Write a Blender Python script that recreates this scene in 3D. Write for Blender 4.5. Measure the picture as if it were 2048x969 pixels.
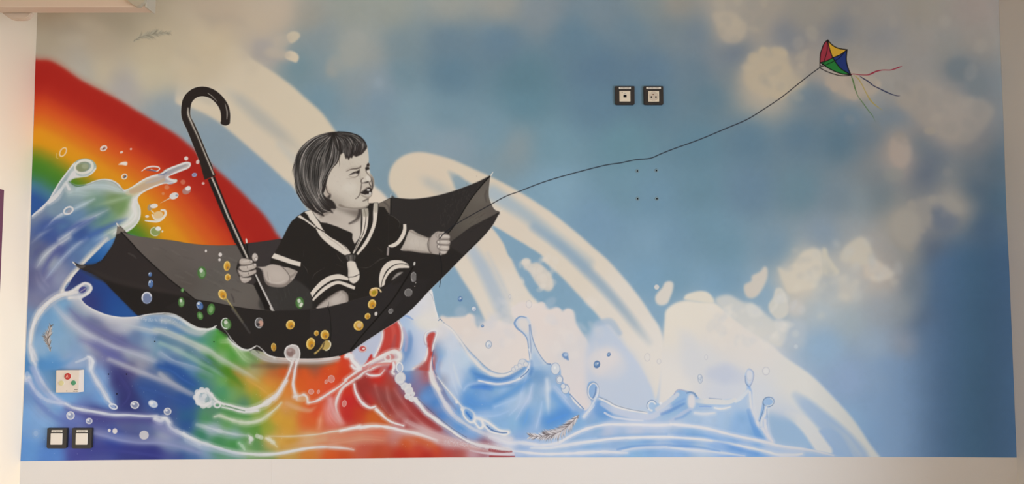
import bpy, bmesh, math, random
import numpy as np
from mathutils import Vector, Matrix, Euler

for _o in list(bpy.data.objects): bpy.data.objects.remove(_o)
SCN = bpy.context.scene
COL = SCN.collection

# ================================================================ light and surface constants
P1, C1_ = 108, (.90, .975, 1.04)
P2, C2_ = 2.5, (.95, .98, 1.0)
WY0, WY1, WZ0, WZ1, TILT, SPR = -5.0, -1.00, .35, 2.12, 12, 150
SUNE, SUNZ = 1.75, .012
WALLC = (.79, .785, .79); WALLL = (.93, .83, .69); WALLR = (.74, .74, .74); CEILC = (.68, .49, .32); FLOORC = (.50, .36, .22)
LIGHTFIT = [[-0.08645, -0.00099911, 0.12448, -0.24549, -0.026824, -0.097845, -0.75982, 0.11218, 0.017281, 0.030927, -0.38164, 1.0293, -0.33266, -1.2589, -0.038208, 0.20142, 0.25011, 0.40679],
  [-0.19865, 0.050674, 0.15938, -0.28215, -0.0046627, -0.10935, -0.87898, 0.087319, -0.004193, 0.029779, -0.43403, 1.0408, -0.41871, -1.3679, -0.039501, 0.23051, 0.30763, 0.48585],
  [-0.30848, 0.098668, 0.19256, -0.30821, 0.026298, -0.13028, -0.87893, 0.062197, -0.014168, 0.025919, -0.54649, 0.59288, -0.42218, -1.0386, -0.038971, 0.23338, 0.34334, 0.50785]]   # smooth fit of the rendered light on the bare wall
# ================================================================ camera
FPX = 1479.0                       # focal length in pixels of the 2048 px wide frame
DIST, CAMZ, TAN = 2.99, 1.5, 0.0584
TH = math.atan(TAN)
cam = bpy.data.objects.new('camera', bpy.data.cameras.new('camera')); COL.objects.link(cam)
cam.data.sensor_width = 36.0; cam.data.lens = FPX*36/2048; cam.data.clip_start = .02
cam.location = (0, -DIST, CAMZ); cam.rotation_euler = (math.pi/2+TH, 0, 0)
SCN.camera = cam
SCN.view_settings.view_transform = 'Standard'; SCN.view_settings.look = 'None'
SCN.view_settings.gamma = 1.0; SCN.view_settings.exposure = EXPO = 0.0
SCN.view_settings.use_curve_mapping = False

def ray(px, py):
    u = (np.asarray(px, float)-1024)/FPX; v = (484.5-np.asarray(py, float))/FPX
    return u, np.cos(TH)-v*np.sin(TH), np.sin(TH)+v*np.cos(TH)
def WP(px, py, y=0.0):             # point of the plane at depth y seen at photo position
    u, dy, dz = ray(px, py); t = (y+DIST)/dy
    return u*t, y, CAMZ+dz*t
def wp(px, py, y=0.0):
    a = WP(px, py, y); return Vector((float(a[0]), y, float(a[2])))
XL = wp(57.5, 480).x; XR = wp(2016, 480).x
ZC = 2.80; YB = -5.4               # ceiling height, rear wall

# ================================================================ light
w = bpy.data.worlds.new('sky'); SCN.world = w; w.use_nodes = True
bg = w.node_tree.nodes['Background']; bg.inputs[0].default_value = (.75, .85, 1, 1); bg.inputs[1].default_value = 0.6
def area(name, loc, rot, sx, sy, power, col, spread=180):
    l = bpy.data.lights.new(name, 'AREA'); l.shape = 'RECTANGLE'; l.size = sx; l.size_y = sy
    l.energy = power; l.color = col; l.spread = math.radians(spread)
    o = bpy.data.objects.new(name, l); o.location = loc; o.rotation_euler = rot; COL.objects.link(o)
    return o
# daylight entering by the side window (right wall) and by an added, unseen rear window that evens it
WIN1 = dict(y0=WY0, y1=WY1, z0=WZ0, z1=WZ1)
WIN2 = dict(x0=-1.5, x1=1.2, z0=WZ0, z1=WZ1)
area('side_window_daylight', (XR+.30, (WY0+WY1)/2, (WZ0+WZ1)/2), (0, math.radians(90-TILT), 0), WZ1-WZ0, WY1-WY0, P1, C1_, SPR)
area('rear_fill_light', (-.15, YB-.30, (WZ0+WZ1)/2), (math.radians(90-TILT), 0, 0), 2.7, WZ1-WZ0, P2, C2_, SPR)
# added low soft sun through the side window, to brighten the left wall
_s = bpy.data.lights.new('left_wall_fill_sun', 'SUN'); _s.energy = SUNE; _s.angle = math.radians(15); _s.color = (1, .93, .84)
_o = bpy.data.objects.new('left_wall_fill_sun', _s); COL.objects.link(_o); _o.location = (4, -2, 2)
_o.rotation_euler = Vector((1, -.245, SUNZ)).to_track_quat('Z', 'Y').to_euler()
# ================================================================ materials
def mat(name, col, rough=.6, spec=.3, noise=0., nscale=8., bump=0., bscale=200., metal=0.):
    m = bpy.data.materials.new(name); m.use_nodes = True; nt = m.node_tree; b = nt.nodes['Principled BSDF']
    b.inputs['Base Color'].default_value = (*col, 1); b.inputs['Roughness'].default_value = rough
    b.inputs['Specular IOR Level'].default_value = spec; b.inputs['Metallic'].default_value = metal
    tc = nt.nodes.new('ShaderNodeTexCoord')
    if noise:
        n = nt.nodes.new('ShaderNodeTexNoise'); n.inputs['Scale'].default_value = nscale; n.inputs['Detail'].default_value = 5
        r = nt.nodes.new('ShaderNodeMix'); r.data_type = 'RGBA'
        r.inputs[6].default_value = (*[c*(1-noise) for c in col], 1); r.inputs[7].default_value = (*[min(1, c*(1+noise)) for c in col], 1)
        nt.links.new(tc.outputs['Object'], n.inputs['Vector']); nt.links.new(n.outputs['Fac'], r.inputs[0]); nt.links.new(r.outputs[2], b.inputs['Base Color'])
    if bump:
        n = nt.nodes.new('ShaderNodeTexNoise'); n.inputs['Scale'].default_value = bscale; n.inputs['Detail'].default_value = 3
        p = nt.nodes.new('ShaderNodeBump'); p.inputs['Strength'].default_value = bump; p.inputs['Distance'].default_value = .001
        nt.links.new(tc.outputs['Object'], n.inputs['Vector']); nt.links.new(n.outputs['Fac'], p.inputs['Height']); nt.links.new(p.outputs['Normal'], b.inputs['Normal'])
    return m
M_wall = mat('white_wall_paint', WALLC, .75, .15, .012, 3, .15, 350)
M_wallL = mat('left_wall_paint', WALLL, .75, .15, .012, 3, .15, 350)
M_wallR = mat('right_wall_paint', WALLR, .75, .15, .012, 3, .15, 350)
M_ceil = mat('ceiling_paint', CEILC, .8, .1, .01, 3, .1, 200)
M_floor = mat('floor_linoleum', FLOORC, .45, .3, .05, 14, .1, 60)
M_black = mat('black_plastic', (.022, .022, .024), .35, .5, .1, 40)
M_white = mat('white_plastic', (.80, .77, .72), .35, .5, .02, 40)
M_cream = mat('cream_plastic', (.78, .72, .60), .4, .5, .02, 40)
M_hole = mat('dark_hole', (.008, .008, .01), .9, .1, .1, 30)
M_label = mat('paper_label', (.78, .76, .70), .5, .3, .02, 60)
M_ink = mat('printed_ink', (.10, .09, .09), .7, .2, .2, 60)
M_red = mat('red_button', (.50, .030, .028), .35, .5, .05, 50)
M_redl = mat('pale_red_mark', (.75, .30, .26), .5, .4, .05, 50)
M_yel = mat('yellow_button', (.66, .62, .34), .35, .5, .05, 50)
M_grn = mat('green_button', (.06, .30, .16), .35, .5, .05, 50)
M_case = mat('casing_enamel', (.66, .53, .42), .5, .3, .015, 6)
M_purple = mat('purple_board', (.165, .060, .105), .6, .3, .06, 10)
M_frame = mat('window_frame_paint', (.8, .8, .78), .4, .4, .01, 10)
M_plug = mat('painted_plug', (.20, .32, .40), .5, .4, .04, 80)
M_steel = mat('steel_screw', (.35, .36, .38), .35, .5, .05, 80, metal=.8)

# ================================================================ mesh helpers
def obj(name, bm, m, parent=None, loc=None):
    me = bpy.data.meshes.new(name); bm.normal_update(); bm.to_mesh(me); bm.free()
    o = bpy.data.objects.new(name, me); COL.objects.link(o)
    for k in (m if isinstance(m, (list, tuple)) else [m]): me.materials.append(k)
    if loc is not None: o.location = loc
    if parent is not None: o.parent = parent
    return o
def thing(name, label, cat, loc, group=None):
    o = bpy.data.objects.new(name, None); o.empty_display_size = .05; COL.objects.link(o); o.location = loc
    o['label'] = label; o['category'] = cat
    if group: o['group'] = group
    return o
def box(bm, x0, x1, y0, y1, z0, z1, bev=0., seg=2):
    b2 = bmesh.new(); bmesh.ops.create_cube(b2, size=1)
    for v in b2.verts: v.co = Vector(((x0+x1)/2+v.co.x*(x1-x0), (y0+y1)/2+v.co.y*(y1-y0), (z0+z1)/2+v.co.z*(z1-z0)))
    if bev: bmesh.ops.bevel(b2, geom=list(b2.edges), offset=bev, segments=seg, affect='EDGES', profile=.5)
    me = bpy.data.meshes.new('t'); b2.to_mesh(me); b2.free(); bm.from_mesh(me); bpy.data.meshes.remove(me); return bm
def Bx(*a, **k): return box(bmesh.new(), *a, **k)
def struct(name, bm, m):
    o = obj(name, bm, m); o['kind'] = 'structure'; return o
def prism(bm, outline, y0, y1):
    """closed outline of (x,z) extruded from y0 (front) to y1 (back)"""
    n = len(outline); a = [bm.verts.new((x, y0, z)) for x, z in outline]; b = [bm.verts.new((x, y1, z)) for x, z in outline]
    bm.faces.new(a); bm.faces.new(b[::-1])
    for i in range(n): bm.faces.new((a[i], b[i], b[(i+1) % n], a[(i+1) % n]))
    bmesh.ops.recalc_face_normals(bm, faces=bm.faces); return bm
def rrect(w, h, r, n=5, rt=None):
    rt = r if rt is None else rt; P = []
    for cx, cz, a0, rr in ((w/2, h/2, 0, rt), (-w/2, h/2, 90, rt), (-w/2, -h/2, 180, r), (w/2, -h/2, 270, r)):
        sx = 1 if cx > 0 else -1; sz = 1 if cz > 0 else -1
        for k in range(n+1):
            a = math.radians(a0+90*k/n); P.append((cx-sx*rr+rr*math.cos(a), cz-sz*rr+rr*math.sin(a)))
    return P
def disc(bm, x, z, r, y0, y1, n=28, rx=None, dome=0.):
    P = [(x+(rx or r)*math.cos(2*math.pi*k/n), z+r*math.sin(2*math.pi*k/n)) for k in range(n)]
    if not dome: return prism(bm, P, y0, y1)
    rings = []
    for i in range(5):
        t = i/4*math.pi/2; s = math.cos(t)*.999+.001; yy = y0-dome*math.sin(t)
        rings.append([bm.verts.new((x+(px-x)*s, yy, z+(pz-z)*s)) for px, pz in P])
    base = [bm.verts.new((px, y1, pz)) for px, pz in P]
    R = [base]+rings
    for a, b in zip(R, R[1:]):
        for k in range(n): bm.faces.new((a[k], a[(k+1) % n], b[(k+1) % n], b[k]))
    bm.faces.new(rings[-1]); bm.faces.new(base[::-1]); bmesh.ops.recalc_face_normals(bm, faces=bm.faces); return bm

# ================================================================ room shell
T = .12
def wall_hole_x(name, x0, x1, ya, yb, hy0, hy1, hz0, hz1, m):   # wall in the y-z plane with an opening
    bm = bmesh.new()
    box(bm, x0, x1, ya, hy0, 0, ZC); box(bm, x0, x1, hy1, yb, 0, ZC); box(bm, x0, x1, hy0, hy1, 0, hz0); box(bm, x0, x1, hy0, hy1, hz1, ZC)
    return struct(name, bm, m)
struct('wall_back', Bx(XL-T, XR+.3, 0, T, 0, ZC), M_wall)
struct('wall_left', Bx(XL-T, XL, YB-.3, 0, 0, ZC), M_wallL)
wall_hole_x('wall_right', XR, XR+.28, YB-.3, 0, WIN1['y0'], WIN1['y1'], WIN1['z0'], WIN1['z1'], M_wallR)
bm = bmesh.new()
box(bm, XL, WIN2['x0'], YB-.26, YB, 0, ZC); box(bm, WIN2['x1'], XR, YB-.26, YB, 0, ZC)
box(bm, WIN2['x0'], WIN2['x1'], YB-.26, YB, 0, WIN2['z0']); box(bm, WIN2['x0'], WIN2['x1'], YB-.26, YB, WIN2['z1'], ZC)
struct('wall_rear', bm, M_wall)
struct('floor', Bx(XL-T, XR+.3, YB-.3, T, -.1, 0), M_floor)
struct('ceiling', Bx(XL-T, XR+.3, YB-.3, T, ZC, ZC+.1), M_ceil)
bm = bmesh.new(); y0, y1, z0, z1 = (WIN1[k] for k in ('y0', 'y1', 'z0', 'z1'))
for a, b, c, d in ((y0, y0+.05, z0, z1), (y1-.05, y1, z0, z1), ((y0+y1)/2-.03, (y0+y1)/2+.03, z0, z1), (y0, y1, z0, z0+.05), (y0, y1, z1-.05, z1)):
    box(bm, XR+.19, XR+.24, a, b, c, d, .004)
struct('window_1', bm, M_frame)
bm = bmesh.new(); x0, x1, z0, z1 = (WIN2[k] for k in ('x0', 'x1', 'z0', 'z1'))
for a, b, c, d in ((x0, x0+.05, z0, z1), (x1-.05, x1, z0, z1), ((x0+x1)/2-.03, (x0+x1)/2+.03, z0, z1), (x0, x1, z0, z0+.05), (x0, x1, z1-.05, z1)):
    box(bm, a, b, YB-.24, YB-.19, c, d, .004)
struct('window_2_added', bm, M_frame)  # unseen rear window, added to even the light across the mural
for nm, b in (('baseboard_back', (XL, XR, -.012, 0, 0, .08)), ('baseboard_left', (XL, XL+.012, YB, -.013, 0, .08)), ('baseboard_right', (XR-.012, XR, YB, -.013, 0, .08))):
    struct(nm, Bx(*b, bev=.003), M_frame)
a = wp(544, 919); b = wp(550, 968)
struct('trim_1', Bx(a.x, a.x+.0026, -.0005, 0, .08, a.z, bev=.0002, seg=1), M_wall)
# ---------------------------------------------------------------- mural painter (numpy)
# The mural is a real painting on a flat wall: it is painted here stroke by stroke and
# stored as paint colour on the wall-plane mesh.  Coordinates follow the photo frame.
SC = 1.25                      # canvas samples per photo pixel
CW, CH = 2048, 930
NW, NH = int(CW*SC), int(CH*SC)
IMG = np.zeros((NH, NW, 3), np.float32)
LAB = np.zeros((NH, NW), np.int16)
ELS = ['painted_sky']          # element paths, index = label
CLIP = None
RNG = np.random.RandomState(7)

def el(path, new=False):
    if path is None: return None
    if not new and path in ELS: return ELS.index(path)
    ELS.append(path); return len(ELS)-1

def TR(ox, oy, s):
    return lambda *p: [(ox + p[i]/s, oy + p[i+1]/s) for i in range(0, len(p), 2)]
ID = TR(0, 0, 1)
tA = TR(0, 0, 4.0375); tB = TR(0, 240, 4.0375); tC = TR(0, 480, 4.0375); tD = TR(0, 720, 3.8925)
tH = TR(560, 250, 5.1); tG = TR(540, 400, 4.404); tR = TR(740, 380, 4.404); tU = TR(340, 160, 3.461)
tV = TR(200, 440, 4.844); tW = TR(320, 600, 4.844); tX = TR(360, 760, 4.636); tY = TR(620, 560, 5.382)
tZ = TR(660, 700, 4.214); tP = TR(860, 560, 4.4056); tQ = TR(980, 740, 5.1); tS = TR(1300, 480, 3.461)
tT = TR(1320, 720, 4.615); tJ = TR(1680, 700, 3.603); tK = TR(1600, 60, 4.846); tL = TR(1660, 200, 3.461)
tM = TR(400, 0, 4.0375); tN = TR(740, 280, 4.038); tO = TR(860, 440, 2.6926); tI = TR(1240, 0, 4.038)
tE = TR(460, 500, 8.07); tF = TR(680, 300, 7.45); tB2 = TR(50, 580, 6.058); tB3 = TR(220, 300, 5.385)
tQ2 = TR(1180, 680, 5.383)
tK2 = TR(1648, 0, 4.405)

def spl(pts, closed=False, n=6):
    p = np.array(pts, float); N = len(p)
    if N < 3: return p
    out = []
    rng = range(N) if closed else range(N-1)
    for i in rng:
        if closed: a, b, c, d = p[(i-1) % N], p[i], p[(i+1) % N], p[(i+2) % N]
        else:
            b, c = p[i], p[i+1]; a = p[i-1] if i else 2*b-c; d = p[i+2] if i+2 < N else 2*c-b
        for k in range(n):
            t = k/n
            out.append(.5*((2*b)+(c-a)*t+(2*a-5*b+4*c-d)*t*t+(3*b-a-3*c+d)*t**3))
    if not closed: out.append(p[-1])
    return np.array(out)

def blur(m, s):
    if s < .3: return m
    r = int(math.ceil(s*2.6)); k = np.exp(-.5*(np.arange(-r, r+1)/s)**2); k /= k.sum()
    if s > 9:      # three box passes, cheap
        w = max(1, int(round(s*1.0)))
        for ax in (0, 1):
            for _ in range(3):
                q = np.pad(m, [(w+1, w) if a == ax else (0, 0) for a in range(m.ndim)], mode='edge')
                c = np.cumsum(q, axis=ax, dtype=np.float64)
                n = 2*w+1; L = m.shape[ax]
                m = (np.take(c, range(n, n+L), axis=ax)-np.take(c, range(0, L), axis=ax))/n
        return m.astype(np.float32)
    for ax in (0, 1):
        q = np.pad(m, [(r, r) if a == ax else (0, 0) for a in range(m.ndim)], mode='edge'); L = m.shape[ax]
        o = np.zeros_like(m)
        for i, w in enumerate(k):
            o += w*(q[i:i+L] if ax == 0 else q[:, i:i+L])
        m = o
    return m

def comp(x0, y0, m, col, a, e):
    """blend colour into the canvas through mask m (at canvas offset x0,y0)"""
    h, w = m.shape
    sx0, sy0 = max(0, -x0), max(0, -y0)
    ex, ey = min(w, NW-x0), min(h, NH-y0)
    if ex <= sx0 or ey <= sy0: return
    m = m[sy0:ey, sx0:ex]; X, Y = x0+sx0, y0+sy0; h, w = m.shape
    if CLIP is not None: m = m*CLIP[Y:Y+h, X:X+w]
    c = np.asarray(col, np.float32)
    c = c[Y:Y+h, X:X+w] if c.ndim == 3 else c.reshape(1, 1, 3)/255.
    k = (m*a)[..., None]
    D = IMG[Y:Y+h, X:X+w]
    D += (c-D)*k
    if e is not None:
        if isinstance(e, str): e = el(e)
        LAB[Y:Y+h, X:X+w][(m*min(1, a*1.2)) > .5] = e

def cover(pts):
    p = np.array(pts, float)*SC
    x0, y0 = np.floor(p.min(0)).astype(int)-1; x1, y1 = np.ceil(p.max(0)).astype(int)+2
    x0 = max(x0, -60); y0 = max(y0, -60); x1 = min(x1, NW+60); y1 = min(y1, NH+60)
    w, h = x1-x0, y1-y0
    if w < 1 or h < 1: return 0, 0, np.zeros((1, 1), np.float32)
    acc = np.zeros((h, w+1), np.float32); SS = 4
    ax, ay = p[:, 0]-x0, p[:, 1]-y0; bx, by = np.roll(ax, -1), np.roll(ay, -1)
    for r in range(h):
        for s in range(SS):
            y = r+(s+.5)/SS
            k = (ay <= y) != (by <= y)
            if not k.any(): continue
            xs = np.sort(ax[k]+(y-ay[k])*(bx[k]-ax[k])/(by[k]-ay[k]))
            xs = np.clip(xs, 0, w)
            for i in range(0, len(xs)-1, 2):
                a, b = xs[i], xs[i+1]
                if b <= a: continue
                ia, ib = int(a), int(b)
                if ia == ib: acc[r, ia] += (b-a)/SS
                else:
                    acc[r, ia] += (ia+1-a)/SS; acc[r, ia+1:ib] += 1/SS
                    acc[r, ib] += (b-ib)/SS
    return x0, y0, np.clip(acc[:, :w], 0, 1)

def fill(pts, col, soft=.5, a=1., e=None, sm=True, cap=None):
    p = spl(pts, True) if sm else np.array(pts)
    x0, y0, m = cover(p)
    s = soft*SC
    if s >= .3:
        r = int(math.ceil(s*2.8))+1
        m = blur(np.pad(m, r), s); x0 -= r; y0 -= r
    comp(x0, y0, m, col, a, e)
    return p

def mask_of(pts, soft=.5, sm=True):
    p = spl(pts, True) if sm else np.array(pts)
    x0, y0, m = cover(p); M = np.zeros((NH, NW), np.float32)
    h, w = m.shape; sx, sy = max(0, -x0), max(0, -y0); ex, ey = min(w, NW-x0), min(h, NH-y0)
    M[y0+sy:y0+ey, x0+sx:x0+ex] = m[sy:ey, sx:ex]
    return blur(M, soft*SC) if soft*SC >= .3 else M

def stroke(pts, w, col, soft=1., a=1., e=None, sm=True, rough=0.):
    """w: width or list of widths along the path; a: alpha or list"""
    p = np.array(pts, float); N = len(p)
    ws = np.interp(np.linspace(0, 1, N), np.linspace(0, 1, np.size(w)), np.atleast_1d(w))
    al = np.interp(np.linspace(0, 1, N), np.linspace(0, 1, np.size(a)), np.atleast_1d(a))
    if sm and N > 2:
        n = 6; q = spl(p, False, n); t = np.linspace(0, N-1, len(q))
        ws = np.interp(t, range(N), ws); al = np.interp(t, range(N), al); p = q
    if rough:
        j = RNG.randn(len(p)+8); j = np.convolve(j, [.1,.2,.4,.2,.1], 'same')[4:-4]*1.9; ws = ws*(1+rough*np.clip(j, -2, 2))
    p = p*SC; ws = np.maximum(ws, .05)*SC*.5; sf = max(soft*SC, .8)
    mg = ws.max()+sf+1
    x0, y0 = np.floor(p.min(0)-mg).astype(int); x1, y1 = np.ceil(p.max(0)+mg).astype(int)
    x0 = max(x0, 0); y0 = max(y0, 0); x1 = min(x1, NW); y1 = min(y1, NH)
    if x1 <= x0 or y1 <= y0: return
    M = np.zeros((y1-y0, x1-x0), np.float32)
    for i in range(len(p)-1):
        a0, b0 = p[i], p[i+1]; r = max(ws[i], ws[i+1])+sf+1
        u0, v0 = np.floor(np.minimum(a0, b0)-r).astype(int)-[x0, y0]; u1, v1 = np.ceil(np.maximum(a0, b0)+r).astype(int)-[x0, y0]
        u0 = max(u0, 0); v0 = max(v0, 0); u1 = min(u1, M.shape[1]); v1 = min(v1, M.shape[0])
        if u1 <= u0 or v1 <= v0: continue
        X = np.arange(u0, u1)[None, :]+.5+x0-a0[0]; Y = np.arange(v0, v1)[:, None]+.5+y0-a0[1]
        d = b0-a0; L = d@d+1e-9
        t = np.clip((X*d[0]+Y*d[1])/L, 0, 1)
        ds = np.hypot(X-t*d[0], Y-t*d[1]); R = ws[i]+(ws[i+1]-ws[i])*t
        c = np.clip((R-ds)/sf+.5, 0, 1)
        if sf > 2: c = c*c*(3-2*c)
        thin = np.minimum(1, 2*R/sf) if sf <= 2 else 1
        c = c*(al[i]+(al[i+1]-al[i])*t)*thin
        np.maximum(M[v0:v1, u0:u1], c, out=M[v0:v1, u0:u1])
    comp(x0, y0, M, col, 1., e)

def blob(x, y, rx, ry, col, soft=1., a=1., rot=0., e=None):
    x *= SC; y *= SC; rx = max(rx*SC, .2); ry = max(ry*SC, .2); s = max(soft*SC, .8)
    r = max(rx, ry)+s*1.5+2
    x0, y0 = int(x-r), int(y-r); n = int(2*r)+2
    X = np.arange(n)[None, :]+x0+.5-x; Y = np.arange(n)[:, None]+y0+.5-y
    c, s_ = math.cos(math.radians(rot)), math.sin(math.radians(rot))
    U = X*c+Y*s_; V = -X*s_+Y*c
    q = np.hypot(U/rx, V/ry)+1e-6; d = (q-1)*np.hypot(U, V)/q
    m = np.clip(.5-d/s, 0, 1)
    if s > 2: m = m*m*(3-2*m)
    comp(x0, y0, m.astype(np.float32), col, a, e)

def ring(x, y, rx, ry, w, col, soft=1., a=1., rot=0., e=None, t0=0, t1=360):
    c, s = math.cos(math.radians(rot)), math.sin(math.radians(rot))
    ts = np.radians(np.linspace(t0, t1, 24))
    stroke([(x+rx*math.cos(t)*c-ry*math.sin(t)*s, y+rx*math.cos(t)*s+ry*math.sin(t)*c) for t in ts], w, col, soft, a, e, sm=False)

def field(cp, p=2.2, r0=14., step=4, bl=8.):
    """smooth colour field through control points (x,y,r,g,b)"""
    cp = np.array(cp, np.float32); n = int(math.ceil(CW/step))+1; m = int(math.ceil(CH/step))+1
    X, Y = np.meshgrid(np.arange(n)*step, np.arange(m)*step)
    acc = np.zeros((m, n, 3), np.float32); W = np.zeros((m, n), np.float32)
    for x, y, r, g, b in cp:
        w = ((X-x)**2+(Y-y)**2+r0*r0)**(-p); w = (w/1e-6).astype(np.float32)
        W += w; acc += w[..., None]*np.array([r, g, b], np.float32)
    F = blur(acc/W[..., None]/255., bl/step)
    # bilinear to canvas
    gx = (np.arange(NW)+.5)/SC/step; gy = (np.arange(NH)+.5)/SC/step
    ix = np.minimum(gx.astype(int), n-2); iy = np.minimum(gy.astype(int), m-2)
    fx = (gx-ix)[None, :, None]; fy = (gy-iy)[:, None, None]
    A = F[iy][:, ix]; B = F[iy][:, ix+1]; C = F[iy+1][:, ix]; D = F[iy+1][:, ix+1]
    return ((A*(1-fx)+B*fx)*(1-fy)+(C*(1-fx)+D*fx)*fy).astype(np.float32)

def noise(scale, seed, octv=3):
    R = np.random.RandomState(seed); out = np.zeros((NH, NW), np.float32); amp = 1.; tot = 0
    for o in range(octv):
        s = scale/2**o; n = int(CW/s)+3; m = int(CH/s)+3; g = R.rand(m, n).astype(np.float32)*2-1
        gx = np.arange(NW)/SC/s; gy = np.arange(NH)/SC/s; ix = gx.astype(int); iy = gy.astype(int)
        fx = gx-ix; fy = gy-iy; fx = (fx*fx*(3-2*fx))[None]; fy = (fy*fy*(3-2*fy))[:, None]
        out += amp*((g[iy][:, ix]*(1-fx)+g[iy][:, ix+1]*fx)*(1-fy)+(g[iy+1][:, ix]*(1-fx)+g[iy+1][:, ix+1]*fx)*fy)
        tot += amp; amp *= .5
    return out/tot
# ---------------------------------------------------------------- sky, clouds, arches, rainbow
def CP(s):
    o = []
    for t in s.replace('\n', ';').split(';'):
        t = t.strip()
        if not t: continue
        xy, c = t.split(':'); x, y = xy.split(','); o.append((float(x), float(y))+tuple(float(v) for v in c.split(',')))
    return o

SKY = CP('''100,20:165,145,120;250,40:162,148,125;450,20:178,160,138;560,30:180,163,143;620,40:150,145,133;700,20:145,147,138;780,20:145,147,138;900,10:148,148,140;1000,10:148,146,138;1080,20:128,136,140;1200,20:118,132,140;1300,15:130,138,138;1350,10:148,142,132;1450,10:165,155,142;1550,20:160,150,138;1650,20:150,142,132;1750,20:142,134,126;1850,20:138,128,116;1950,20:140,126,116
100,90:168,152,128;200,90:175,158,134;300,100:185,168,140;430,90:190,172,144;520,50:182,165,143;530,100:168,158,148;620,90:128,140,142;640,70:130,140,142;710,80:150,152,145;740,110:148,150,145;800,90:120,135,140;900,80:105,125,137;1000,80:102,125,140;1150,80:100,125,140;1270,60:110,130,142;1340,60:120,132,138;1400,70:115,128,138;1450,60:172,160,145;1520,50:162,152,140;1570,60:125,128,135;1600,40:150,143,133;1680,60:115,120,128;1720,50:140,135,130;1760,80:130,128,128;1850,80:138,130,122;1950,80:138,128,118
200,140:188,172,145;300,150:192,178,150;380,140:192,175,148;470,140:195,178,152;600,130:112,135,142;650,130:125,140,145;700,110:152,154,146;720,160:135,145,148;760,165:138,150,158;800,150:112,135,145;900,150:98,125,140;1050,160:95,125,137;1200,140:95,120,138;1300,140:98,122,140;1400,140:105,125,138;1430,120:125,132,138;1470,110:110,120,132;1500,150:180,165,145;1550,140:185,170,148;1600,130:160,150,138;1620,100:150,142,135;1590,90:125,128,135;1650,150:165,152,140;1700,110:145,138,130;1760,130:150,142,133;1830,130:138,132,126;1900,100:130,125,118;1920,135:105,110,112;1950,170:112,116,118;1850,190:148,138,128;1900,210:150,138,128
640,200:115,140,152;760,200:122,142,155;820,220:125,148,158;900,230:115,140,152;1050,210:100,132,145;1200,210:100,128,145;1300,200:98,125,140;1420,190:100,125,138;1450,150:120,130,135;1530,180:185,170,150;1570,185:170,160,145;1600,190:110,128,140;1640,190:105,122,135;1690,170:172,155,138;1720,180:165,152,138;1740,200:140,140,138;1700,230:100,122,138;1760,250:115,125,132;1790,230:108,120,130;1800,200:150,140,130
700,300:128,152,165;820,270:130,150,160;900,290:135,152,162;1000,270:118,145,158;1030,290:135,148,152;1100,290:115,145,158;1250,290:105,138,150;1400,290:100,130,145;1500,280:98,125,142;1600,270:98,122,138;1680,280:90,115,130;1740,270:105,118,128;1790,280:150,138,128;1800,310:165,148,135;1795,330:158,145,135;1840,290:105,112,118;1860,250:140,130,122;1900,270:148,136,125;1870,320:98,106,116;1900,345:120,122,122;1950,290:118,116,115;1950,340:98,106,112;1990,330:85,98,108;1850,350:95,103,115
1100,380:128,158,175;1250,380:112,143,158;1300,400:112,143,162;1400,380:105,135,150;1500,380:105,130,148;1600,380:105,130,142;1680,400:115,130,140;1720,400:128,138,142;1760,350:120,125,128;1760,390:110,120,125;1810,420:140,138,132;1840,400:120,122,125;1900,400:150,142,132;1920,415:145,138,128;1880,430:105,112,122;1850,450:130,128,128;1800,450:158,150,138;1950,380:80,95,108;1970,450:72,92,112;1990,400:75,95,110
1200,450:120,150,172;1350,480:115,145,165;1450,500:112,143,160;1550,500:118,142,158;1650,470:130,145,158;1700,455:145,150,152;1740,490:155,150,145;1720,520:190,178,162;1610,540:195,185,168;1620,560:200,188,172;1590,570:196,184,168;1660,550:175,172,165;1700,560:170,170,168;1750,550:182,170,158;1770,560:170,160,150;1690,580:188,182,172;1820,500:140,138,132;1860,500:90,100,115;1780,520:150,145,140;1830,570:110,120,130;1900,550:75,95,118;1960,550:68,90,115;2000,550:66,88,112
1640,620:170,178,182;1700,640:155,165,170;1760,620:150,155,160;1810,620:140,145,148;1845,640:90,105,125;1650,690:140,165,188;1750,690:145,160,175;1810,690:140,145,155;1850,720:100,120,145;1700,760:138,158,185;1760,760:132,152,175;1830,780:105,130,155;1880,780:72,100,125;1960,750:65,90,112;2010,750:62,85,110;1700,850:130,158,185;1760,870:118,145,175;1830,870:85,115,148;1900,880:66,95,122;1960,870:62,90,110;2020,880:64,84,108;1880,650:72,95,122;1950,650:66,90,114
900,600:132,162,182;950,570:132,160,182;1080,480:128,158,180;1100,600:128,160,182;1180,640:128,162,185;1300,480:125,155,175;1300,560:122,155,178;1350,560:118,150,170;1430,580:122,155,178;1450,560:118,148,168;1530,590:135,160,178;1400,450:112,143,160;1320,640:130,160,182
1230,680:185,195,208;1230,730:225,212,205;1260,720:200,203,215;1200,780:218,208,206;1280,760:195,200,212;1250,800:175,190,212;1300,800:180,195,212;1350,800:190,198,212;1350,700:220,210,202;1420,640:222,212,200;1380,720:205,203,205;1500,700:215,208,202;1450,760:190,195,208;1500,760:195,198,208;1540,800:205,205,208;1560,850:160,180,205;1600,840:145,170,200;1650,880:150,172,200;1150,740:222,210,205;1000,720:222,212,208
330,225:140,150,155;420,290:132,148,158;500,370:128,150,168;560,420:130,155,175;600,300:128,150,162;150,130:170,160,145;250,175:165,158,152;170,145:165,160,150;120,115:172,158,138
200,500:50,100,160;190,520:40,90,150;160,560:45,55,105;200,580:38,65,125;250,620:38,80,140;180,600:48,55,110''')
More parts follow.
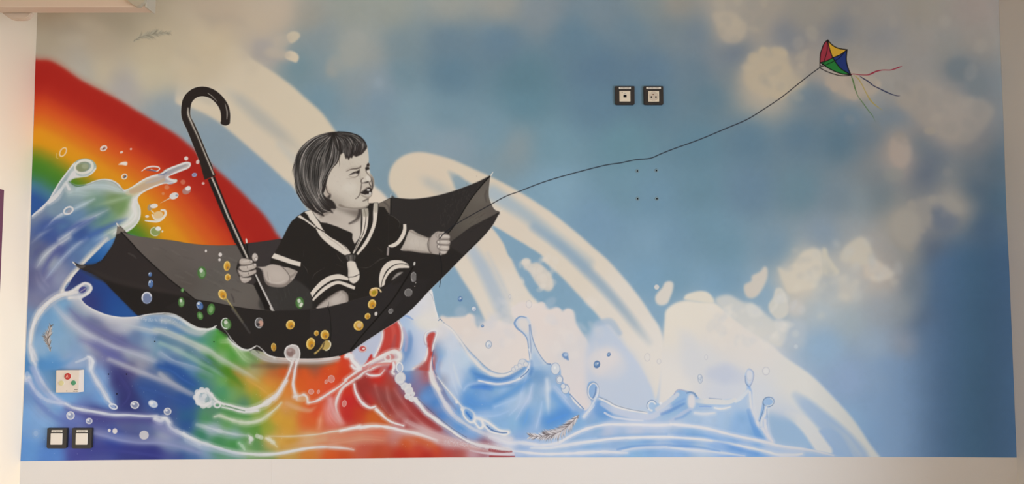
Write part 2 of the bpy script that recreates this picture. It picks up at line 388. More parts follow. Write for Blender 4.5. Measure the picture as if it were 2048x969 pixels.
SKY = [c for c in SKY if not (c[0] > 1862 and c[1] > 520) and not (c[0] > 1790 and c[1] > 710)]
for _y in range(530, 930, 42):      # even deep blue on the right, by columns
    for _x, _c in ((1770,(126,150,178)),(1800,(117,141,169)),(1828,(106,130,158)),(1856,(91,115,143)),(1884,(78,103,131)),(1915,(70,97,123)),(1950,(65,92,115)),(1990,(64,88,112)),(2030,(64,85,109))):
        if _y > 720 or _x > 1880 or (_y > 640 and _x > 1850): SKY.append((_x, _y)+_c)
SKYF = field(SKY, p=2.1, r0=19, bl=11)
IMG[:] = SKYF
IMG *= (1+.018*noise(70, 3)+.008*noise(9, 4, 2))[..., None]

def cloud(pts, col, soft, a, puffs=0, pr=(6, 14), e='painted_cloud', new=True, out=.35):
    e = el(e, new) if e else None
    p = fill(pts, col, soft, a, e)
    for _ in range(puffs):
        i = RNG.randint(len(p)); r = RNG.uniform(*pr)
        c = np.array(pts).mean(0); d = c-p[i]; d = d/(np.hypot(*d)+1e-6)
        q = p[i]+d*r*RNG.uniform(out, 1.1)
        blob(q[0], q[1], r, r*RNG.uniform(.7, 1), col, soft*2.2, a*.75, RNG.uniform(0, 90), e)

# top left cloud lobes against the blue
cl = el('painted_cloud', True)
fill(ID(0,-20, 0,110, 73,118, 200,165, 330,200, 480,150, 500,118, 540,118, 575,122, 585,100, 575,60, 590,20, 600,-20), SKYF, 5, 1, cl)
fill(tM(450,330,560,335,620,420,720,470,740,500,600,495,480,480,420,450), (160,152,145), 5, .7)
fill(tM(700,290,740,255,790,260,810,290,780,330,730,350), (193,178,154), 1.5, .9, cl)
fill(tM(690,430,730,410,780,430,800,465,780,505,740,495,690,470), (200,184,160), 1.4, 1, cl)
fill(tM(560,380,680,400,730,440,690,475,600,470,520,440), (178,165,148), 4, .8, cl)
fill(tM(600,300,700,280,740,330,680,390,600,380), (180,166,148), 4, .6, cl)
cloud(tM(1180,290,1290,260,1340,330,1330,450,1260,520,1180,540,1080,620,1020,600,1060,480,1150,440), (152,153,146), 7, .6, 10, (8,14))
cloud(tM(1410,640,1450,620,1480,660,1460,710,1410,700), (145,158,165), 4, .5)
# top right clouds
cr = el('painted_cloud', True)
fill(tI(560,-40,700,60,740,150,780,240,820,310,890,350,960,330,1040,320,1160,290,1210,220,1240,140,1400,130,1650,180,1850,190,2100,260,2400,60,2400,-60), SKYF, 6, .55, cr)
fill(tI(740,100,800,140,840,200,860,250,930,330,1000,320,1010,240,960,180,850,110), (178,165,146), 6, .55, cr)
fill(tI(745,120,800,90,940,110,1020,200,1010,280,960,335,900,352,840,335,800,280,770,200), (180,166,148), 3.5, .7, cr)
cloud(tI(1000,560,1050,450,1150,400,1280,390,1360,450,1380,540,1500,640,1480,700,1380,750,1260,790,1120,760,1020,690), (184,168,145), 5, .85, 14, (7,13))
cloud(tI(1650,620,1750,590,1900,600,2050,640,2100,720,1980,800,1850,790,1740,740,1680,690), (172,156,140), 4, .7, 8, (6,11))
cloud(tI(1380,480,1500,400,1600,420,1620,520,1560,620,1450,650), (158,148,138), 7, .6, 0)
cr2 = el('painted_cloud', True)
fill(tK2(650,900,700,840,850,720,950,760,1100,830,1250,850,1400,870,1500,1000,1300,1250,1150,1240,1000,1200,800,1050), (150,139,128), 5, .65, cr2)
blob(1918, 138, 26, 22, (104,110,113), 22, .75, 20)
blob(1955, 172, 20, 22, (110,115,116), 22, .6, 20)
blob(1800, 302, 22, 34, (166,150,138), 16, .7, -5, cr2)
blob(1787, 350, 20, 14, (135,136,130), 14, .5)
blob(1860, 262, 12, 8, (150,139,126), 8, .7)
blob(1895, 345, 10, 10, (128,127,125), 10, .5)
cr3 = el('painted_cloud', True)
cloud(tL(430,800,500,740,620,680,760,660,860,680,920,760,890,790,820,790,760,740,700,760,720,860,640,900,620,980,520,1050,420,960), (150,143,134), 5, .7, 8, (6,10), None)
fill(tL(440,800,540,760,620,820,600,960,520,1010,430,930), (160,152,141), 5, .6, cr3)
fill(tL(730,730,790,760,850,800,900,830,850,900,760,900,700,850), (100,108,122), 5, .6)

# the great white arches
W1 = field(CP('''500,150:200,184,160;600,250:206,190,166;560,230:204,188,164;450,220:204,188,164;640,300:208,192,168;520,300:206,190,168;590,350:210,194,172;700,350:212,196,174;760,400:216,200,182'''), r0=40)
fill(ID(380,128, 470,95, 506,119, 549,146, 583,171, 613,198, 638,220, 655,240, 690,290, 725,340, 748,371, 762,383, 775,397, 790,420, 750,450, 640,440, 588,377, 565,356, 536,329, 502,299, 473,274, 441,247, 412,229, 383,216, 350,200), W1, 2.6, 1, 'painted_arch')
stroke(ID(440,175, 480,200, 520,235, 560,268, 600,300), [10,22,28,24,16], (172,168,158), 24, [0,.75,.8,.75,.3])
stroke(ID(395,190, 420,200, 450,205), [18,20,12], (178,170,155), 16, [.5,.5,0])
stroke(ID(560,290, 620,350, 660,400), [14,20,20], (178,178,172), 18, [.4,.6,.5])
blob(400, 112, 70, 62, SKYF, 60, .95); blob(350, 150, 46, 40, SKYF, 50, .8); blob(470, 105, 34, 20, SKYF, 30, .8)
for _i in range(26): blob(RNG.uniform(120, 560), RNG.uniform(20, 170), RNG.uniform(12, 34), RNG.uniform(8, 20), (205,190,164) if RNG.rand() < .6 else (150,142,130), 26, .10, RNG.uniform(-30, 30))
# middle arch: rounded head and two legs
W2 = field(CP('''850,330:212,194,172;800,350:210,194,172;950,360:212,196,174;900,600:218,206,190;1000,450:215,200,182;1150,520:216,203,186;1250,620:218,208,196;1000,620:220,209,196;1300,700:220,212,203'''), r0=40)
a2 = el('painted_arch', True)
fill(tN(150,320,165,240,215,165,290,118,390,98,500,112,640,150,760,200,870,250,960,290,1060,340,1200,415,1350,510,1490,605,1620,710,1750,820,1900,960)
     + tO(870,140,960,220,1050,320,1130,420,1190,510,1240,590,1260,700,1240,860,1215,969,1190,900,1130,790,1060,700,1010,640,940,560,880,490,790,395,700,300,600,215,520,160,440,95,345,45)
     + tN(960,700,700,600,300,520,200,430,160,380), W2, 2.2, 1, a2)
# second leg (from the head down to the clouds)
a3 = el('painted_arch', True)
fill(ID(870,420, 930,420, 983,455, 1000,474, 1020,512, 1035,545, 1058,585, 1078,610, 1085,640, 1000,680, 975,650, 950,600, 925,560, 905,528, 880,500), W2, 2.2, 1, a3)
# blue-grey shading inside arches
stroke(tN(400,300,470,340,560,390,660,440), [10,18,22,20], (170,172,168), 22, [.1,.6,.6,.3])
stroke(tN(640,260,700,320,760,390,900,470), [6,18,30,30], (135,155,165), 10, [.3,.9,.95,.6])
stroke(tN(990,430,1100,500,1250,600,1400,720,1600,880,1750,1000), [30,26,24,24,24,24], (162,176,184), 22, [.8,.85,.85,.85,.75,.7])
stroke(tO(560,40,700,140,820,250,920,350,1010,450,1100,560,1180,660), [16,18,20,20,18,16,12], (140,163,182), 16, [.6,.8,.85,.8,.75,.6,.2])
stroke(tN(1000,440,1080,490,1180,560), [20,22,18], (170,182,188), 16, [.5,.5,.2])
stroke(tO(215,150,280,250,340,370,390,480,420,560), [22,26,28,28,24], (165,180,195), 20, [.7,.8,.75,.7,.4])
stroke(tO(310,180,370,300,430,430), [4,6,6], (175,186,196), 14, [.3,.5,.4])
fill(tN(985,700,1040,720,1150,790,1260,850,1400,960,1150,960,1080,830), (128,158,178), 1.8, 1, 'painted_sky')
fill(tO(370,70,500,150,600,215,700,300,800,400,880,490,940,560,900,580,860,630,820,600,790,540,780,490,740,480,700,490,680,470,600,440,570,420,490,300,420,180,340,55), SKYF, 1.6, .0)

# low white clouds
C1 = field(CP('''930,650:222,208,198;1000,650:220,210,205;1080,640:224,210,202;1140,650:220,209,203;1150,700:215,208,205;1050,700:224,212,204;1230,730:225,212,205;1180,720:215,208,208;940,710:218,210,205;1200,780:218,208,206;1400,620:222,212,198;1350,700:222,213,204;1450,700:216,207,200;1500,740:212,206,202;1400,800:205,203,206'''), r0=30)
k = el('painted_cloud', True)
fill(tO(50,530,100,525,180,520,210,505,240,520,250,570,290,600,320,560,330,620,300,700,250,800,100,800,40,700), C1, 2.2, 1, k)
fill(tO(250,600,330,540,450,560,440,500,460,460,500,440,560,450,610,450,640,480,680,470,710,490,740,478,775,495,790,560,840,640,870,700,850,760,900,1000,300,1000,200,800), C1, 2.2, 1, k)
for x, y, r in ((455,480,15),(600,460,18),(690,490,16),(745,500,20),(530,460,18),(210,525,14),(120,545,16),(70,550,12),(780,600,20),(820,650,20)):
    q = tO(x, y)[0]; blob(q[0], q[1], r/2.69*1.1, r/2.69, C1, 4, .8, 0, k)
fill(tO(860,620,900,560,960,545,1010,600,1060,690,1120,780,1160,880,1180,1000,880,1000,840,760), (190,198,212), 5, .85, k)
fill(tO(870,720,930,690,980,690,1040,740,1060,800,1000,860,900,840,850,780), (222,211,206), 6, .8, k)
stroke(tO(900,560,970,550,1020,610), [10,14,10], (165,182,200), 8, .7)
k = el('painted_cloud', True)
for P, c in ((tO(490,230,510,210,540,215,545,235,580,230,620,260,655,300,665,360,640,385,600,370,570,340,540,290,510,260), (210,200,188)),
          ):
    fill(P, c, 2.0, .95, k)
for x, y, r in ((510,228,16),(580,270,26),(625,330,30),(600,310,26)):
    q = tO(x, y)[0]; blob(q[0], q[1], r/2.69, r/2.69, (214,203,190), 5, .7, 0, k)
k = el('painted_cloud', True)
fill(tS(85,330,100,300,130,287,160,300,158,350,140,400,120,440,80,455,45,440,35,400,50,370), (212,203,192), 1.8, 1, k)
fill(tS(655,310,700,285,705,250,760,220,790,185,812,200,812,260,790,320,750,380,710,405,670,395,650,350), (200,190,178), 2.2, 1, k)
# right cloud bank
k = el('painted_cloud', True)
fill(tS(880,180,920,195,980,170,1030,120,1080,80,1150,55,1210,60,1240,120,1290,190,1330,100,1380,30,1450,-20,1510,10,1550,90,1600,140,1660,210,1690,260,1650,320,1660,380,1500,420,1300,420,1200,300,1100,340,1000,370,940,360,900,280), SKYF, 2.4, .6, k)
BK = (203,192,175)
fill(tS(885,190,935,200,1000,160,1050,90,1130,60,1180,80,1200,150,1190,250,1150,330,1050,350,960,370,930,320,900,250), BK, 3, .9, k)
fill(tS(1190,70,1220,60,1235,110,1280,180,1310,230,1240,260,1200,220), (196,187,170), 2.5, .9, k)
fill(tS(1320,100,1370,30,1450,-20,1500,0,1540,80,1540,160,1480,180,1400,160,1330,150), (192,182,166), 3.5, .85, k)
fill(tS(1480,190,1560,140,1640,190,1690,240,1620,280,1540,290,1490,250), (192,180,166), 3.5, .85, k)
fill(tS(1280,300,1350,250,1430,280,1420,380,1370,430,1310,390), (186,180,170), 4.5, .8, k)
fill(tS(1150,280,1220,250,1290,270,1300,420,1220,440,1150,380), (168,172,172), 6, .7, k)
for i in range(46):
    t = RNG.rand(); x = 900+800*t; y = 60+240*RNG.rand()+ (150 if x > 1200 else 0)*RNG.rand()
    q = tS(x, y)[0]; blob(q[0], q[1], RNG.uniform(4,10), RNG.uniform(4,8), (200,190,174) if RNG.rand() < .6 else (165,165,162), 13, .22)
k = el('painted_cloud', True)
fill(tS(870,340,910,335,935,370,950,420,960,480,940,530,880,550,830,500,820,450,850,400), (200,195,185), 1.8, .95, k)
fill(tS(960,430,1030,420,1070,470,1050,520,990,530,950,490), (198,190,182), 5, .7, k)
# big bank bottom with third arch
k = el('painted_arch', True)
A3 = field(CP('''1350,640:222,212,198;1400,620:221,211,197;1450,660:216,206,196;1500,700:214,206,199;1600,760:210,205,198;1650,820:205,202,196;1730,900:205,202,196;1350,760:220,213,206;1450,780:200,202,210;1500,800:203,204,208;1560,860:185,192,205;1400,730:208,206,206'''), r0=30)
fill(tS(100,560,110,490,170,440,250,420,340,430,450,440,560,530,680,620,830,720,930,810,1050,890,1150,969)
     + tJ(0,395,60,460,130,550,200,660,260,740,290,790,180,790,100,720,0,600)
     + ID(1640,860, 1600,900, 1450,900, 1330,860, 1320,760, 1326,680), A3, 2.2, 1, k)
fill(tS(235,400,260,375,340,355,400,365,440,410,430,440,300,425,240,415), (216,207,192), 1.8, 1, k)
k = el('painted_cloud', True)
fill(tS(450,420,540,380,640,430,700,440,760,480,830,540,860,560,940,570,960,620,930,700,880,740,700,640,560,530), (205,200,192), 3, .85, k)
fill(tS(660,470,700,440,750,470,780,520,700,540), (208,204,197), 2.5, .8, k)
fill(tS(960,560,1060,560,1080,640,1060,740,980,760,930,700), (178,184,190), 5, .6, k)
# blue-grey inside the third arch
stroke(tT(1250,330,1350,420,1500,560,1650,700,1800,860,1850,950), [14,26,34,38,40,40], (150,172,198), 14, [.4,.8,.9,.9,.8,.8])
stroke(tT(480,130,600,130,740,160), [26,40,26], (184,190,206), 22, [.6,.7,.4])
fill(tT(990,500,1100,520,1250,560,1350,640,1480,800,1500,850,1300,830,1100,790,1040,760,1000,650), (142,170,198), 6, .9)
stroke(tT(1180,500,1300,570,1400,680,1520,850), [16,24,26,30], (204,202,200), 8, [.3,.9,1,1])
stroke(tT(1520,560,1700,700,1830,900), [4,10,16], (200,200,200), 8, [0,.3,.3])
stroke(tS(200,640,260,700,300,900), [16,30,40], (205,204,206), 26, [.2,.6,.5])
# pale clear sky beside the leg
fill(tQ2(420,110,500,200,590,380,650,500,690,650,630,700,500,760,300,700,100,600,110,400,250,300,350,200), (190,199,214), 8, .55)

# ---------------------------------------------------------------- coloured rainbow
RB = []
ST = [((40,106),(40,360)),((100,124),(62,360)),((160,160),(80,366)),((248,205),(130,400)),((347,265),(200,450)),((430,336),(250,500)),((525,426),(290,580)),((600,520),(330,640))]
CB = [(-.05,(168,42,30)),(.05,(160,34,26)),(.15,(160,33,25)),(.24,(168,40,28)),(.32,(190,62,30)),(.4,(202,84,32)),(.5,(206,108,30)),(.58,(212,138,28)),(.67,(210,140,24)),(.76,(140,130,30)),(.82,(76,122,34)),(.9,(66,118,36)),(.97,(62,116,70)),(1.03,(70,115,140)),(1.15,(45,80,140))]
for i in range(len(ST)-1):
    for u in np.arange(0, 1, .34):
        o = np.array(ST[i][0])*(1-u)+np.array(ST[i+1][0])*u; n = np.array(ST[i][1])*(1-u)+np.array(ST[i+1][1])*u
        for f, c in CB:
            if i == 0 and f < .8: f = f*1.0+.03
            q = o+(n-o)*f; RB.append((q[0], q[1])+c)
RBF = field(RB, p=2.6, r0=8, bl=6)
rb = el('painted_rainbow', True)
fill(ID(30,106, 71,118, 99,120, 129,136, 161,159, 198,179, 223,192, 248,206, 272,221, 297,236, 305,241, 347,266, 381,293, 427,334, 467,369, 502,404, 525,427, 536,441, 551,465, 566,500, 566,640, 100,640, 30,450), RBF, 3.4, 1, rb)
stroke(ID(70,112, 110,120, 160,152, 230,190), [8,8,6,4], (170,120,100), 14, [.45,.4,.3,.2])
fill(ID(140,640, 130,560, 170,520, 225,470, 300,500, 300,660), field(CP('215,480:80,130,180;200,500:50,100,160;195,525:34,84,142;160,560:45,55,105;200,580:38,65,125;250,620:38,80,140;180,600:48,55,110;230,600:36,72,135;150,600:70,80,125'), r0=12), 3, 1, 'painted_sky')

# loose airbrushed puffs that give the clouds their soft relief
def puffs(n, box_, cols, r=(6, 18), a=.16, soft=12):
    for _ in range(n):
        x, y = RNG.uniform(box_[0], box_[2]), RNG.uniform(box_[1], box_[3]); X_, Y_ = int(min(NW-1, x*SC)), int(min(NH-1, y*SC))
        if LAB[Y_, X_] == 0 and RNG.rand() < .8: continue
        blob(x, y, RNG.uniform(*r), RNG.uniform(*r)*.8, cols[RNG.randint(len(cols))], soft, a, RNG.uniform(0, 180))
puffs(60, (1560,470,1800,640), [(212,202,186),(186,184,178)], (6, 14), .2, 14)
puffs(60, (1420,590,1620,690), [(220,212,202),(196,196,196)], (5, 14), .25, 9)
puffs(50, (1420,0,1680,200), [(190,175,152),(150,145,136)], (7, 16), .2, 12)
puffs(60, (1680,20,1990,280), [(160,148,134),(128,124,118)], (8, 20), .2, 14)
puffs(60, (900,600,1200,740), [(228,218,210),(205,204,208)], (6, 16), .25, 10)
puffs(40, (1040,510,1115,585), [(220,210,198)], (4, 9), .3, 6)
# ---------------------------------------------------------------- the splashing wave
WAT = CP('''75,430:120,130,150;90,450:70,90,140;110,420:120,140,155;150,400:130,150,155;170,370:150,165,160;200,370:150,165,160;230,370:170,175,165;190,400:110,140,120;230,400:110,135,85;250,420:110,140,85;200,430:90,125,130;150,430:100,130,160;130,450:80,110,150;100,470:65,85,140;160,470:60,85,140;220,450:110,145,120;250,450:150,170,130;265,430:180,185,165;240,470:150,165,160;200,480:90,125,170;80,500:95,100,130;100,520:150,155,165;120,500:80,90,140;150,500:90,115,155;180,500:100,130,165;70,560:90,90,125;100,560:100,100,140;75,600:120,120,145;90,580:105,110,145;110,560:140,145,165
60,640:110,135,165;90,640:110,150,185;120,620:120,160,190;110,660:125,160,188;150,640:150,165,180;130,690:130,160,185;80,700:135,165,190;150,700:125,150,180;170,620:140,150,165;190,640:110,115,145;220,650:165,165,175;250,650:175,175,182;210,660:110,110,140;200,690:130,130,155;180,680:165,165,175;240,690:90,90,135;270,680:100,120,155;300,660:120,150,180;330,650:150,165,185;350,660:90,130,170;300,690:130,150,170;260,710:140,145,160;220,710:110,110,150;330,700:100,130,160;360,690:150,165,170;390,670:110,150,160;400,660:170,180,170
70,730:80,130,175;100,730:90,140,185;150,725:150,165,190;90,760:110,150,190;100,790:105,150,190;130,800:115,155,195;160,760:110,150,190;60,800:110,140,180;50,830:120,160,200;70,860:120,155,195;55,900:100,145,195;100,910:85,125,185;80,820:130,150,185;200,760:120,150,190;210,800:110,150,195;240,760:60,60,110;260,740:75,70,115;250,790:50,55,105;260,810:48,55,108;300,780:55,85,140;280,730:140,140,155;330,750:120,130,150;300,760:75,95,140;350,770:110,120,145;370,800:45,80,140;320,810:50,75,135;340,830:60,80,130;200,860:80,85,140;250,850:85,90,135;300,850:85,95,140;330,850:110,125,155;150,830:100,110,165;200,830:60,60,120;230,880:50,70,145;300,905:48,52,115;260,910:55,60,120;350,890:110,125,160;330,870:140,145,165;380,890:120,140,170;160,900:75,75,140;200,905:70,75,135;390,910:70,100,150
341,652:100,130,160;320,672:80,110,150;320,691:115,150,165;341,734:50,85,145;361,755:40,80,140;382,687:60,110,120;402,682:65,130,120;419,687:80,145,100;436,678:75,145,55;448,691:90,150,55;419,668:90,145,110;402,699:150,175,150;423,724:60,120,50;444,716:130,165,115;464,711:80,145,60;485,724:100,150,80;506,724:110,140,85;454,742:80,130,30;434,744:95,150,95;413,749:75,130,95;382,740:85,125,160;475,749:165,130,60;495,761:190,155,70;485,765:140,135,40;464,765:100,135,40;506,775:195,150,50;506,744:170,155,110;526,736:165,135,80;547,744:185,100,50;568,744:200,85,35;547,730:125,100,70;588,736:175,80,50;609,749:210,85,35;630,734:150,85,65;650,744:205,75,35;671,732:205,65,35;537,765:205,130,55;557,773:205,120,50;578,782:210,125,55;526,786:200,150,60;599,771:210,90,35;630,771:212,85,40;444,780:75,140,110;464,786:110,155,100;423,765:90,140,110;444,765:110,160,90;407,771:65,110,140
373,773:45,85,135;371,803:50,85,140;373,835:45,90,130;373,850:45,80,135;414,773:75,120,120;446,788:75,140,90;479,782:115,145,70;511,782:150,150,50;532,782:195,150,45;554,777:205,140,50;511,803:130,150,60;489,807:85,130,100;457,829:85,140,80;489,833:90,145,80;515,827:140,160,80;425,825:85,130,100;414,842:75,135,90;425,861:150,165,175;457,859:100,150,90;468,868:120,155,150;489,857:95,145,80;511,857:90,140,60;532,853:150,155,55;554,835:200,150,55;576,846:205,150,55;586,825:200,140,60;576,814:205,145,85;608,831:210,100,50;619,842:210,95,45;630,825:212,80,45;403,872:55,120,90;435,881:65,130,80;468,889:65,135,65;511,894:90,140,80;500,900:120,155,100;543,889:190,160,90;565,881:205,155,70;576,889:200,145,60;619,881:205,160,110;640,889:205,130,90;673,881:205,140,110;705,876:195,120,105;684,894:195,95,60;619,907:200,120,50;662,911:205,85,35;576,909:190,150,80;532,911:110,140,80;468,911:110,150,130;403,900:130,155,175;382,894:140,150,175;371,911:60,90,140
672,728:210,80,35;688,747:205,60,30;667,735:210,90,35;684,724:205,60,35;667,778:215,75,45;696,783:195,50,35;667,800:205,90,75;696,802:190,40,40;696,830:185,45,40;719,830:190,60,35;743,833:200,95,35;767,842:195,90,40;667,842:205,100,80;731,807:180,45,42;731,771:150,50,45;755,759:195,45,35;755,783:150,65,62;779,771:165,65,55;771,795:140,70,65;793,807:145,62,58;814,814:160,55,52;838,833:160,50,48;779,819:155,60,55;802,833:175,110,105;826,847:150,60,58;862,847:160,60,60;874,857:170,110,115;850,859:185,130,130;802,852:165,55,55;684,878:200,125,95;731,871:200,130,110;755,868:205,110,90;790,876:190,125,115;826,876:200,130,115;862,883:190,130,125;897,890:185,140,145;731,897:190,85,65;767,904:185,75,50;814,885:200,85,40;838,902:190,65,45;874,902:190,65,45;897,904:175,60,50;684,909:195,75,35;755,911:180,70,40;802,911:180,50,35;850,914:175,45,35;921,892:165,75,75;968,899:150,70,75;921,911:170,70,60;945,909:190,140,145;992,909:195,160,170
826,712:190,195,212;814,736:125,155,190;838,724:185,195,215;814,755:95,130,185;836,747:150,130,150;859,719:175,70,65;855,743:170,85,85;855,759:165,100,110;836,771:130,120,155;826,783:130,110,140;862,778:80,130,190;850,795:100,145,200;874,807:75,130,195;874,783:130,150,190;897,842:120,150,195;885,833:70,130,200;921,854:85,140,200;885,814:130,150,190;897,819:150,165,200;945,866:120,160,210;921,876:130,160,205;909,833:90,140,200;921,835:110,155,205;885,759:150,155,175;897,724:185,200,218;885,743:190,203,220;909,759:185,198,218;909,783:165,185,212;933,778:115,160,208;945,790:90,145,205;968,800:110,155,208;945,814:100,150,205;992,819:100,155,210;968,833:150,180,215;1004,842:120,165,212;968,771:100,145,200;957,747:140,175,210;992,755:120,165,210;1004,783:140,175,215
880,660:215,210,210;900,690:200,205,215;930,720:190,205,220;741,675:195,198,212;750,690:190,195,212;724,718:165,175,205;824,653:185,200,218;806,638:165,185,212;843,606:215,212,215;852,634:222,215,212;817,690:145,170,205;834,690:195,203,218;808,671:160,180,210;880,709:130,165,200
1076,746:85,135,190;1041,742:95,145,195;996,760:110,155,200;962,748:95,145,195;1019,764:100,145,200;1087,757:95,140,190;1100,760:150,175,205;1075,723:160,185,210;1087,732:175,195,215;1078,752:80,130,185;1068,779:120,160,200;1094,779:165,185,212;1117,779:120,160,205;1107,799:115,160,208;1133,808:95,150,210;1137,822:80,140,208;1098,818:125,170,212;1098,842:80,140,205;1117,838:85,145,210;1048,838:110,160,208;1029,848:120,170,212;1068,848:130,165,210;1019,805:150,180,212;1039,799:165,188,215;1000,805:95,150,208;996,779:115,165,210;1019,783:140,180,215;1039,756:110,155,205;1000,848:120,165,210;1156,852:110,160,208;1147,873:130,165,205;1176,865:140,170,210;1196,850:105,155,205;1186,826:130,160,205;1205,832:95,145,200;1196,814:125,160,205;1235,834:150,175,210;1274,838:165,185,215;1215,858:185,190,212;1274,858:190,192,210;1313,862:175,188,215;1176,889:120,165,215;1235,887:130,165,210;1294,889:100,150,208;1274,897:110,160,212;1117,897:150,180,215;1274,912:120,170,215;1058,885:150,175,215;1039,879:110,150,205;1019,889:190,195,215;1156,905:150,180,220
1342,824:130,170,210;1333,807:150,180,210;1359,815:120,160,205;1352,841:175,188,210;1385,841:155,180,210;1417,841:165,185,212;1450,850:150,178,210;1482,833:110,155,205;1472,854:120,160,208;1493,861:120,160,205;1511,867:85,140,200;1521,876:90,140,195;1461,817:165,185,212;1485,813:170,188,212;1385,863:110,155,205;1428,876:140,172,215;1493,885:150,175,212;1537,893:165,180,205;1363,885:105,150,210;1428,889:120,160,215;1472,900:90,140,205;1515,911:85,140,205;1342,908:125,165,215;1407,904:165,185,210;1580,904:170,185,210;1623,908:140,165,195''')
WF = field(WAT, p=2.4, r0=9, bl=5)
_px = (np.arange(NW)/SC)[None, :, None]; _k = np.clip((_px-880)/150, 0, 1)*.32
WF = WF*(1-_k)+np.array([182, 200, 216], np.float32)/255*_k
WF *= (1+.02*noise(14, 9, 3))[..., None]
SPL = tB(255,790,262,770,330,710,390,650,430,580,480,500,540,420,590,355,640,320,700,312,750,330,780,375,760,420,710,455,650,465,600,475,570,500,620,525,700,518,760,495,830,478,900,485,960,520,1000,565,1060,545,1150,485,1230,450,1300,430,1340,400,1430,365,1500,340,1540,350,1530,385,1480,410,1400,440,1360,460,1390,478,1425,480,1430,500,1380,520,1330,515,1260,540,1180,575,1130,610,1110,650,1135,720,1130,800,1090,860,1040,900,970,930,920,955)
SPL += tC(850,30,800,80,740,140,690,190,640,240,590,300,550,370,520,410,560,412,620,370,680,342,730,355,750,395,720,440,670,470,660,485,700,530,790,580,880,610,990,628,1100,622,1200,600,1300,592)
LOWL = tW(60,128,150,145,230,190,300,235,370,270,450,275,500,270,550,255,600,275,640,320,670,375,720,420,780,460,840,480,890,465,930,450,975,470,1030,520,1100,550,1200,562,1400,572,1550,568,1650,560,1744,545)
RT = tY(400,760,440,765,455,772,560,680,780,540,940,440,1100,310,1290,105,1330,200,1350,300,1380,400,1390,428)
RT += tP(90,350,130,385,190,430,250,500,300,570,360,640,430,710,500,775,570,815,650,825,720,800,780,760,790,712,830,700,862,716,880,700,875,600,860,520,820,470,770,430,745,385,765,340,820,322,860,345,885,395,900,500,930,590,980,680,1030,735,1070,745,1110,740,1150,790,1155,860,1180,930)
RT += tQ(740,120,790,180,810,240,860,310,940,390,968,418,1010,390,1035,330,1000,260,990,180,1010,130,1060,118,1100,160,1105,250,1180,310,1280,365,1400,400,1600,435,1610,350,1650,320,1700,340,1770,340)
RT += tQ2(900,590,960,540,1080,560,1150,600,1200,640,1400,645,1520,635)
RT += tT(700,370,760,320,800,270,790,200,785,130,820,80,865,120,855,190,835,250,850,310,860,480,900,560,930,470,950,380,980,345,1040,350,1055,390,1020,435,985,460,990,600,1010,700,1040,765,1130,790,1300,810,1500,850,1650,880,1780,897)
BOT = ID(1700,925, 30,935)
wv = el('painted_wave', True)
body = SPL + LOWL + RT + BOT
body = [p for p in body]
def spl_open(p): return [tuple(q) for q in spl(p, False, 4)]
wpoly = spl_open(SPL+LOWL+RT)+BOT+[(30, 450)]
# splash transparency: mix water colour over what is behind
mW = mask_of(wpoly, .6, sm=False)
comp(0, 0, mW, WF, 1, wv)
CLIP = mW
WH = (219,212,206); WHb = (225,220,217); WHl = (205,203,205)
def hi(p, w, a=.95, soft=1.2, col=WH, dark=None, rough=.12):
    w = np.atleast_1d(w).astype(float); a = np.atleast_1d(a).astype(float)
    if dark is not None: stroke([(x-.8, y+1.2) for x, y in p], w+1.8, dark, soft+2, a*.7, wv)
    stroke(p, w*1.9+3, col, 6, a*.42, wv)
    stroke(p, w*1.12, col, soft+.3, a*.93, wv, rough=rough)
    stroke([(x-.3, y-.4) for x, y in p], w*.5, (228,223,219), 1.2, a*.55, None, rough=.3)
def streaks(L):
    for q in L:
        p, w, a, c = q[:4]; s = q[4] if len(q) > 4 else 6
        w = np.array(w, float)
        stroke(p, w*1.25+1, c, max(s, w.max()*1.0)+2, [min(1, v*1.08) for v in a], wv)
        # a few finer brush hairs along the streak
        d = np.array(p, float)
        for k in range(3):
            o = RNG.uniform(-.5, .5)*w.max(); n = np.array([[.5, -.8]])*o
            stroke(d+n, w*.22, tuple(min(255, v+12) for v in c), 3, [v*.4 for v in a], None)
def wst(p, w, col, soft=1., a=1., e=None):      # blue shade strokes are airbrushed, not drawn
    if col[2] > 180 and col[0] < 116: soft += 2.5; a = np.atleast_1d(a).astype(float)*.62; w = np.atleast_1d(w).astype(float)*1.1
    stroke(p, w, col, soft, a, e)
fill(tB(1010,590,1060,550,1150,490,1230,455,1300,436,1340,405,1430,370,1500,345,1535,355,1520,385,1400,438,1350,465,1400,490,1380,512,1330,508,1260,535,1180,568,1120,605,1060,620), field(CP('270,375:190,170,120;285,368:196,165,125;300,360:190,160,135;320,352:178,155,145;335,345:140,135,150;350,335:165,140,135;375,328:170,150,145;340,362:150,140,155'), r0=8), 1.5, .9, wv)
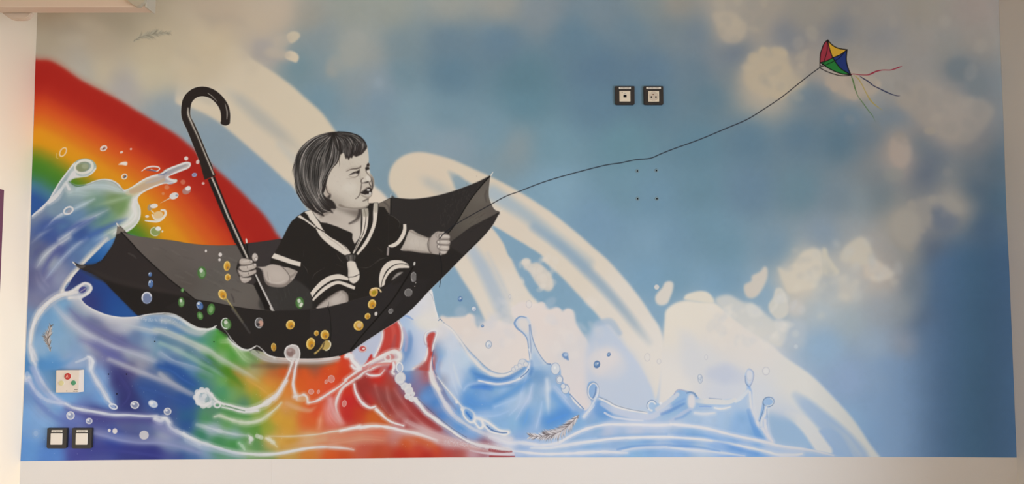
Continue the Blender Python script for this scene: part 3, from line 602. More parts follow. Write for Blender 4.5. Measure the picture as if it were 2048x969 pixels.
# -- left crest soft streaks running down-left
S = (190,192,196)
streaks([
    (tB(1090,640,1080,760,1000,850,900,900,780,969), [10,22,20,12,6], [.7,.75,.6,.5,.2], (205,205,195)),
    (tB(880,720,760,780,640,850,540,930,480,969), [4,8,10,8,5], [.2,.5,.6,.6,.5], S),
    (tB(760,640,680,680,600,720,520,760,420,830,360,880), [4,7,6,5,4,3], [.4,.6,.5,.5,.4,.1], (180,192,195)),
    (tB(560,600,620,590,700,600,800,590), [8,12,10,6], [.5,.5,.4,.2], (170,185,180)),
    (tB(620,560,720,540,850,540,950,570,1050,590), [6,9,9,8,6], [.5,.5,.5,.5,.4], (185,195,195)),
    (tB(1050,620,900,660,780,690), [5,8,6], [.5,.5,.1], (150,170,135)),
    (tC(560,-20,440,60,360,130,300,220), [8,9,9,6], [.5,.65,.6,.2], (190,190,190)),
    (tC(700,-10,600,60,480,180,400,280,360,330), [5,7,7,6,4], [.4,.5,.5,.4,.1], (165,175,190)),
    (tC(860,0,780,80,700,160,640,230,560,320,510,400), [9,9,8,8,6,6], [.6,.75,.8,.85,.8,.7], (212,203,188)),
    (tC(250,30,330,-40,420,-90), [5,6,3], [.1,.35,.1], (160,165,175)),
    (tC(250,200,300,100,380,20), [8,8,6], [.1,.35,.2], (75,80,125)),
    (tC(480,60,400,160,360,230,330,300), [6,8,8,6], [.5,.6,.5,.1], (80,85,135)),
    (tB(360,860,450,820,560,830), [8,10,6], [.5,.6,.2], (70,90,145)),
    (tB(520,900,640,850,760,800), [6,9,6], [.4,.6,.3], (60,80,140)),
    (tB(680,960,800,900,950,830,1020,800), [6,9,8,5], [.5,.6,.5,.2], (60,90,150)),
    (tC(380,400,330,340,300,260), [20,26,14], [.3,.3,.1], (150,148,165)),
    ])
# crest outlines
hi(tB(262,772,330,715,395,655), [5,6,3], .9)
hi(tB(395,655,440,575,490,495,550,415,600,355), [1.5,2.2,2.2,2.5,3], .9, 1)
hi(tB(395,665,450,620,490,570,540,500,590,440), [6,9,7,4,5], [.9,.9,.6,.4,.8], 1.6)
ring(168, 334, 17.5, 12.5, 5.5, (212,206,192), 1.4, .95, -14, wv)
ring(166, 334, 13, 8.5, 2, (120,125,100), 3, .8, -14, wv)
blob(165, 335, 12, 8, (128,134,98), 5, .95, -14, wv); blob(170, 333, 6, 5, (160,165,135), 5, .7, 0, wv)
hi(tB(600,450,660,470,730,450,775,400), [4,5,5,4], .9)
hi(tB(600,420,590,450,570,470), [5,7,4], .9)
hi(tB(540,520,560,560), [5,8], [.6,.7], 3)
stroke(tB(560,500,620,535,700,525), [2,3,2], (75,110,70), 2, .8, wv)
hi(tB(700,522,790,485,860,478,930,500,980,545,1005,570), [1,3,3.5,3.2,3,2], .95, 1.2, WH, (90,110,110))
hi(tB(1005,572,1080,535,1160,485,1230,455,1300,440,1360,400,1440,365,1510,345,1535,355,1525,385,1450,415,1380,450,1350,470,1400,490,1425,490), [2,3,3.4,3.2,3,3.2,3.4,3.6,4,3.4,3.2,3,4,3.4,2.4], .95, 1.1, WH)
hi(tB(1425,500,1370,515,1310,520,1230,545,1160,580,1120,610,1095,650), [1.5,2.5,3,3,3.4,5,7], .95, 1.2, WH)
stroke(tB(1320,440,1390,410,1450,385,1500,365), [3,5,5,3], (150,148,150), 2, .8, wv)
stroke(tB(1060,580,1120,560,1200,525,1270,500,1320,485), [8,12,12,10,7], (188,160,130), 4, .85, wv)
stroke(tB(1180,510,1260,490,1310,470), [4,6,4], (170,165,165), 3, .6, wv)
stroke(tB(1280,445,1320,440,1350,420), [2,3,2], (110,115,140), 1.5, .8, wv)
stroke(tB(1340,525,1400,510), [2,2], (120,130,160), 2, .7, wv)
hi(tB(1095,650,1080,700,1100,760,1080,810,1030,850,960,890,920,920), [8,9,7,7,6,5,4], [.8,.85,.6,.5,.6,.6,.4], 4, (215,208,198))
hi(tB(1100,655,1130,700,1132,770,1110,830,1070,870,1010,910), [4,4,3,3,4,4], .8, 2, (205,200,195))
ring(137, 421.5, 9.5, 6.5, 3.5, WH, 1.2, .95, -28, wv); blob(139, 423, 5, 3, (150,150,160), 2, .9, -28, wv)
stroke(tB(500,760,440,800,390,850), [4,4,2], (200,200,205), 3, [.8,.5,.1], wv)
# curl on the left
hi(tC(505,420,540,350,590,285,650,235), [6,5,5,4], .9, 2, (214,204,190))
fill(tC(520,405,560,340,590,370,600,400), (75,105,150), 1.5, .9, wv)
hi(tC(270,970,245,880,250,800,262,720,300,620,360,540,430,480,500,445,580,430,620,425), [9,6,6,7,8,9,9,9,8,5], .93, 1.8, (214,205,196))
hi(tC(560,470,640,465,700,440,735,400,725,365,685,352,640,380,600,410,560,430), [5,5,5,5,5,5,5,5,5], .95, 1.3, (216,207,197))
blob(*tC(668,405)[0], 8, 6, (70,70,125), 2, .95, -30, wv)
stroke(tC(650,420,690,395), [1.5,2], (170,160,165), 1.2, .8, wv)
hi(tC(300,970,270,900,250,860), [5,6,5], .7, 3, (200,195,195))
# big streaks below
streaks([
    (tC(620,480,720,540,820,600,950,640,1100,650,1200,660), [16,18,15,12,10,6], [.6,.75,.8,.8,.6,.2], (196,193,194), 8),
    (tC(440,530,520,620,620,700,740,780,880,850,1020,890,1150,940,1300,1000), [8,12,14,13,12,10,9,8], [.4,.6,.65,.65,.65,.6,.55,.4], (180,180,188), 8),
    (tC(560,560,640,640,760,720,900,790,1050,860,1200,900), [10,14,14,14,12,8], [.3,.55,.65,.65,.5,.2], (98,98,140), 9),
    (tC(650,800,780,850,900,920,1000,980), [10,14,14,10], [.2,.5,.6,.5], (88,90,145), 8),
    (tC(1000,690,1150,720,1300,760,1450,820,1600,890), [5,8,8,8,8], [.3,.6,.6,.6,.5], (178,182,185), 5),
    (tC(1150,660,1300,690,1400,720,1600,770), [5,8,8,6], [.3,.5,.5,.4], (92,125,160), 6),
    (tW(-50,290,60,310,200,370,350,440,480,500,560,560,700,640,820,710,900,760,960,800), [6,7,8,9,9,8,8,7,5,3], [.6,.65,.65,.7,.65,.6,.55,.5,.35,.1], (185,188,175), 5),
    (tW(0,360,150,420,300,490,450,590,560,660,620,720), [8,10,10,10,10,8], [.6,.7,.6,.6,.5,.2], (85,118,140), 8),
    (tW(0,420,120,470,260,540,400,620,520,680,650,760), [5,6,6,6,5,4], [.5,.5,.5,.4,.3,.1], (150,175,165), 6),
    (tW(0,520,120,600,250,640,380,680,500,740), [8,9,8,7,5], [.6,.6,.5,.4,.2], (150,162,178), 7),
    (tW(0,640,120,680,230,760,340,820), [12,16,18,14], [.8,.8,.8,.6], (42,80,142), 12),
    (tW(0,720,80,790,180,860,300,920), [6,8,8,6], [.6,.6,.6,.4], (165,165,172), 6),
    (tW(460,290,400,330,300,310,200,260,100,210,20,200), [4,6,7,7,7,6], [.7,.6,.6,.6,.5,.5], (180,182,178), 5),
    (tW(600,400,680,400,720,430,820,560,900,600), [6,10,12,10,4], [.3,.5,.6,.4,.1], (190,200,165), 6),
    (tW(900,500,1000,560,1100,590,1250,600,1450,605,1600,600,1720,580), [8,9,8,7,8,8,6], [.6,.7,.75,.75,.8,.75,.6], (178,172,168), 5),
    (tW(900,640,1050,640,1200,640,1500,640,1680,620), [6,8,7,7,5], [.3,.5,.5,.5,.2], (110,85,60), 8),
    (tW(520,620,620,690,720,760,800,840), [6,9,8,5], [.3,.6,.6,.2], (70,120,30), 7),
    (tW(850,760,980,840,1080,920), [8,12,10], [.3,.5,.3], (205,150,70), 10),
    (tD(850,0,1000,60,1150,120,1300,180,1420,230,1557,300), [6,9,9,8,7,6], [.6,.65,.65,.6,.5,.4], (168,166,175), 6),
    (tD(860,60,940,160,1000,260,980,330,930,380), [14,20,18,16,10], [.3,.6,.6,.6,.3], (52,52,108), 14),
    (tD(1100,200,1300,260,1450,320), [20,24,18], [.5,.6,.4], (44,72,132), 16),
    (tD(250,60,300,170,380,270,470,330,560,380), [8,9,9,8,5], [.6,.55,.5,.5,.2], (160,165,192), 6),
    (tD(240,220,300,330,400,430,500,480,640,520), [6,8,7,6,4], [.2,.35,.35,.35,.1], (85,105,165), 8),
    (tD(520,370,700,430,900,450,1150,460,1260,520,1380,600), [8,14,16,16,14,8], [.4,.6,.6,.6,.5,.3], (75,72,128), 10),
    (tD(620,540,800,580,950,620,1100,640,1250,640,1400,670,1557,720), [8,12,14,14,12,10,9], [.5,.6,.6,.6,.6,.5,.5], (138,142,175), 9),
    (tD(560,760,750,700,950,700,1200,730,1400,760), [14,16,16,16,12], [.3,.5,.6,.6,.4], (55,58,125), 14),
    (tD(440,560,340,500,260,430,200,350), [20,22,20,16], [.2,.3,.3,.2], (130,168,205), 14),
    ])
hi(tC(640,470,700,530,790,580,880,612,990,628,1100,622,1200,602,1300,594,1380,606,1450,636,1530,680,1620,722), [2,3,4,3,3,3,3,4,6,6,6,5], [.6,.7,.8,.85,.9,.9,.9,.8,.65,.6,.6,.5], 2, (208,204,198))
for i in range(160):
    t = RNG.rand(); q = tC(1100+480*t, 640+60*t*RNG.rand()+RNG.randn()*8)[0]; blob(q[0], q[1], RNG.uniform(.3,1), RNG.uniform(.3,.9), (205,205,205), 1, .45)
hi(tW(230,210,300,262,370,288,440,290,500,280,550,262), [3,4,4,4,4,3], [.5,.6,.7,.8,.9,.9], 1.6, (208,205,198))
hi(tW(660,375,720,430,790,475,850,488,900,470,935,460,980,480,1040,530,1110,560), [3,5,5,3,3,5,5,5,4], [.7,.85,.9,.9,.9,.85,.8,.8,.8], 1.6, (208,204,198))
fill(tW(560,300,640,400,620,380,545,310), (70,150,50), 2, .8, wv); fill(tW(560,290,640,330,660,375,600,330), (38,60,30), 2, .7, wv)
stroke(tW(870,500,910,480,940,500,960,520), [1.5,2,1.5], (90,90,85), 1.5, .8, wv)
stroke(tW(1100,572,1300,590,1500,592,1640,580,1740,560), [3,4,4,4,4], (205,198,192), 2.5, [.5,.7,.8,.9,.9], wv)
# left lower foam arms
hi(tD(270,30,290,90,330,170,380,240,450,310,520,350), [5,7,8,8,7,4], [.4,.55,.55,.5,.45,.4], 3, (180,185,205))
hi(tC(262,900,262,960,290,1010), [5,6,5], .6, 3, (200,198,200))
stroke(tD(195,130,215,100,235,150,260,220), [5,5,7,7], (190,195,210), 4, [.6,.5,.6,.5], wv)
hi(tD(700,0,710,80,750,160,800,240,840,310,870,350), [6,7,8,8,7,5], [.7,.7,.75,.75,.8,.8], 2.2, (190,190,198))
stroke(tB2(620,880,700,850,780,820,820,880), [4,5,5,4], (200,202,208), 3, .6, wv)
hi(tB2(760,810,800,830,825,880,800,960), [3,5,6,6], .75, 1.6, (205,206,210))
fill(tB2(150,800,200,850,300,880,460,870,620,800,560,860,440,930,300,960,200,950), (80,132,180), 4, .7, wv)
ring(*tD(882,365)[0], 8, 4.5, 3, (208,208,210), 1.2, .95, 20, wv); blob(*tD(884,368)[0], 4, 2, (150,165,195), 1.5, .8, 20, wv)
hi(tD(190,130,205,155,225,140), [5,8,6], .8, 2, (205,205,208))
hi(tD(225,165,270,235,330,295,400,328,470,340,530,352), [8,10,11,10,8,5], [.5,.5,.5,.5,.5,.4], 4, (172,176,200))
hi(tD(510,340,560,370,640,390,760,410,880,430,1000,432,1120,440,1220,440), [3,5,6,6,5,5,4,4], [.5,.8,.85,.85,.85,.8,.8,.8], 2, (190,192,200))
hi(tD(1210,460,1250,475,1290,455,1320,490), [6,8,6,6], .9, 2, (208,206,208))
hi(tD(1230,445,1290,465,1330,530,1380,560,1440,590,1500,625,1557,660)+tX(30,505,90,540,180,580,290,615,400,650,520,680,640,690,760,695,880,690,980,675,1080,655,1200,635,1320,625,1440,628,1530,635,1610,650), [3,4,6,7,6,6,7,7,7,7,7,6,6,6,7,6,5,5,5,4,4,4,3,2], [.5,.7,.8,.85,.85,.85,.85,.85,.85,.85,.85,.8,.8,.8,.8,.85,.9,.9,.9,.9,.9,.85,.7,.4], 1.8, (210,208,206))
fill(tD(1230,470,1330,500,1420,600,1340,620,1250,560,1180,520), (150,155,185), 5, .55, wv)
stroke(tX(60,560,200,620,400,670,600,720), [10,12,12,8], (165,175,195), 7, [.5,.6,.5,.3], wv)
# middle foam swirls
ring(*tX(218,172)[0], 15, 14, 6, (212,208,205), 1.6, .95, 30, wv)
blob(*tX(215,170)[0], 11, 10, (190,195,198), 5, .8, 0, wv); blob(*tX(230,150)[0], 5, 5, (210,208,206), 2, .8, 0, wv); blob(*tX(262,190)[0], 6, 7, (150,165,170), 4, .7, 0, wv)
for _x, _y, _r in ((165,120,6),(205,98,6),(250,105,6),(285,140,5),(150,165,6),(170,210,6),(215,235,7),(265,235,6),(300,215,5)): blob(*tX(_x, _y)[0], _r*1.1, _r, (216,211,207), 2.2, .85, RNG.uniform(0, 90), wv)
blob(*tX(205,190)[0], 6, 7, (206,203,202), 4, .7, 20, wv)
fill(tX(240,90,300,150,340,200,330,240,290,250,300,200,260,150), (175,185,188), 2, .7, wv)
ring(*tX(347,235)[0], 6, 5, 3.5, (212,208,205), 1.2, .95, 0, wv)
hi(tX(250,100,300,150,340,195,400,225,500,250,600,275,680,268,780,230,850,180,910,130,950,70,990,10), [3,4,5,4,5,6,7,9,9,7,5,4], [.6,.8,.9,.9,.9,.9,.88,.88,.88,.9,.92,.95], 1.6, (214,208,203))
hi(tX(390,255,480,275,560,295,640,298,720,285), [2,2.5,4,5,5], .85, 1.6, (212,208,203))
stroke(tX(420,240,520,270,600,290), [1.5,2,1.5], (70,110,80), 1.5, .7, wv)
hi(tX(320,345,370,335,440,360,520,385,600,400,680,395,760,370,830,320,900,260,940,215), [4,6,6,7,8,8,7,6,4,3], [.5,.55,.6,.65,.65,.65,.65,.6,.6,.5], 3.5, (205,205,180))
hi(tX(160,420,260,445,360,475,440,495,520,510,620,520), [10,12,11,10,8,5], [.3,.6,.65,.65,.5,.3], 5, (170,180,188))
for q in tX(660,550,720,525,750,535,830,555,860,580): blob(q[0], q[1], 5.5, 4.5, (200,203,185), 3, .75, 30, wv)
hi(tX(640,520,660,545,650,580), [4,6,5], .6, 2, (205,205,200)); hi(tX(800,545,850,570,900,625), [5,6,4], [.8,.7,.3], 3, (210,200,160))
hi(tX(550,590,580,620,600,650), [6,8,5], .45, 4, (170,200,170))
hi(tX(820,525,1000,528,1150,520,1300,505,1400,485,1480,475,1560,460,1660,440), [2,3,3,3,4,4,4,4], [.3,.45,.55,.6,.7,.95,.95,.95], 1.8, (210,195,170))
stroke(tX(980,620,1100,600,1250,570,1400,540,1669,520), [6,10,12,14,16], (205,165,130), 10, [.2,.4,.5,.55,.5], wv)
# ball on two stems
hi(tW(1290,560,1270,640,1240,730,1200,810,1160,880,1110,960), [4,3.5,3.5,4,4,4], .95, 1.1, (214,202,198))
hi(tW(1335,560,1315,640,1300,740,1290,820,1310,910,1330,960), [4,3.5,4,4,4.4,4], .95, 1.1, (214,202,198))
stroke(tW(1300,600,1310,640,1280,700), [2,2,1], (190,140,130), 1.2, .7, wv)
fill(tW(1280,440,1330,455,1352,510,1345,570,1320,600,1290,600,1240,575,1212,520,1230,465), (214,204,196), .7, .97, wv)
blob(*tW(1270,510)[0], 8.6, 9, (135,110,105), 2, .95, 0, wv); blob(*tW(1262,500)[0], 4, 4, (175,155,150), 3, .6, 0, wv); blob(*tW(1298,545)[0], 3.4, 5, (165,150,148), 2, .7, 20, wv)
CLIP = None
fill(tW(1280,440,1330,455,1352,510,1345,570,1320,600,1290,600,1240,575,1212,520,1230,465), (214,204,196), .7, .97, wv)
blob(*tW(1268,508)[0], 8.6, 8.6, (135,110,105), 2, .95, 0, wv); blob(*tW(1258,498)[0], 4, 4, (170,150,145), 3, .6, 0, wv); blob(*tW(1298,548)[0], 3.2, 5, (165,150,148), 2, .7, 20, wv)
CLIP = mW
hi(tX(1060,160,1080,150,1100,180), [5,6,4], .9, 1.4, (212,190,175)); hi(tX(1110,155,1150,142,1175,165,1185,210), [4,5,5,4], .92, 1.2, (214,200,190))
blob(*tX(1130,180)[0], 9, 6, (210,160,115), 5, .8, 0, wv)
stroke(tX(990,220,1080,260,1200,285,1260,250), [8,10,8,5], (210,165,130), 8, [.4,.6,.6,.2], wv)
hi(tX(1195,215,1260,200,1330,160,1400,115,1470,70,1540,10)+tZ(130,255,220,190,290,140,370,90,450,55,520,20,560,18,590,50,575,90,530,108,460,112,380,140,300,180,250,225,180,270,110,320,70,390,50,460,60,530,90,590), [3,3.5,4,4,4,4,5,5,5,5,6,7,7,6,6,5,5,4,4,4,4,4,4,5,5,5,3], [.9]*25+[.7,.3], 1.1, (218,208,203))
fill(tZ(460,60,530,30,570,50,560,85,500,95,460,90), (205,165,160), 2, .8, wv); blob(*tZ(520,70)[0], 6, 4, (190,110,105), 3, .8, -20, wv)
ring(*tZ(487,68)[0], 5, 5, 2.5, (218,212,208), 1.2, .9, 0, wv)
stroke(tZ(240,200,330,150,420,110), [4,6,5], (200,110,100), 3, [.6,.7,.5], wv)
# pink streaks
streaks([
    (tX(1400,200,1370,280,1390,360,1440,420), [10,14,14,8], [.5,.65,.6,.3], (220,140,130)),
    (tX(1310,310,1300,380,1290,450), [4,9,7], [.3,.6,.4], (222,150,115)),
    (tZ(0,420,20,500,60,570,110,620), [8,10,10,6], [.7,.7,.7,.5], (215,150,145)),
    (tZ(40,540,70,600,90,640), [6,8,5], [.6,.6,.3], (210,150,140)),
    (tZ(380,300,420,400,470,500,540,590), [5,6,6,3], [.3,.45,.4,.2], (190,120,110)),
    (tZ(480,320,500,420,560,520,640,600), [6,6,5,3], [.3,.4,.4,.3], (180,110,105)),
    (tZ(540,330,600,420,680,520,780,620,850,680), [3,5,6,8,8], [.2,.4,.45,.6,.6], (195,130,125)),
    (tZ(620,420,700,520,800,600,920,670), [5,8,10,8], [.3,.5,.5,.5], (150,48,46)),
    (tZ(400,330,440,430,500,530), [5,7,5], [.3,.5,.3], (130,45,42)),
    (tZ(230,280,250,350,290,420,340,470), [8,10,9,6], [.4,.55,.5,.3], (135,45,42)),
    (tZ(640,610,720,650,820,700,950,750,1080,780,1250,820), [8,10,12,14,12,8], [.6,.65,.65,.65,.65,.6], (205,172,170)),
    (tZ(500,690,600,700,750,730,900,770,1050,800,1200,830,1400,860), [12,14,14,12,10,8,6], [.4,.55,.6,.6,.65,.6,.5], (200,160,155)),
    (tZ(0,790,150,770,300,750,450,760), [10,14,14,10], [.5,.55,.55,.4], (205,140,110)),
    (tZ(0,740,150,720,300,690,450,700,520,700), [8,12,14,12,8], [.4,.5,.5,.4,.2], (205,110,80)),
    (tZ(640,740,740,760,840,800,900,850), [6,12,12,8], [.2,.6,.6,.3], (198,82,38)),
    ])
hi(tZ(205,290,215,350,250,420,290,465,340,490,380,480), [3,4,5,5,4,3], .95, 1, WHb)
hi(tZ(390,505,430,540,470,580,530,615,620,642), [5,5,4,3.5,2.5], .93, 1.1, WHb)
hi(tZ(265,655,350,645,440,648,530,662,620,685,700,700,800,730,900,765), [5,6,5,5,5,5,6,6], [.95,.95,.95,.9,.8,.7,.6,.3], 1.6, WHb)
hi(tZ(90,685,170,665,250,650), [3,4,5], .93, 1.1, WHb)
hi(tZ(0,825,80,830,200,845), [3,4,3], [.6,.6,.3], 1.8, (212,190,180))
hi(tZ(310,205,350,218,420,212,460,170), [3,4,3,3], [.9,.9,.8,.4], 1.4, WHb)
stroke(tZ(420,190,450,150,500,130), [6,8,6], (200,120,110), 4, .5, wv)
# pale panels right of the umbrella (behind crest)
fill(tY(455,772,560,685,790,540,775,640,740,740,690,820,620,880,520,960,540,900,480,850), (186,190,206), 1.2, .95, wv)
fill(tY(610,880,660,800,680,840,700,850,620,930,560,960,580,920), (190,40,36), 1, .95, wv)
fill(tY(790,530,900,470,960,440,985,520,990,640,970,760,900,770,820,790,740,830,700,850,740,740,775,640), (190,62,52), 1.2, .97, wv)
stroke(tY(850,480,900,540,900,700), [5,9,6], (205,90,78), 6, .6, wv); stroke(tY(920,600,900,700,870,770), [4,9,5], (160,75,75), 6, .6, wv)
stroke(tY(800,560,770,680,720,790), [3,5,4], (200,130,130), 4, .6, wv)
fill(tY(960,440,1010,390,1110,440,1250,540,1250,640,1260,760,1240,850,1180,910,1120,969,1000,969,990,800,995,640,985,520), field(CP('806,638:165,185,212;824,653:185,200,218;845,660:200,205,218;812,690:120,150,195;806,700:110,145,190;835,690:195,203,220;845,715:200,207,222;820,730:180,195,215;810,720:120,150,195;840,640:205,205,212'), r0=8), 1.2, .97, wv)
fill(tY(1020,385,1110,440,1180,420,1250,400,1380,410,1375,380,1350,290,1330,190,1295,110,1150,260,1080,330), field(CP('843,606:212,210,214;852,634:222,214,206;862,600:214,210,208;830,630:205,206,214;870,640:222,215,206'), r0=10), 1.2, .97, wv)
fill(tY(1110,430,1200,400,1340,410,1420,440,1380,520,1260,560,1160,510), (222,215,205), 5, .8, wv)
stroke(tY(1010,385,1060,400,1110,430), [3,5,2], (130,160,205), 2.5, .85, wv)
hi(tY(780,545,778,620,755,700,720,780,690,830), [2,2.4,2.4,2.4,2.4], .9, .9, WHb)
hi(tY(950,450,985,520,995,620,985,700,970,750), [2,3,3.4,3,2], .95, 1, (222,212,208), (170,80,80))
stroke(tY(1070,560,1080,640,1060,760,1010,860), [7,10,10,8], (112,145,190), 7, [.4,.8,.8,.5], wv)
stroke(tY(1005,520,1040,640,1030,760), [5,7,5], (190,165,185), 4, .5, wv)
hi(tY(1290,115,1325,200,1345,300,1375,400), [1.5,2,2,1.5], .9, .9, WHb)
stroke(tY(1262,120,1310,170,1330,230), [.8,1,.8], (120,125,140), 1, .6, wv)
# red tongue
fill(tY(1290,570,1330,560,1352,590,1330,670,1320,760,1330,860,1345,969,1180,969,1200,920,1250,860,1270,780,1262,700,1252,630), (184,68,62), 1, .97, wv)
hi(tY(1250,690,1240,640,1250,580,1300,550,1350,545,1370,570,1350,640,1330,700,1320,760), [2,2.4,3,3.4,3,3,3,2.4,1.5], .95, 1, WHb, (130,120,150))
hi(tY(1265,740,1260,800,1240,860,1200,910,1160,930,1110,960), [1.5,2.5,3.4,3.4,3,2.5], .93, 1.1, WHb)
fill(tY(1120,969,1180,920,1240,880,1260,969), (160,85,85), 3, .7, wv)
# tip drip left below umbrella
hi(tY(395,800,400,830,440,820,460,870,500,910,530,945), [3,4,6,5,6,5], .95, 1.2, WHb)
hi(tZ(130,60,160,35,190,90,240,150,210,160,185,135), [3,4,5,6,4,4], .93, 1.2, WHb)
hi(tY(580,930,660,885,760,830,860,780,930,775,965,810,970,850,920,880,830,885,760,900,690,935,650,960), [4,4,5,6,7,7,6,6,5,4,4,4], .95, 1.1, (220,212,206))
blob(*tY(860,830)[0], 8, 5, (200,130,128), 3, .8, -20, wv); ring(*tY(835,840)[0], 6, 7, 2.5, (218,212,205), 1.2, .9, 0, wv)
stroke(tY(640,960,700,920,800,905,880,900), [3,5,5,3], (205,110,100), 2.5, .7, wv)
fill(tY(880,890,920,885,910,950,900,969,840,969), (190,45,40), 1.5, .9, wv)
# pebbly foam ridge
hi(tZ(535,110,540,150,525,190,540,205), [4,4,4,4], .95, 1, WHb)
ring(*tZ(587,150)[0], 6, 9.5, 3, WHb, 1.1, .95, -5, wv); blob(*tZ(587,152)[0], 4, 7, (190,195,208), 1.5, .9, 0, wv)
for x, y, r, s in ((592,240,10,12),(630,310,8,8),(665,345,9,9),(655,395,7,6),(690,415,6,6),(600,285,6,5),(720,420,5,5),(670,300,4,4),(700,375,4,5)):
    q = tZ(x, y)[0]; blob(q[0], q[1], r, s, (218,213,210), 1.2, .95, 30, wv); blob(q[0]-1, q[1]+1, r*.55, s*.55, (205,203,205), 3, .7, 0, wv)
ring(*tZ(592,240)[0], 10.5, 12.5, 2, (185,180,190), 1.5, .7, 0, wv)
hi(tZ(720,425,760,470,810,530,880,580,940,625,1000,665,1060,710,1120,750,1180,780,1260,805,1400,830,1517,850), [6,6,6,6,5,4.5,4,3.5,4,6,8,8], [.95,.95,.95,.95,.95,.95,.95,.95,.9,.8,.7,.6], 1.3, WHb, (120,90,110))
stroke(tZ(740,410,820,490,900,560,980,625,1060,685,1150,740), [1.2]*6, (70,70,95), 1, .6, wv)
# second curved wave edge
hi(tZ(862,70,850,150,865,220,890,300,930,380,980,470,1040,550,1130,620,1230,680,1340,720,1517,760), [3,4,6,8,8,9,8,7,6,8,10], [.9,.95,.9,.85,.75,.7,.65,.6,.5,.5,.5], 2, (216,208,210))
stroke(tZ(876,0,862,80,880,180,930,270,990,340,1050,410,1100,470), [1.5,1.8,1.8,2,2,2,1.5], (85,105,145), 1.2, .85, wv)
hi(tZ(905,230,950,290,1010,360,1060,420,1120,490), [2,2.4,2.4,3,3], .9, 1, WHb)
stroke(tZ(900,240,940,330,990,420,1060,500), [5,8,8,5], (105,110,150), 4, [.4,.6,.5,.2], wv)
blob(*tZ(1070,442)[0], 3.6, 3, WHb, 1, .95, 0, wv); blob(*tZ(1118,500)[0], 4, 5, WHb, 1, .95, 0, wv)
hi(tZ(1115,490,1130,560,1180,610,1220,600,1215,540,1170,500,1130,490), [3]*7, .95, 1, WHb)
stroke(tZ(1150,530,1190,580), [4,4], (70,125,195), 1.5, .9, wv)
hi(tZ(1210,600,1260,660,1290,640,1270,580,1240,570), [3,4,4,3,3], .92, 1, WHb)
hi(tZ(1230,575,1310,600,1370,640,1430,680,1500,690), [4,5,4,4,4], .92, 1, WHb)
hi(tZ(1300,640,1350,690,1420,710,1480,720,1510,700), [3,3,3,3,3], .92, 1, WHb)
stroke(tZ(1320,640,1370,680,1440,700,1490,700), [2,3,2,2], (80,110,160), 1, .8, wv)
# streaks in the blue hollow
B_ = (205,214,228)
streaks([
    (tZ(1000,0,1020,150,1050,280,1090,400), [20,24,20,8], [.3,.4,.4,.1], (205,213,226)),
    (tZ(1040,130,1080,260,1110,330), [1.5,2,1.5], [.5,.6,.2], (215,220,228)),
    (tZ(930,60,900,150,930,240), [6,8,5], [.5,.6,.3], (128,165,208)),
    (tZ(1200,180,1260,240,1350,280,1517,270), [8,12,14,12], [.5,.75,.8,.8], (75,130,195)),
    (tZ(1200,310,1300,310,1360,330), [6,9,6], [.5,.7,.4], (70,125,200)),
    (tZ(1130,340,1160,300,1240,280,1300,290), [4,5,4,3], [.5,.4,.4,.1], (175,195,222)),
    (tZ(1140,400,1180,450,1280,480,1400,460), [14,20,20,14], [.4,.6,.5,.3], (82,140,205)),
    (tZ(1250,540,1400,540,1517,500), [12,14,12], [.3,.4,.3], (170,192,222)),
    (tQ(380,60,330,200,300,350,200,460), [5,8,8,5], [.3,.6,.6,.2], (178,197,222)),
    (tQ(430,160,400,280,340,380,270,500), [5,8,9,6], [.4,.65,.6,.3], (188,200,222)),
    (tQ(580,100,590,200,590,320,600,450), [5,8,7,4], [.6,.75,.6,.2], (205,212,222)),
    (tQ(530,330,510,450,480,560,470,600), [4,7,6,4], [.3,.5,.55,.4], (175,195,222)),
    (tQ(640,250,720,330,780,420), [10,14,8], [.4,.4,.2], (95,150,208)),
    (tQ(660,180,760,290,850,400), [5,10,8], [.5,.6,.6], (190,200,220)),
    (tQ(600,520,720,470,800,440), [20,24,14], [.5,.6,.5], (75,135,205)),
    (tQ(380,420,360,520,330,580), [16,20,12], [.3,.5,.3], (95,150,208)),
    (tQ(60,320,160,270,300,180,400,110), [8,12,12,8], [.5,.6,.6,.4], (88,142,200)),
    (tQ(50,380,180,330,280,290), [7,9,6], [.5,.5,.2], (170,195,225)),
    ])
hi(tP(0,820,20,900,80,969), [4,5,6], .8, 2)
CLIP = None
# crest outline (dark line + light)
wst(tP(90,350,130,385,190,430,250,500,300,570,360,640,430,710,500,775,570,815,650,828,720,802,770,770), [1.2]*12, (95,120,155), 1, .75, wv)
wst(tP(270,560,330,630,400,690), [3,5,3], (100,145,200), 2.5, .8, wv)
hi(tP(130,395,200,450,260,530,330,640,400,720,470,790,560,838,650,845,740,812,800,770), [3,3.5,4,5,6,6,6,6,6,6], [.9,.85,.7,.7,.85,.9,.93,.93,.93,.93], 1.4, (222,214,208))
blob(*tP(90,372)[0], 5, 5, (222,214,206), 1.2, .95, 0, wv); wst(tP(75,360,90,348,105,362), [1.5]*3, (90,120,155), 1, .9, wv)
wst(tP(400,830,500,860,600,880,700,860,800,800,860,770), [4,6,7,7,6,4], (75,125,185), 2.5, [.6,.8,.85,.85,.8,.5], wv)
hi(tP(430,890,520,910,600,920,700,905,790,870,850,810,880,740), [2.5,3.5,4,4,4,4,3], .9, 1.2, (220,218,222))
wst(tP(800,860,850,820,870,790), [2,2,2], (60,100,160), 1.2, .7, wv)
for x, y, r in ((815,735,8),(790,760,5),(760,775,5),(845,745,5),(735,790,4)):
    q = tP(x, y)[0]; blob(q[0], q[1], r, r, (216,212,210), 1.2, .92, 0, wv); ring(q[0], q[1], r, r, 1.1, (150,165,190), 1, .7, 0, wv)
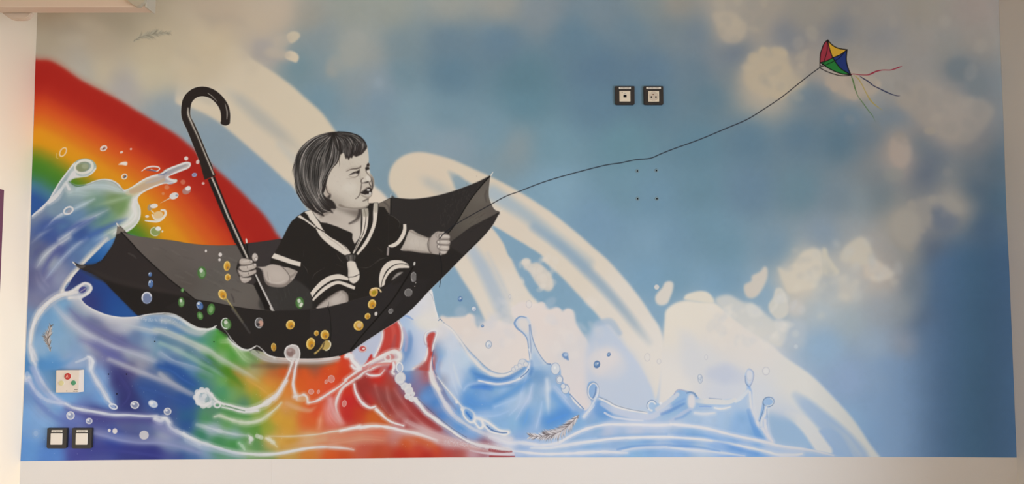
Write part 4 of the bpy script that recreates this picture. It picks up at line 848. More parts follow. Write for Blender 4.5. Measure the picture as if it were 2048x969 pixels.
# tall drip
fill(tP(770,335,840,320,880,350,890,400,900,500,930,590,980,680,1030,740,960,760,890,760,875,700,870,600,850,520,800,460,755,410,745,380), (206,208,214), 1, .75, wv)
fill(tP(780,350,840,340,870,380,870,430,860,480,830,460,780,410), (220,210,204), 2.5, .9, wv)
wst(tP(850,335,800,325,765,345,745,385,770,430,820,470,855,520,868,600,880,700), [1.5,2.4,3,4,3.4,2.6,2,1.6,1.6], (118,148,188), 1.3, .9, wv)
wst(tP(875,400,880,480,890,600,885,690), [2.4,1.6,1.6,1.6], (130,150,185), 1.1, .85, wv)
wst(tP(872,610,885,660,885,700), [2,2.6,2], (222,220,222), 1, .95, wv)
wst(tP(885,395,895,480,925,580,975,675,1025,735,1060,745), [1,1.4,1.4,1.4,1.6,3], (110,135,175), 1, .85, wv)
wst(tP(895,720,900,780,880,840), [5,7,5], (85,130,190), 3, .8, wv); fill(tP(910,640,950,680,1000,750,950,790,900,760), (160,185,212), 3, .8, wv)
# chain of drops
for x, y, r, s in ((1105,785,10,13),(1140,880,8,10),(1190,950,8,8)):
    q = tP(x, y)[0]; blob(q[0], q[1], r*.9, s*.9, (212,212,214), 1.2, .93, 0, wv); ring(q[0], q[1], r*.9, s*.9, 1.3, (140,160,190), 1, .85, 0, wv); blob(q[0]-1, q[1]-2, 2, 3, (228,226,224), 1.2, .9)
for x, y, r in ((710,100,6),(770,200,8),(745,170,5)):
    q = tQ(x, y)[0]; blob(q[0], q[1], r, r*1.1, (212,212,214), 1.2, .93, 0, wv); ring(q[0], q[1], r, r*1.1, 1.3, (135,155,188), 1, .85, 0, wv)
hi(tQ(830,270,870,330,930,390), [3,4,3], .95, 1, WHb, (110,140,190)); wst(tQ(815,250,870,310,955,400), [1.6]*3, (75,115,170), 1, .85, wv)
wst(tQ(800,300,850,370,920,420), [8,10,8], (150,175,208), 5, .7, wv)
# looped drop
ring(1186.5, 783, 10.5, 16, 3, (216,214,216), 1.1, .95, 3, wv); ring(1186.5, 783, 12, 17.5, 1, (100,125,160), 1, .7, 3, wv)
wst(tQ(1080,180,1075,240,1050,290), [2,3.5,2], (75,110,165), 1.2, .9, wv)
hi(tQ(1100,200,1090,260,1060,330,1020,400,960,480), [3,4,4,5,6], .85, 1.5, (205,210,222)); wst(tQ(1050,340,1060,370,1010,430), [2,3,2], (215,218,225), 1.2, .9, wv)
fill(tQ(1110,300,1200,340,1250,480,1180,500,1080,470,1060,400), (100,148,205), 4, .7, wv)
wst(tQ(1110,280,1190,310,1280,362,1400,398,1500,418,1600,435), [1.5]*6, (100,120,150), 1, .85, wv)
hi(tQ(1115,295,1190,330,1280,378,1400,412,1500,430,1600,445), [2.5,3,3,3,2.5,2.5], .95, 1, WHb)
wst(tQ(1140,350,1250,410,1380,450,1500,480,1640,480,1740,430,1836,380), [8,12,12,12,12,12,10], (202,204,216), 5, [.6,.7,.7,.7,.75,.75,.6], wv)
wst(tQ(1170,440,1220,470,1280,490,1440,512,1560,520), [4,4,4,4,3], (218,216,222), 2, [.8,.7,.7,.8,.6], wv)
ring(*tQ(1650,370)[0], 8, 9, 4, (214,216,220), 1.2, .95, 0, wv, 90, 330); ring(*tQ(1650,368)[0], 10, 11, 1.4, (95,125,165), 1, .8, 0, wv, 150, 330)
blob(*tQ(1742,345)[0], 3, 3.2, (228,226,226), 1, .95, 20, wv)
wst(tQ2(720,750,800,700,880,640,940,590), [8,10,9,8], (205,205,212), 4, .85, wv)
wst(tQ2(770,800,850,770,930,730,1010,690), [5,7,6,4], (85,130,195), 3, .85, wv); wst(tQ2(870,720,960,670,1020,640), [3,5,3], (110,150,205), 3, .7, wv)
wst(tQ2(905,590,930,550,970,538,1040,560), [2,2,2,2], (165,165,190), 1.3, .8, wv)
wst(tQ2(1040,575,1080,565,1120,580,1140,610), [2,3,4,4], (105,135,175), 1.5, .85, wv)
fill(tQ2(1060,600,1100,585,1130,620,1135,690,1110,740,1070,740,1050,680), (216,210,210), 1.8, .95, wv)
wst(tQ2(1080,750,1000,790,930,840,860,880), [7,7,6,5], (180,190,212), 4, .8, wv); wst(tQ2(1080,770,1000,830,920,855), [3,5,4], (100,145,200), 3, .7, wv)
wst(tQ2(1160,660,1250,665,1380,670,1480,672,1560,650), [9,11,11,10,8], (214,210,206), 2.5, [.5,.9,.9,.85,.8], wv)
wst(tQ2(1180,720,1250,718,1300,722), [2,3,2], (130,160,210), 1.5, .8, wv); hi(tQ2(1340,735,1400,745,1460,738,1510,725), [2,3,3,1.5], .95, 1, WHb)
wst(tQ2(1280,630,1340,635,1420,640), [1.4,1.2,1], (110,135,170), 1, .7, wv)
hi(tQ2(1130,790,1230,800,1340,790), [5,6,4], [.6,.7,.8], 2.5, (214,214,220))
wst(tT(700,385,750,350,810,290), [6,8,6], (210,210,212), 3, .85, wv)
wst(tT(785,150,790,210,815,245), [1.2,1.8,2.4], (120,140,175), 1, .85, wv); wst(tT(820,85,855,105,865,150,850,210,830,245), [1,1.2,1.6,1.6,2], (140,150,180), 1, .8, wv)
fill(tT(795,110,825,90,855,120,855,180,825,230,800,190), (218,210,210), 1.5, .7, wv)
wst(tT(820,250,840,290,845,315), [3,3,2], (110,150,205), 1.3, .8, wv)
hi(tT(830,300,835,380,845,450,870,530,900,590,950,640,980,690,1030,750), [5,6,6,6,7,6,5,4], [.8,.9,.85,.9,.95,.9,.9,.95], 1.6, (214,214,220))
wst(tT(820,470,850,560,880,650,910,710,960,740), [8,10,10,10,6], (92,140,200), 3, [.6,.8,.8,.8,.7], wv)
ring(*tT(1000,390)[0], 11, 9.5, 1.8, (110,130,160), 1, .9, -10, wv); ring(*tT(1003,390)[0], 9, 7.5, 2, (222,220,220), 1, .8, -10, wv, -60, 120)
hi(tT(980,440,970,500,940,560,935,610), [4,5,5,5], .9, 1.3, (210,212,218), (110,135,175)); wst(tT(985,460,990,560,990,650,1010,720), [1.4,1.4,1.4,1.4], (110,140,180), 1, .75, wv)
wst(tT(950,400,955,450,930,530,915,570), [1.6,1.6,1.6,1.4], (95,125,165), 1, .85, wv); hi(tT(970,560,975,620,1000,700,1040,760), [5,6,5,3], .9, 1.2, (214,212,220))
# long bottom swells
CLIP = mW
hi(tQ(0,690,100,725,200,750,300,745,400,755,500,770,600,765,700,745,800,690,900,640,1000,600,1100,575,1200,560,1350,560,1500,562,1700,568,1836,562)+tT(110,598,300,615,450,640,600,680,750,715,900,745,1050,780,1200,810,1400,835,1500,860,1600,885), [8,8,8,8,7,6,6,6,5,5,5,5,5,5,5,6,6,5,5,5,5,5,5,6,6,5,4,3], [.4,.5,.6,.65,.7,.75,.8,.85,.9,.92,.92,.92,.9,.9,.9,.9,.9,.93,.93,.93,.93,.93,.93,.9,.85,.85,.8,.6], 1.5, (218,216,222))
hi(tQ(420,800,600,800,750,775,900,750,1100,725,1250,705,1400,695,1550,690,1700,688,1836,690)+tT(150,720,300,730,450,745,600,765,750,800,900,830,1000,855,1100,880,1250,880,1310,870), [4,5,6,6,5,5,5,5,5,5,4,4,4,4,4.5,4.5,4.5,5,5,5], [.5,.7,.8,.85,.9,.93,.93,.93,.93,.93,.93,.93,.93,.93,.93,.93,.9,.9,.9,.7], 1.3, (218,217,222))
hi(tQ(230,830,400,850,550,862,700,860,850,855,1000,845,1150,840,1300,845,1400,850), [3,5,5,5,5,6,6,6,4], [.6,.9,.92,.92,.92,.9,.85,.8,.6], 1.5, (216,214,220))
hi(tQ(1350,830,1500,800,1700,785,1836,785)+tT(60,805,200,825,400,845,600,865,780,890), [5,6,7,7,7,6,6,5,3], [.6,.75,.8,.8,.8,.8,.75,.7,.6], 3, (200,206,220))
wst(tQ(1300,815,1450,785,1600,775,1836,770)+tT(80,795,250,800,400,815,550,845), [3,4,4,4,4,4,3,2], (85,135,200), 2.5, .8, wv)
wst(tQ(600,805,800,780,1000,760,1300,740,1600,735), [1,1,1,1,1], (120,160,210), 5, .0, wv)
wst(tT(500,760,600,780,750,830,900,870), [5,6,8,6], (88,138,205), 4, [.4,.6,.7,.5], wv)
wst(tT(250,690,400,700,550,740,700,770), [4,5,6,4], (92,145,205), 4, [.4,.6,.6,.3], wv)
wst(tQ(1100,690,1300,675,1500,665,1800,660), [3,4,5,4], (110,155,205), 3, .6, wv)
wst(tQ(0,870,100,880,250,890), [3,3,2], (190,150,160), 2, .6, wv); wst(tQ(0,820,60,832,130,840,220,838), [6,6,5,3], (150,62,65), 3, .75, wv)
wst(tQ(0,885,120,888,250,885), [4,4,2], (155,60,62), 2, .85, wv); wst(tQ(0,855,100,862,240,860), [3.5,4,5], (214,200,206), 1.6, .85, wv)
wst(tZ(1180,850,1280,870,1400,880,1517,885), [3,4,5,4], (212,196,200), 2, [.4,.8,.9,.9], wv)
for i in range(420):
    u = RNG.rand(); x = 960+560*u; q = tZ(x, 770+75*u+RNG.randn()*14)[0]; blob(q[0], q[1], RNG.uniform(.4,1), RNG.uniform(.4,1), (214,205,208), 1, .4)
for i in range(260):
    q = (RNG.uniform(45, 1600), RNG.uniform(640, 912)); blob(q[0], q[1], RNG.uniform(.3,.8), RNG.uniform(.3,.8), (210,212,215), 1, .45)
CLIP = None
# ---------------------------------------------------------------- umbrella boat
UO = 'painted_umbrella'
el(UO, True)
cin = el(UO+'/canopy_inside', True); cout = el(UO+'/canopy_outside', True); shf = el(UO+'/shaft', True); hnd = el(UO+'/handle', True); ribs = el(UO+'/rib', True); tipe = el(UO+'/rib_tip', True); sid = el(UO+'/side_panel', True)
BK1 = (38,34,32); BK2 = (46,42,40)
TOPL = tV(180,55,210,72,300,150,500,182,700,202,850,228,1000,245,1150,251,1300,247,1440,228,1600,208,1744,186)
OUTL = (tV(170,60,160,140,130,230,80,310,0,412) + tC(810,170,760,200,690,208,640,200,600,182,604,200,660,240,750,277,830,325,900,400,1000,500,1112,612))
WLINE = tC(1180,602,1300,593) + tW(60,128,150,145,230,190,300,235,370,270,450,277,500,270,552,256,600,275,640,320,670,375,720,420,780,460,840,480,890,465,930,450,975,470,1030,520,1100,550,1200,562,1400,572,1550,568,1650,560,1744,545)
RB1 = tY(450,770,560,685,780,540,940,440,1100,310,1290,108,1400,0) + tR(700,710,850,560,1000,410,1080,310,1140,200)
RT1 = tN(1043,578,1010,568,985,535,962,480,957,430,960,380,967,310,972,290)
TP1 = tN(972,290,880,337,770,381,640,426,500,461,350,479,250,474,170,468,110,497,66,516)
def seg(*L):
    o = []
    for p in L: o += [tuple(q) for q in spl(p, False, 5)]
    return o
OUT = seg(TOPL) + [(600,478),(700,430),(745,415)] + seg(TP1[::-1]) + seg(RT1[::-1]) + seg(RB1[::-1]) + seg(WLINE[::-1]) + seg(OUTL[::-1])
fill(OUT, BK1, .5, 1, cout, sm=False)
# left outer panel, slightly lighter on top
lp = tV(175,130,205,122,300,220,400,330,550,470,700,600,830,700,930,775,700,735,450,680,250,630,100,590,0,560,-80,500,-200,450,0,412,80,310,130,230)
fill(lp, (47,41,39), 2, .9, cout)
stroke(tC(660,225,800,290,950,345,1100,380,1280,412,1420,440,1500,460), [14,16,16,14,14,10,6], (52,45,42), 8, [.2,.7,.7,.6,.6,.5,.2], cout)
fill(tC(700,235,850,320,1000,370,1200,410,1420,445,1600,490,1620,640,1450,610,1380,600,1180,600,1112,610,1000,500,900,400,830,325), (33,29,27), 2, .8, cout)
stroke(tC(1040,110,1080,130,1100,150), [3,4,2], (80,72,68), 3, .5, cout)
# tips
fill(tV(180,50,205,75,240,105,225,120,205,122,165,140,168,90), (120,110,98), .7, 1, cin)
# grey inner panel
inner = tV(205,118,250,128,300,150,500,180,700,200,850,228,1000,245,1150,251,1300,247,1360,250,1420,380,1340,400,1320,470,1370,600,1490,630,1600,880,1500,872,1400,858,1300,842,1200,822,1100,800,1000,785,930,775,830,700,700,600,550,470,400,330,300,220)
fill(inner, field(CP('250,475:98,89,82;300,485:95,86,80;350,495:96,87,81;420,500:98,88,82;460,500:92,84,78;330,520:90,82,76;400,530:95,87,82;450,540:92,86,80;380,560:86,78,72;420,570:90,84,78;470,570:95,88,82;430,600:92,86,80;500,600:98,90,83;520,618:92,84,78;480,590:100,92,85'), r0=10), .5, 1, cin, sm=False)
for i in range(70):
    x, y = RNG.uniform(400,1500), RNG.uniform(260,800); q = tV(x, y)[0]
    if y > 780 or x < 420+(y-260)*.9: continue
    d = RNG.uniform(5,22); stroke([q, (q[0]+d, q[1]+d*RNG.uniform(.1,.7))], RNG.uniform(1,4), (112,104,97) if RNG.rand() < .5 else (76,69,64), 3, .22, cin)
stroke(tV(1270,720,1290,760,1300,800), [2,3,2], (55,50,48), 4, .6, cin)
# inner brown part between shaft and child
fill(tV(1410,380,1440,228,1600,208,1744,186,1780,260,1744,620,1700,700,1740,880,1600,880,1500,640,1420,600), (56,50,49), .6, 1, cin, sm=False)
fill([(519,600),(545,570),(590,560),(640,600),(633,618),(600,621),(560,621.5),(524,620)], (56,53,50), 2, .9, cin)
fill(tE(460,290,520,330,560,520,640,590,560,640,450,520,380,420), (44,38,36), 3, .8, cin)
fill(tE(380,560,440,500,720,969,570,969,480,760), (28,25,24), .8, 1, shf, sm=False)
fill(tE(1150,0,1180,340,1120,480,1320,700,1330,969,1453,969,1400,600,1250,300), (36,33,31), 1.5, .8, cin)
for i in range(30):
    q = tE(RNG.uniform(700,1300), RNG.uniform(600,950))[0]; stroke([q, (q[0]+1, q[1]+RNG.uniform(3,9))], 1.5, (72,68,64), 2, .25, cin)
# right dark interior
fill(seg(tN(170,468,350,478,500,460,640,425,770,380,880,335,972,290,900,372,800,500,690,680,620,770,500,800,165,720)), (46,42,40), 1, .9, cin)
for i in range(90):
    t = RNG.rand(); q = tN(560+330*t+RNG.randn()*30, 640-230*t+RNG.randn()*60)[0]
    stroke([q, (q[0]+RNG.randn()*2, q[1]-RNG.uniform(1,6))], .9, (86,80,74), 1.2, .35, cin)
fill(tN(66,516,110,496,167,470,165,604,140,585,110,545,70,543), (108,98,88), .6, 1, sid, sm=False)
stroke(tN(110,500,150,540,160,600), [3,4,3], (70,64,60), 3, .5, sid)
stroke(tN(168,466,168,540,167,606), [2,2.4,2], (24,21,20), .8, 1, ribs)
# right grey panel
rp = seg(tN(972,292,965,330,958,400,962,470,985,533,1010,567,1043,578,1045,586,990,615,940,640,880,672,820,702,760,745,700,790,645,825,628,770,690,680,800,500,900,370))
fill(rp, field(CP('960,380:98,90,82;965,400:104,96,87;940,420:92,84,76;970,415:90,82,74;985,420:88,80,74;930,440:90,83,74;910,460:84,77,70;950,435:95,87,78;900,475:78,70,64'), r0=8), .6, 1, sid, sm=False)
stroke(tN(940,410,930,450,940,500), [3,4,3], (70,63,58), 3, .5, sid)
for i in range(12):
    q = tN(RNG.uniform(740,930), RNG.uniform(600,680))[0]; stroke([q, (q[0]+7, q[1]-5)], 1.5, (70,63,57), 2, .35, sid)
fill(tN(1045,586,940,640,820,702,700,790,645,830,640,860,750,930,900,780,990,690), (50,45,43), 1.2, .8, cout, sm=False)
for i in range(26):
    t = RNG.rand(); q = tN(1040-380*t, 590+235*t+RNG.randn()*3)[0]; stroke([q, (q[0]+RNG.uniform(2,6), q[1]-RNG.uniform(0,4))], 1.4, (40,36,34), 1.2, .5, cout)
# lower front panel (outside), covers the knees later
FRONT = seg(tV(930,775,1000,786,1100,802,1200,823,1300,843,1400,859,1500,873,1600,880,1700,884)+tW(1300,106,1400,100,1510,86,1640,65)+tY(200,291,300,267,400,241,520,206,640,176,730,130,820,72,900,5)+tR(230,760,290,728,330,690,380,640,470,600,560,570,640,540))
FR = FRONT + seg(tR(700,560,740,640,700,712))[-2:] + seg(tY(1400,0,1290,108,1100,310,940,440,780,540,560,685,450,770)) + [(640,716),(560,713),(500,698),(450,668),(430,655),(395,655),(360,635),(330,615),(360,600)]
def front():
    fill(FR, BK1, .6, 1, cout, sm=False)
    fill(tY(215,292,400,241,640,176,760,120,1040,0,1010,60,800,330,600,580,430,760,200,830,235,700,238,560), (43,39,38), 1.5, .9, cout, sm=False)
    fill(tY(1050,-10,1300,-10,1200,180,900,460,560,680,450,765,430,750,620,560,820,310), (42,38,37), 2, .7, cout, sm=False)
    stroke(tW(1625,55,1645,130,1655,230,1658,330,1650,430,1640,560), [1]*6, (16,14,14), .9, .95, ribs)
    stroke(tR(380,680,330,765,290,830,200,969)+tY(700,440,560,600,440,755), [1.8,2.4,2.6,2.4,2.6,2.4,2.6], (20,17,16), .9, 1, ribs)
    stroke(tV(205,118,300,218,400,328,550,468,700,598,830,698,930,775,1000,786,1100,802,1200,823,1300,843,1400,859,1500,873,1600,880), [2.2,2.2,2.2,2.2,2,2,1.6,1.2,1,1,1,1,1,.8], (22,19,18), .9, .95, ribs)
    stroke(tY(400,150,450,160,510,155), [.7,.9,.5], (90,84,78), .9, .7, cout)
front()
stroke(tN(972,290,900,370,800,500,690,680,620,770), [2.4,2,1.8,1.6,2], (20,18,17), .9, 1, ribs)
# rib tips
WT = (214,206,194)
for P, w in ((tV(163,36,172,52,182,62),[2.5,3,2.2]),(tC(588,180,600,192,612,204),[2.5,3,2]),(tV(1416,186,1420,205,1421,225),[2.5,4,3]),(tN(994,260,984,276,975,290),[1.2,2.6,2.2]),(tN(1078,555,1062,565,1045,577),[.6,1.2,2]),(tN(170,434,168,450,168,465),[.8,1.4,1.6])):
    stroke(P, w, WT, .9, .95, tipe)
fill(tC(612,204,640,208,690,208,680,225,655,232,630,222), (95,88,84), .8, .7, cout)
stroke(tV(1421,228,1430,300,1445,370), [1.4,1.8,1.8], (20,18,17), .9, 1, ribs); stroke(tV(1411,240,1420,320,1432,360), [.8]*3, (130,122,114), .9, .6, ribs)
# shaft
def shaft():
    fill(tU(262,690,310,668,425,950,500,1130,450,1130,375,960)+[], (30,26,25), .6, 1, shf, sm=False)
    fill(tV(1217,0,1290,0,1360,150,1450,370,1390,372,1300,200), (28,25,24), .6, 1, shf, sm=False)
    stroke(tU(288,672,340,790,400,940)+tV(1272,30,1340,180,1430,372), [3.6,3.8,4,4,4,4], (150,138,126), 1, 1, shf)
    stroke(tU(290,680,344,800,404,950)+tV(1276,30,1344,180,1432,372), [1.4]*6, (205,196,184), 1.2, .9, shf)
    stroke(tU(298,668,352,788,416,945)+tV(1290,20,1362,180,1448,370), [1]*6, (25,22,21), .9, .9, shf)
    fill(tE(395,420,430,395,720,969,575,969), (26,23,22), .6, 1, shf, sm=False)
    stroke(tE(415,400,500,580,600,780,690,965), [3.4,4,4.2,4.6], (150,142,136), 1, 1, shf)
    stroke(tE(412,400,495,580,596,780,684,962), [1.6]*4, (214,206,198), 1.1, .95, shf)
    stroke(tV(1648,850,1665,875,1690,882), [2,3,1], (190,182,172), 1, .9, shf)
    HC = tU(385,285,385,240,374,190,342,140,292,98,228,80,168,94,124,138,110,200,114,262,146,330,188,430,238,555,262,612)
    stroke(HC, [20,20,20.4,20.4,20.4,20.6,20.8,20.6,20,19.6,20,20.6,21.4,21.8], (206,198,180), 1.5, .6, None)
    stroke(HC, [18,18.4,18.8,18.8,19,19.4,19.2,19,18.4,18,18.6,19.4,20.2,20.6], (40,33,30), .9, 1, hnd)
    fill(tU(204,560,262,530,298,625,316,655,312,664,240,692,228,650), (40,33,30), .6, 1, hnd, sm=False)
    blob(*tU(383,296)[0], 9.4, 5.4, (40,33,30), .9, 1, 0, hnd)
    stroke(tU(262,92,290,112,326,148), [1,1.4,.8], (170,160,146), .9, .9, hnd)
    stroke(tU(382,165,394,210,396,240,394,272), [1,2.4,2.4,1.4], (150,140,128), 1.2, .95, hnd)
    stroke(tU(125,195,128,240,150,300,190,390,240,510,302,655), [3,6,5,3.4,3.4,3.6], (112,100,90), 2, .9, hnd)
    stroke(tU(126,195,127,240,152,302,192,390,242,510,302,655), [1,2.4,1.8,1.4,1.6,1.8], (196,186,170), 1.2, .9, hnd)
    stroke(tU(300,560,306,600,311,640), [.6]*3, (24,20,18), .9, .0, hnd)
shaft()

# ---------------------------------------------------------------- the child
CO = 'painted_child'
el(CO, True)
arm = el(CO+'/arm', True); hand = el(CO+'/hand', True); dres = el(CO+'/sailor_dress', True); trim = el(CO+'/white_trim', True); neck = el(CO+'/neck', True)
face = el(CO+'/face', True); hair = el(CO+'/hair', True); knee = el(CO+'/knee', True); tie = el(CO+'/tie', True)
SK = (190,177,164); SKd = (120,108,98); DB = (37,33,30)
# arm on the left (bent elbow)
def arml():
    P = tE(440,278,560,275,640,245,700,236,780,250,870,280,960,290,1085,340,1070,400,1020,480,950,545,880,595,790,605,700,598,620,575,580,535,555,480,535,400,520,340,480,295)
    fill(P, (176,162,151), .7, 1, arm)
    global CLIP
    CLIP = mask_of(P, .5)
    fill(tE(540,330,600,300,720,290,850,320,940,400,900,500,780,520,680,480,610,420), (190,176,164), 8, .9)
    stroke(tE(580,540,680,570,800,590,900,570,980,500), [6,7,7,7,6], (120,108,100), 5, .75)
    stroke(tE(640,450,650,520,720,540,800,535,880,500), [2,3,3,3,2], (205,192,180), 4, .5)
    stroke(tE(605,360,610,430,630,480), [1,1.4,1], (135,122,112), 2, .6)
    stroke(tE(520,330,560,480,620,560), [3,4,4], (110,98,92), 3, .7)
    stroke(tE(820,260,880,310,930,370,965,440,955,500), [1,1.6,1.8,1.2,1], (70,62,58), 1.4, .85)
    fill(tE(850,265,1060,340,1000,380,960,400,900,320), (160,148,136), 3, .8)
    stroke(tE(980,440,1040,400,1060,360), [5,5,3], (120,110,100), 4, .6)
    stroke(tE(450,278,560,272,650,243), [1.4]*3, (205,194,182), 1.2, .7)
    CLIP = None
    # hand: four curled fingers and the thumb
    fill(tE(115,290,140,260,130,210,150,170,200,135,300,145,360,170,380,195,410,215,430,240,425,300,430,340,420,390,345,440,350,480,290,530,240,545,190,520,160,470,135,400,110,340), (40,34,32), .9, .9, hand)
    F = [(tE(150,200,165,160,200,140,290,150,350,170,372,195,350,225,300,238,220,242,165,235), (182,168,156)),
         (tE(140,290,175,262,260,258,340,240,390,220,418,225,428,260,415,290,350,320,270,345,200,345,160,325), (186,172,160)),
         (tE(125,320,170,345,240,362,320,350,400,325,424,330,420,370,370,400,290,430,210,440,165,420,135,370), (182,168,157)),
         (tE(160,430,210,450,280,455,340,445,345,475,300,515,240,538,195,520,168,480), (180,166,155))]
    for p, c in F:
        fill(p, (95,84,78), 1.1, .9, hand); fill(p, c, .6, .97, hand)
        cx, cy = np.mean(p, 0); blob(cx, cy-1, 8, 2, (203,190,178), 3, .6, -8)
        stroke(p[2:6], .9, (70,62,58), 1.2, .35, hand)
    for q in tE(345,190,405,245): blob(q[0], q[1], 2.4, 2.6, (205,192,182), 1.2, .9, 0, hand); ring(q[0], q[1], 2.6, 2.8, .8, (90,80,74), .9, .7, 0, hand)
    stroke(tE(275,270,285,300), 1, (100,88,82), .9, .8, hand); stroke(tE(295,370,300,395), 1, (60,52,48), .9, .9, hand)
    stroke(tE(145,290,175,330,230,350,300,350), [1.2]*4, (60,52,48), 1, .8, hand); stroke(tE(130,330,150,390,200,425), [1.2]*3, (80,70,64), 1, .7, hand)
    stroke(tE(150,185,150,210,165,225), [2,2,2], (120,108,100), 1.6, .7, hand)
    blob(*tE(405,122)[0], 6.6, 9, (60,52,50), 1.2, .7, -5, hand); blob(*tE(404,121)[0], 5.8, 8.2, (178,165,155), .9, 1, -5, hand); blob(*tE(398,100)[0], 3.4, 4, (198,186,176), 3, .7, 0)
    blob(*tE(424,155)[0], 2.6, 3, (210,198,188), 1.2, .9, 0, hand); ring(*tE(422,150)[0], 3, 3.8, .8, (90,80,74), 1, .7, 0, hand)
arml()
# right arm
def armr():
    global CLIP, arm, hand
    arm = el(CO+'/arm', True); hand = el(CO+'/hand', True)
    P = tR(352,355,420,385,480,410,530,425,550,400,590,370,625,372,660,385,640,560,600,570,530,560,450,555,360,540,270,530,300,470)
    fill(P, (178,166,154), .7, 1, arm)
    CLIP = mask_of(P, .5)
    fill(tR(350,400,450,440,520,450,510,510,400,510,320,490), (200,188,175), 7, .8)
    stroke(tR(355,365,430,400,530,430), [3,4,3], (130,118,108), 3, .6); stroke(tR(300,530,420,545,540,560), [5,5,4], (135,122,112), 4, .6)
    stroke(tR(520,430,510,480,520,530,540,560), [2.4,3,3,3], (95,84,78), 2, .75); stroke(tR(528,440,522,500,548,550), [1.4]*3, (80,70,64), 1.2, .6)
    stroke(tR(545,420,535,480,560,540), [5,6,6], (135,122,112), 5, .6)
    for i in range(60):
        x = RNG.uniform(280,520); y = RNG.uniform(370,550); q = tR(x, y)[0]; stroke([q, (q[0]+.5, q[1]+RNG.uniform(2,6))], .7, (130,118,108) if RNG.rand() < .5 else (212,202,190), 1, .3)
    CLIP = None
    hb = tR(535,430,560,395,600,368,640,380,690,392,705,420,700,440,708,470,700,490,700,520,680,545,670,562,640,570,600,565,550,550,525,510)
    fill(hb, (165,152,142), .7, 1, hand)
    fill(tR(550,420,600,390,600,440,590,500,570,540,540,500), (178,165,155), 4, .8)
    for p in (tR(608,400,625,390,680,393,705,405,703,430,660,435,615,430), tR(590,455,610,442,680,440,708,450,705,475,670,485,620,480,592,475),
              tR(592,495,610,487,690,490,700,505,695,530,660,537,610,525), tR(610,540,640,540,680,545,665,565,630,565)):
        fill(p, (62,54,50), 1.2, .9, hand); cx, cy = np.mean(p, 0)
        q = [(cx+(a-cx)*.93, cy+(b-cy)*.86) for a, b in p]; fill(q, (186,173,162), .6, 1, hand); blob(cx+1, cy-1, 7, 2, (208,196,184), 3, .6)
    for x, y in ((621,408),(602,460),(604,500)): blob(*tR(x, y)[0], 2.2, 3, (205,193,182), 1, .95, 0, hand); ring(*tR(x, y)[0], 2.6, 3.4, .7, (80,70,64), .9, .8, 0, hand)
    stroke(tR(600,370,580,400,600,430), [1,1.4,1], (110,98,90), 1.6, .6, hand)
armr()
# neck
fill(tG(370,85,395,130,430,190,455,205,560,230,700,285,726,300,724,345,745,392,775,360,800,300,815,210,812,95,800,50,600,40,440,120), SK, .7, 1, neck)
CLIP = mask_of(tG(370,85,395,130,430,190,455,205,560,230,700,285,726,300,724,345,745,392,775,360,800,300,815,210,812,95,800,50,600,40,440,120), .5)
fill(tG(570,40,640,75,740,85,830,80,815,150,790,170,730,140,660,110,590,80), (112,101,92), 4, .85)
stroke(tG(790,60,790,120,760,175,700,210), [6,6,5,3], (62,54,50), 4, .8); stroke(tG(700,210,740,205,780,180), [2,2,2], (100,90,82), 2, .6)
fill(tG(455,120,520,100,600,130,640,180,560,190,470,170), (172,158,146), 7, .6); fill(tG(730,220,790,200,800,300,750,380,728,340), (204,192,178), 4, .7)
stroke(tG(400,140,450,200), [3,3], (205,194,180), 3, .5); stroke(tG(560,90,500,120,450,150), [5,6,5], (120,108,98), 5, .5)
CLIP = None
# dress
DR = (tG(300,105,240,148,190,190,160,240,125,310,80,400,40,470,10,512,0,560,40,568,90,575,160,595,250,632,275,600,300,570,325,610,345,700,352,780,356,830,380,880,408,955)
      + tG(600,945,700,915,880,845,960,790,1060,715) + tR(180,830,260,750,300,722,340,690,352,680,300,610,210,590,178,585,165,560,165,510,220,500,275,518,310,440,326,380,322,300,270,298,220,245,165,212,130,155,75,150,72,115)
      + tG(870,30,810,80,800,200,800,320,745,392,724,345,724,300,700,283,450,200,400,150))
DRs = [tuple(p) for p in DR]
fill(DRs, DB, .6, 1, dres, sm=False)
# neckline dark scoop
fill(tG(450,200,500,205,600,240,720,298,722,345,748,395,735,450,710,480,620,400,520,320,470,260), DB, .6, 1, dres, sm=False)
# folds
for P in (tG(955,430,985,465), tG(585,475,615,525,650,560), tG(585,570,650,595), tG(300,440,292,500), tG(370,700,400,650,480,600), tG(790,595,850,600,890,585), tG(930,560,970,530,1020,512), tG(690,825,760,832), tG(285,570,320,610,335,650)):
    stroke(P, [.5,1,.5], (92,86,78), 1, .7, dres)
stroke(tR(160,215,220,245,262,290,255,335), [.8,1,1,.6], (88,82,74), 1, .7, dres); stroke(tR(160,240,165,360,160,480), [.7]*3, (60,56,52), 1, .6, dres); stroke(tR(70,510,110,545), [.6,.8], (90,84,76), 1, .6, dres); stroke(tR(0,680,50,640,90,610,150,598), [.6,.9,.9,.5], (92,86,80), 1, .6, dres)
TW = (214,201,186)
def tr_(p, c=TW, sm=True, e=None):
    fill(p, (24,21,20), .9, .9, dres, sm=sm)
    cx, cy = np.mean(p, 0); fill(p, c, .5, 1, e or trim, sm=sm)
def band(a, b, c=TW):      # band between two edge curves
    p = list(map(tuple, spl(a, False, 5))) + list(map(tuple, spl(b, False, 5)))[::-1]
    stroke(p+[p[0]], 1.6, (24,21,20), .9, .9, dres, sm=False); fill(p, c, .5, 1, trim, sm=False)
# sleeve bands
band(tG(38,470,120,500,200,530,272,550), tG(12,512,100,540,190,570,268,590))
band(tR(292,302,290,350,265,410,225,460,162,490), tR(320,302,320,360,300,420,255,480,205,508,162,503)); tr_(tR(152,503,170,508,165,580,147,578), (150,138,132), False)
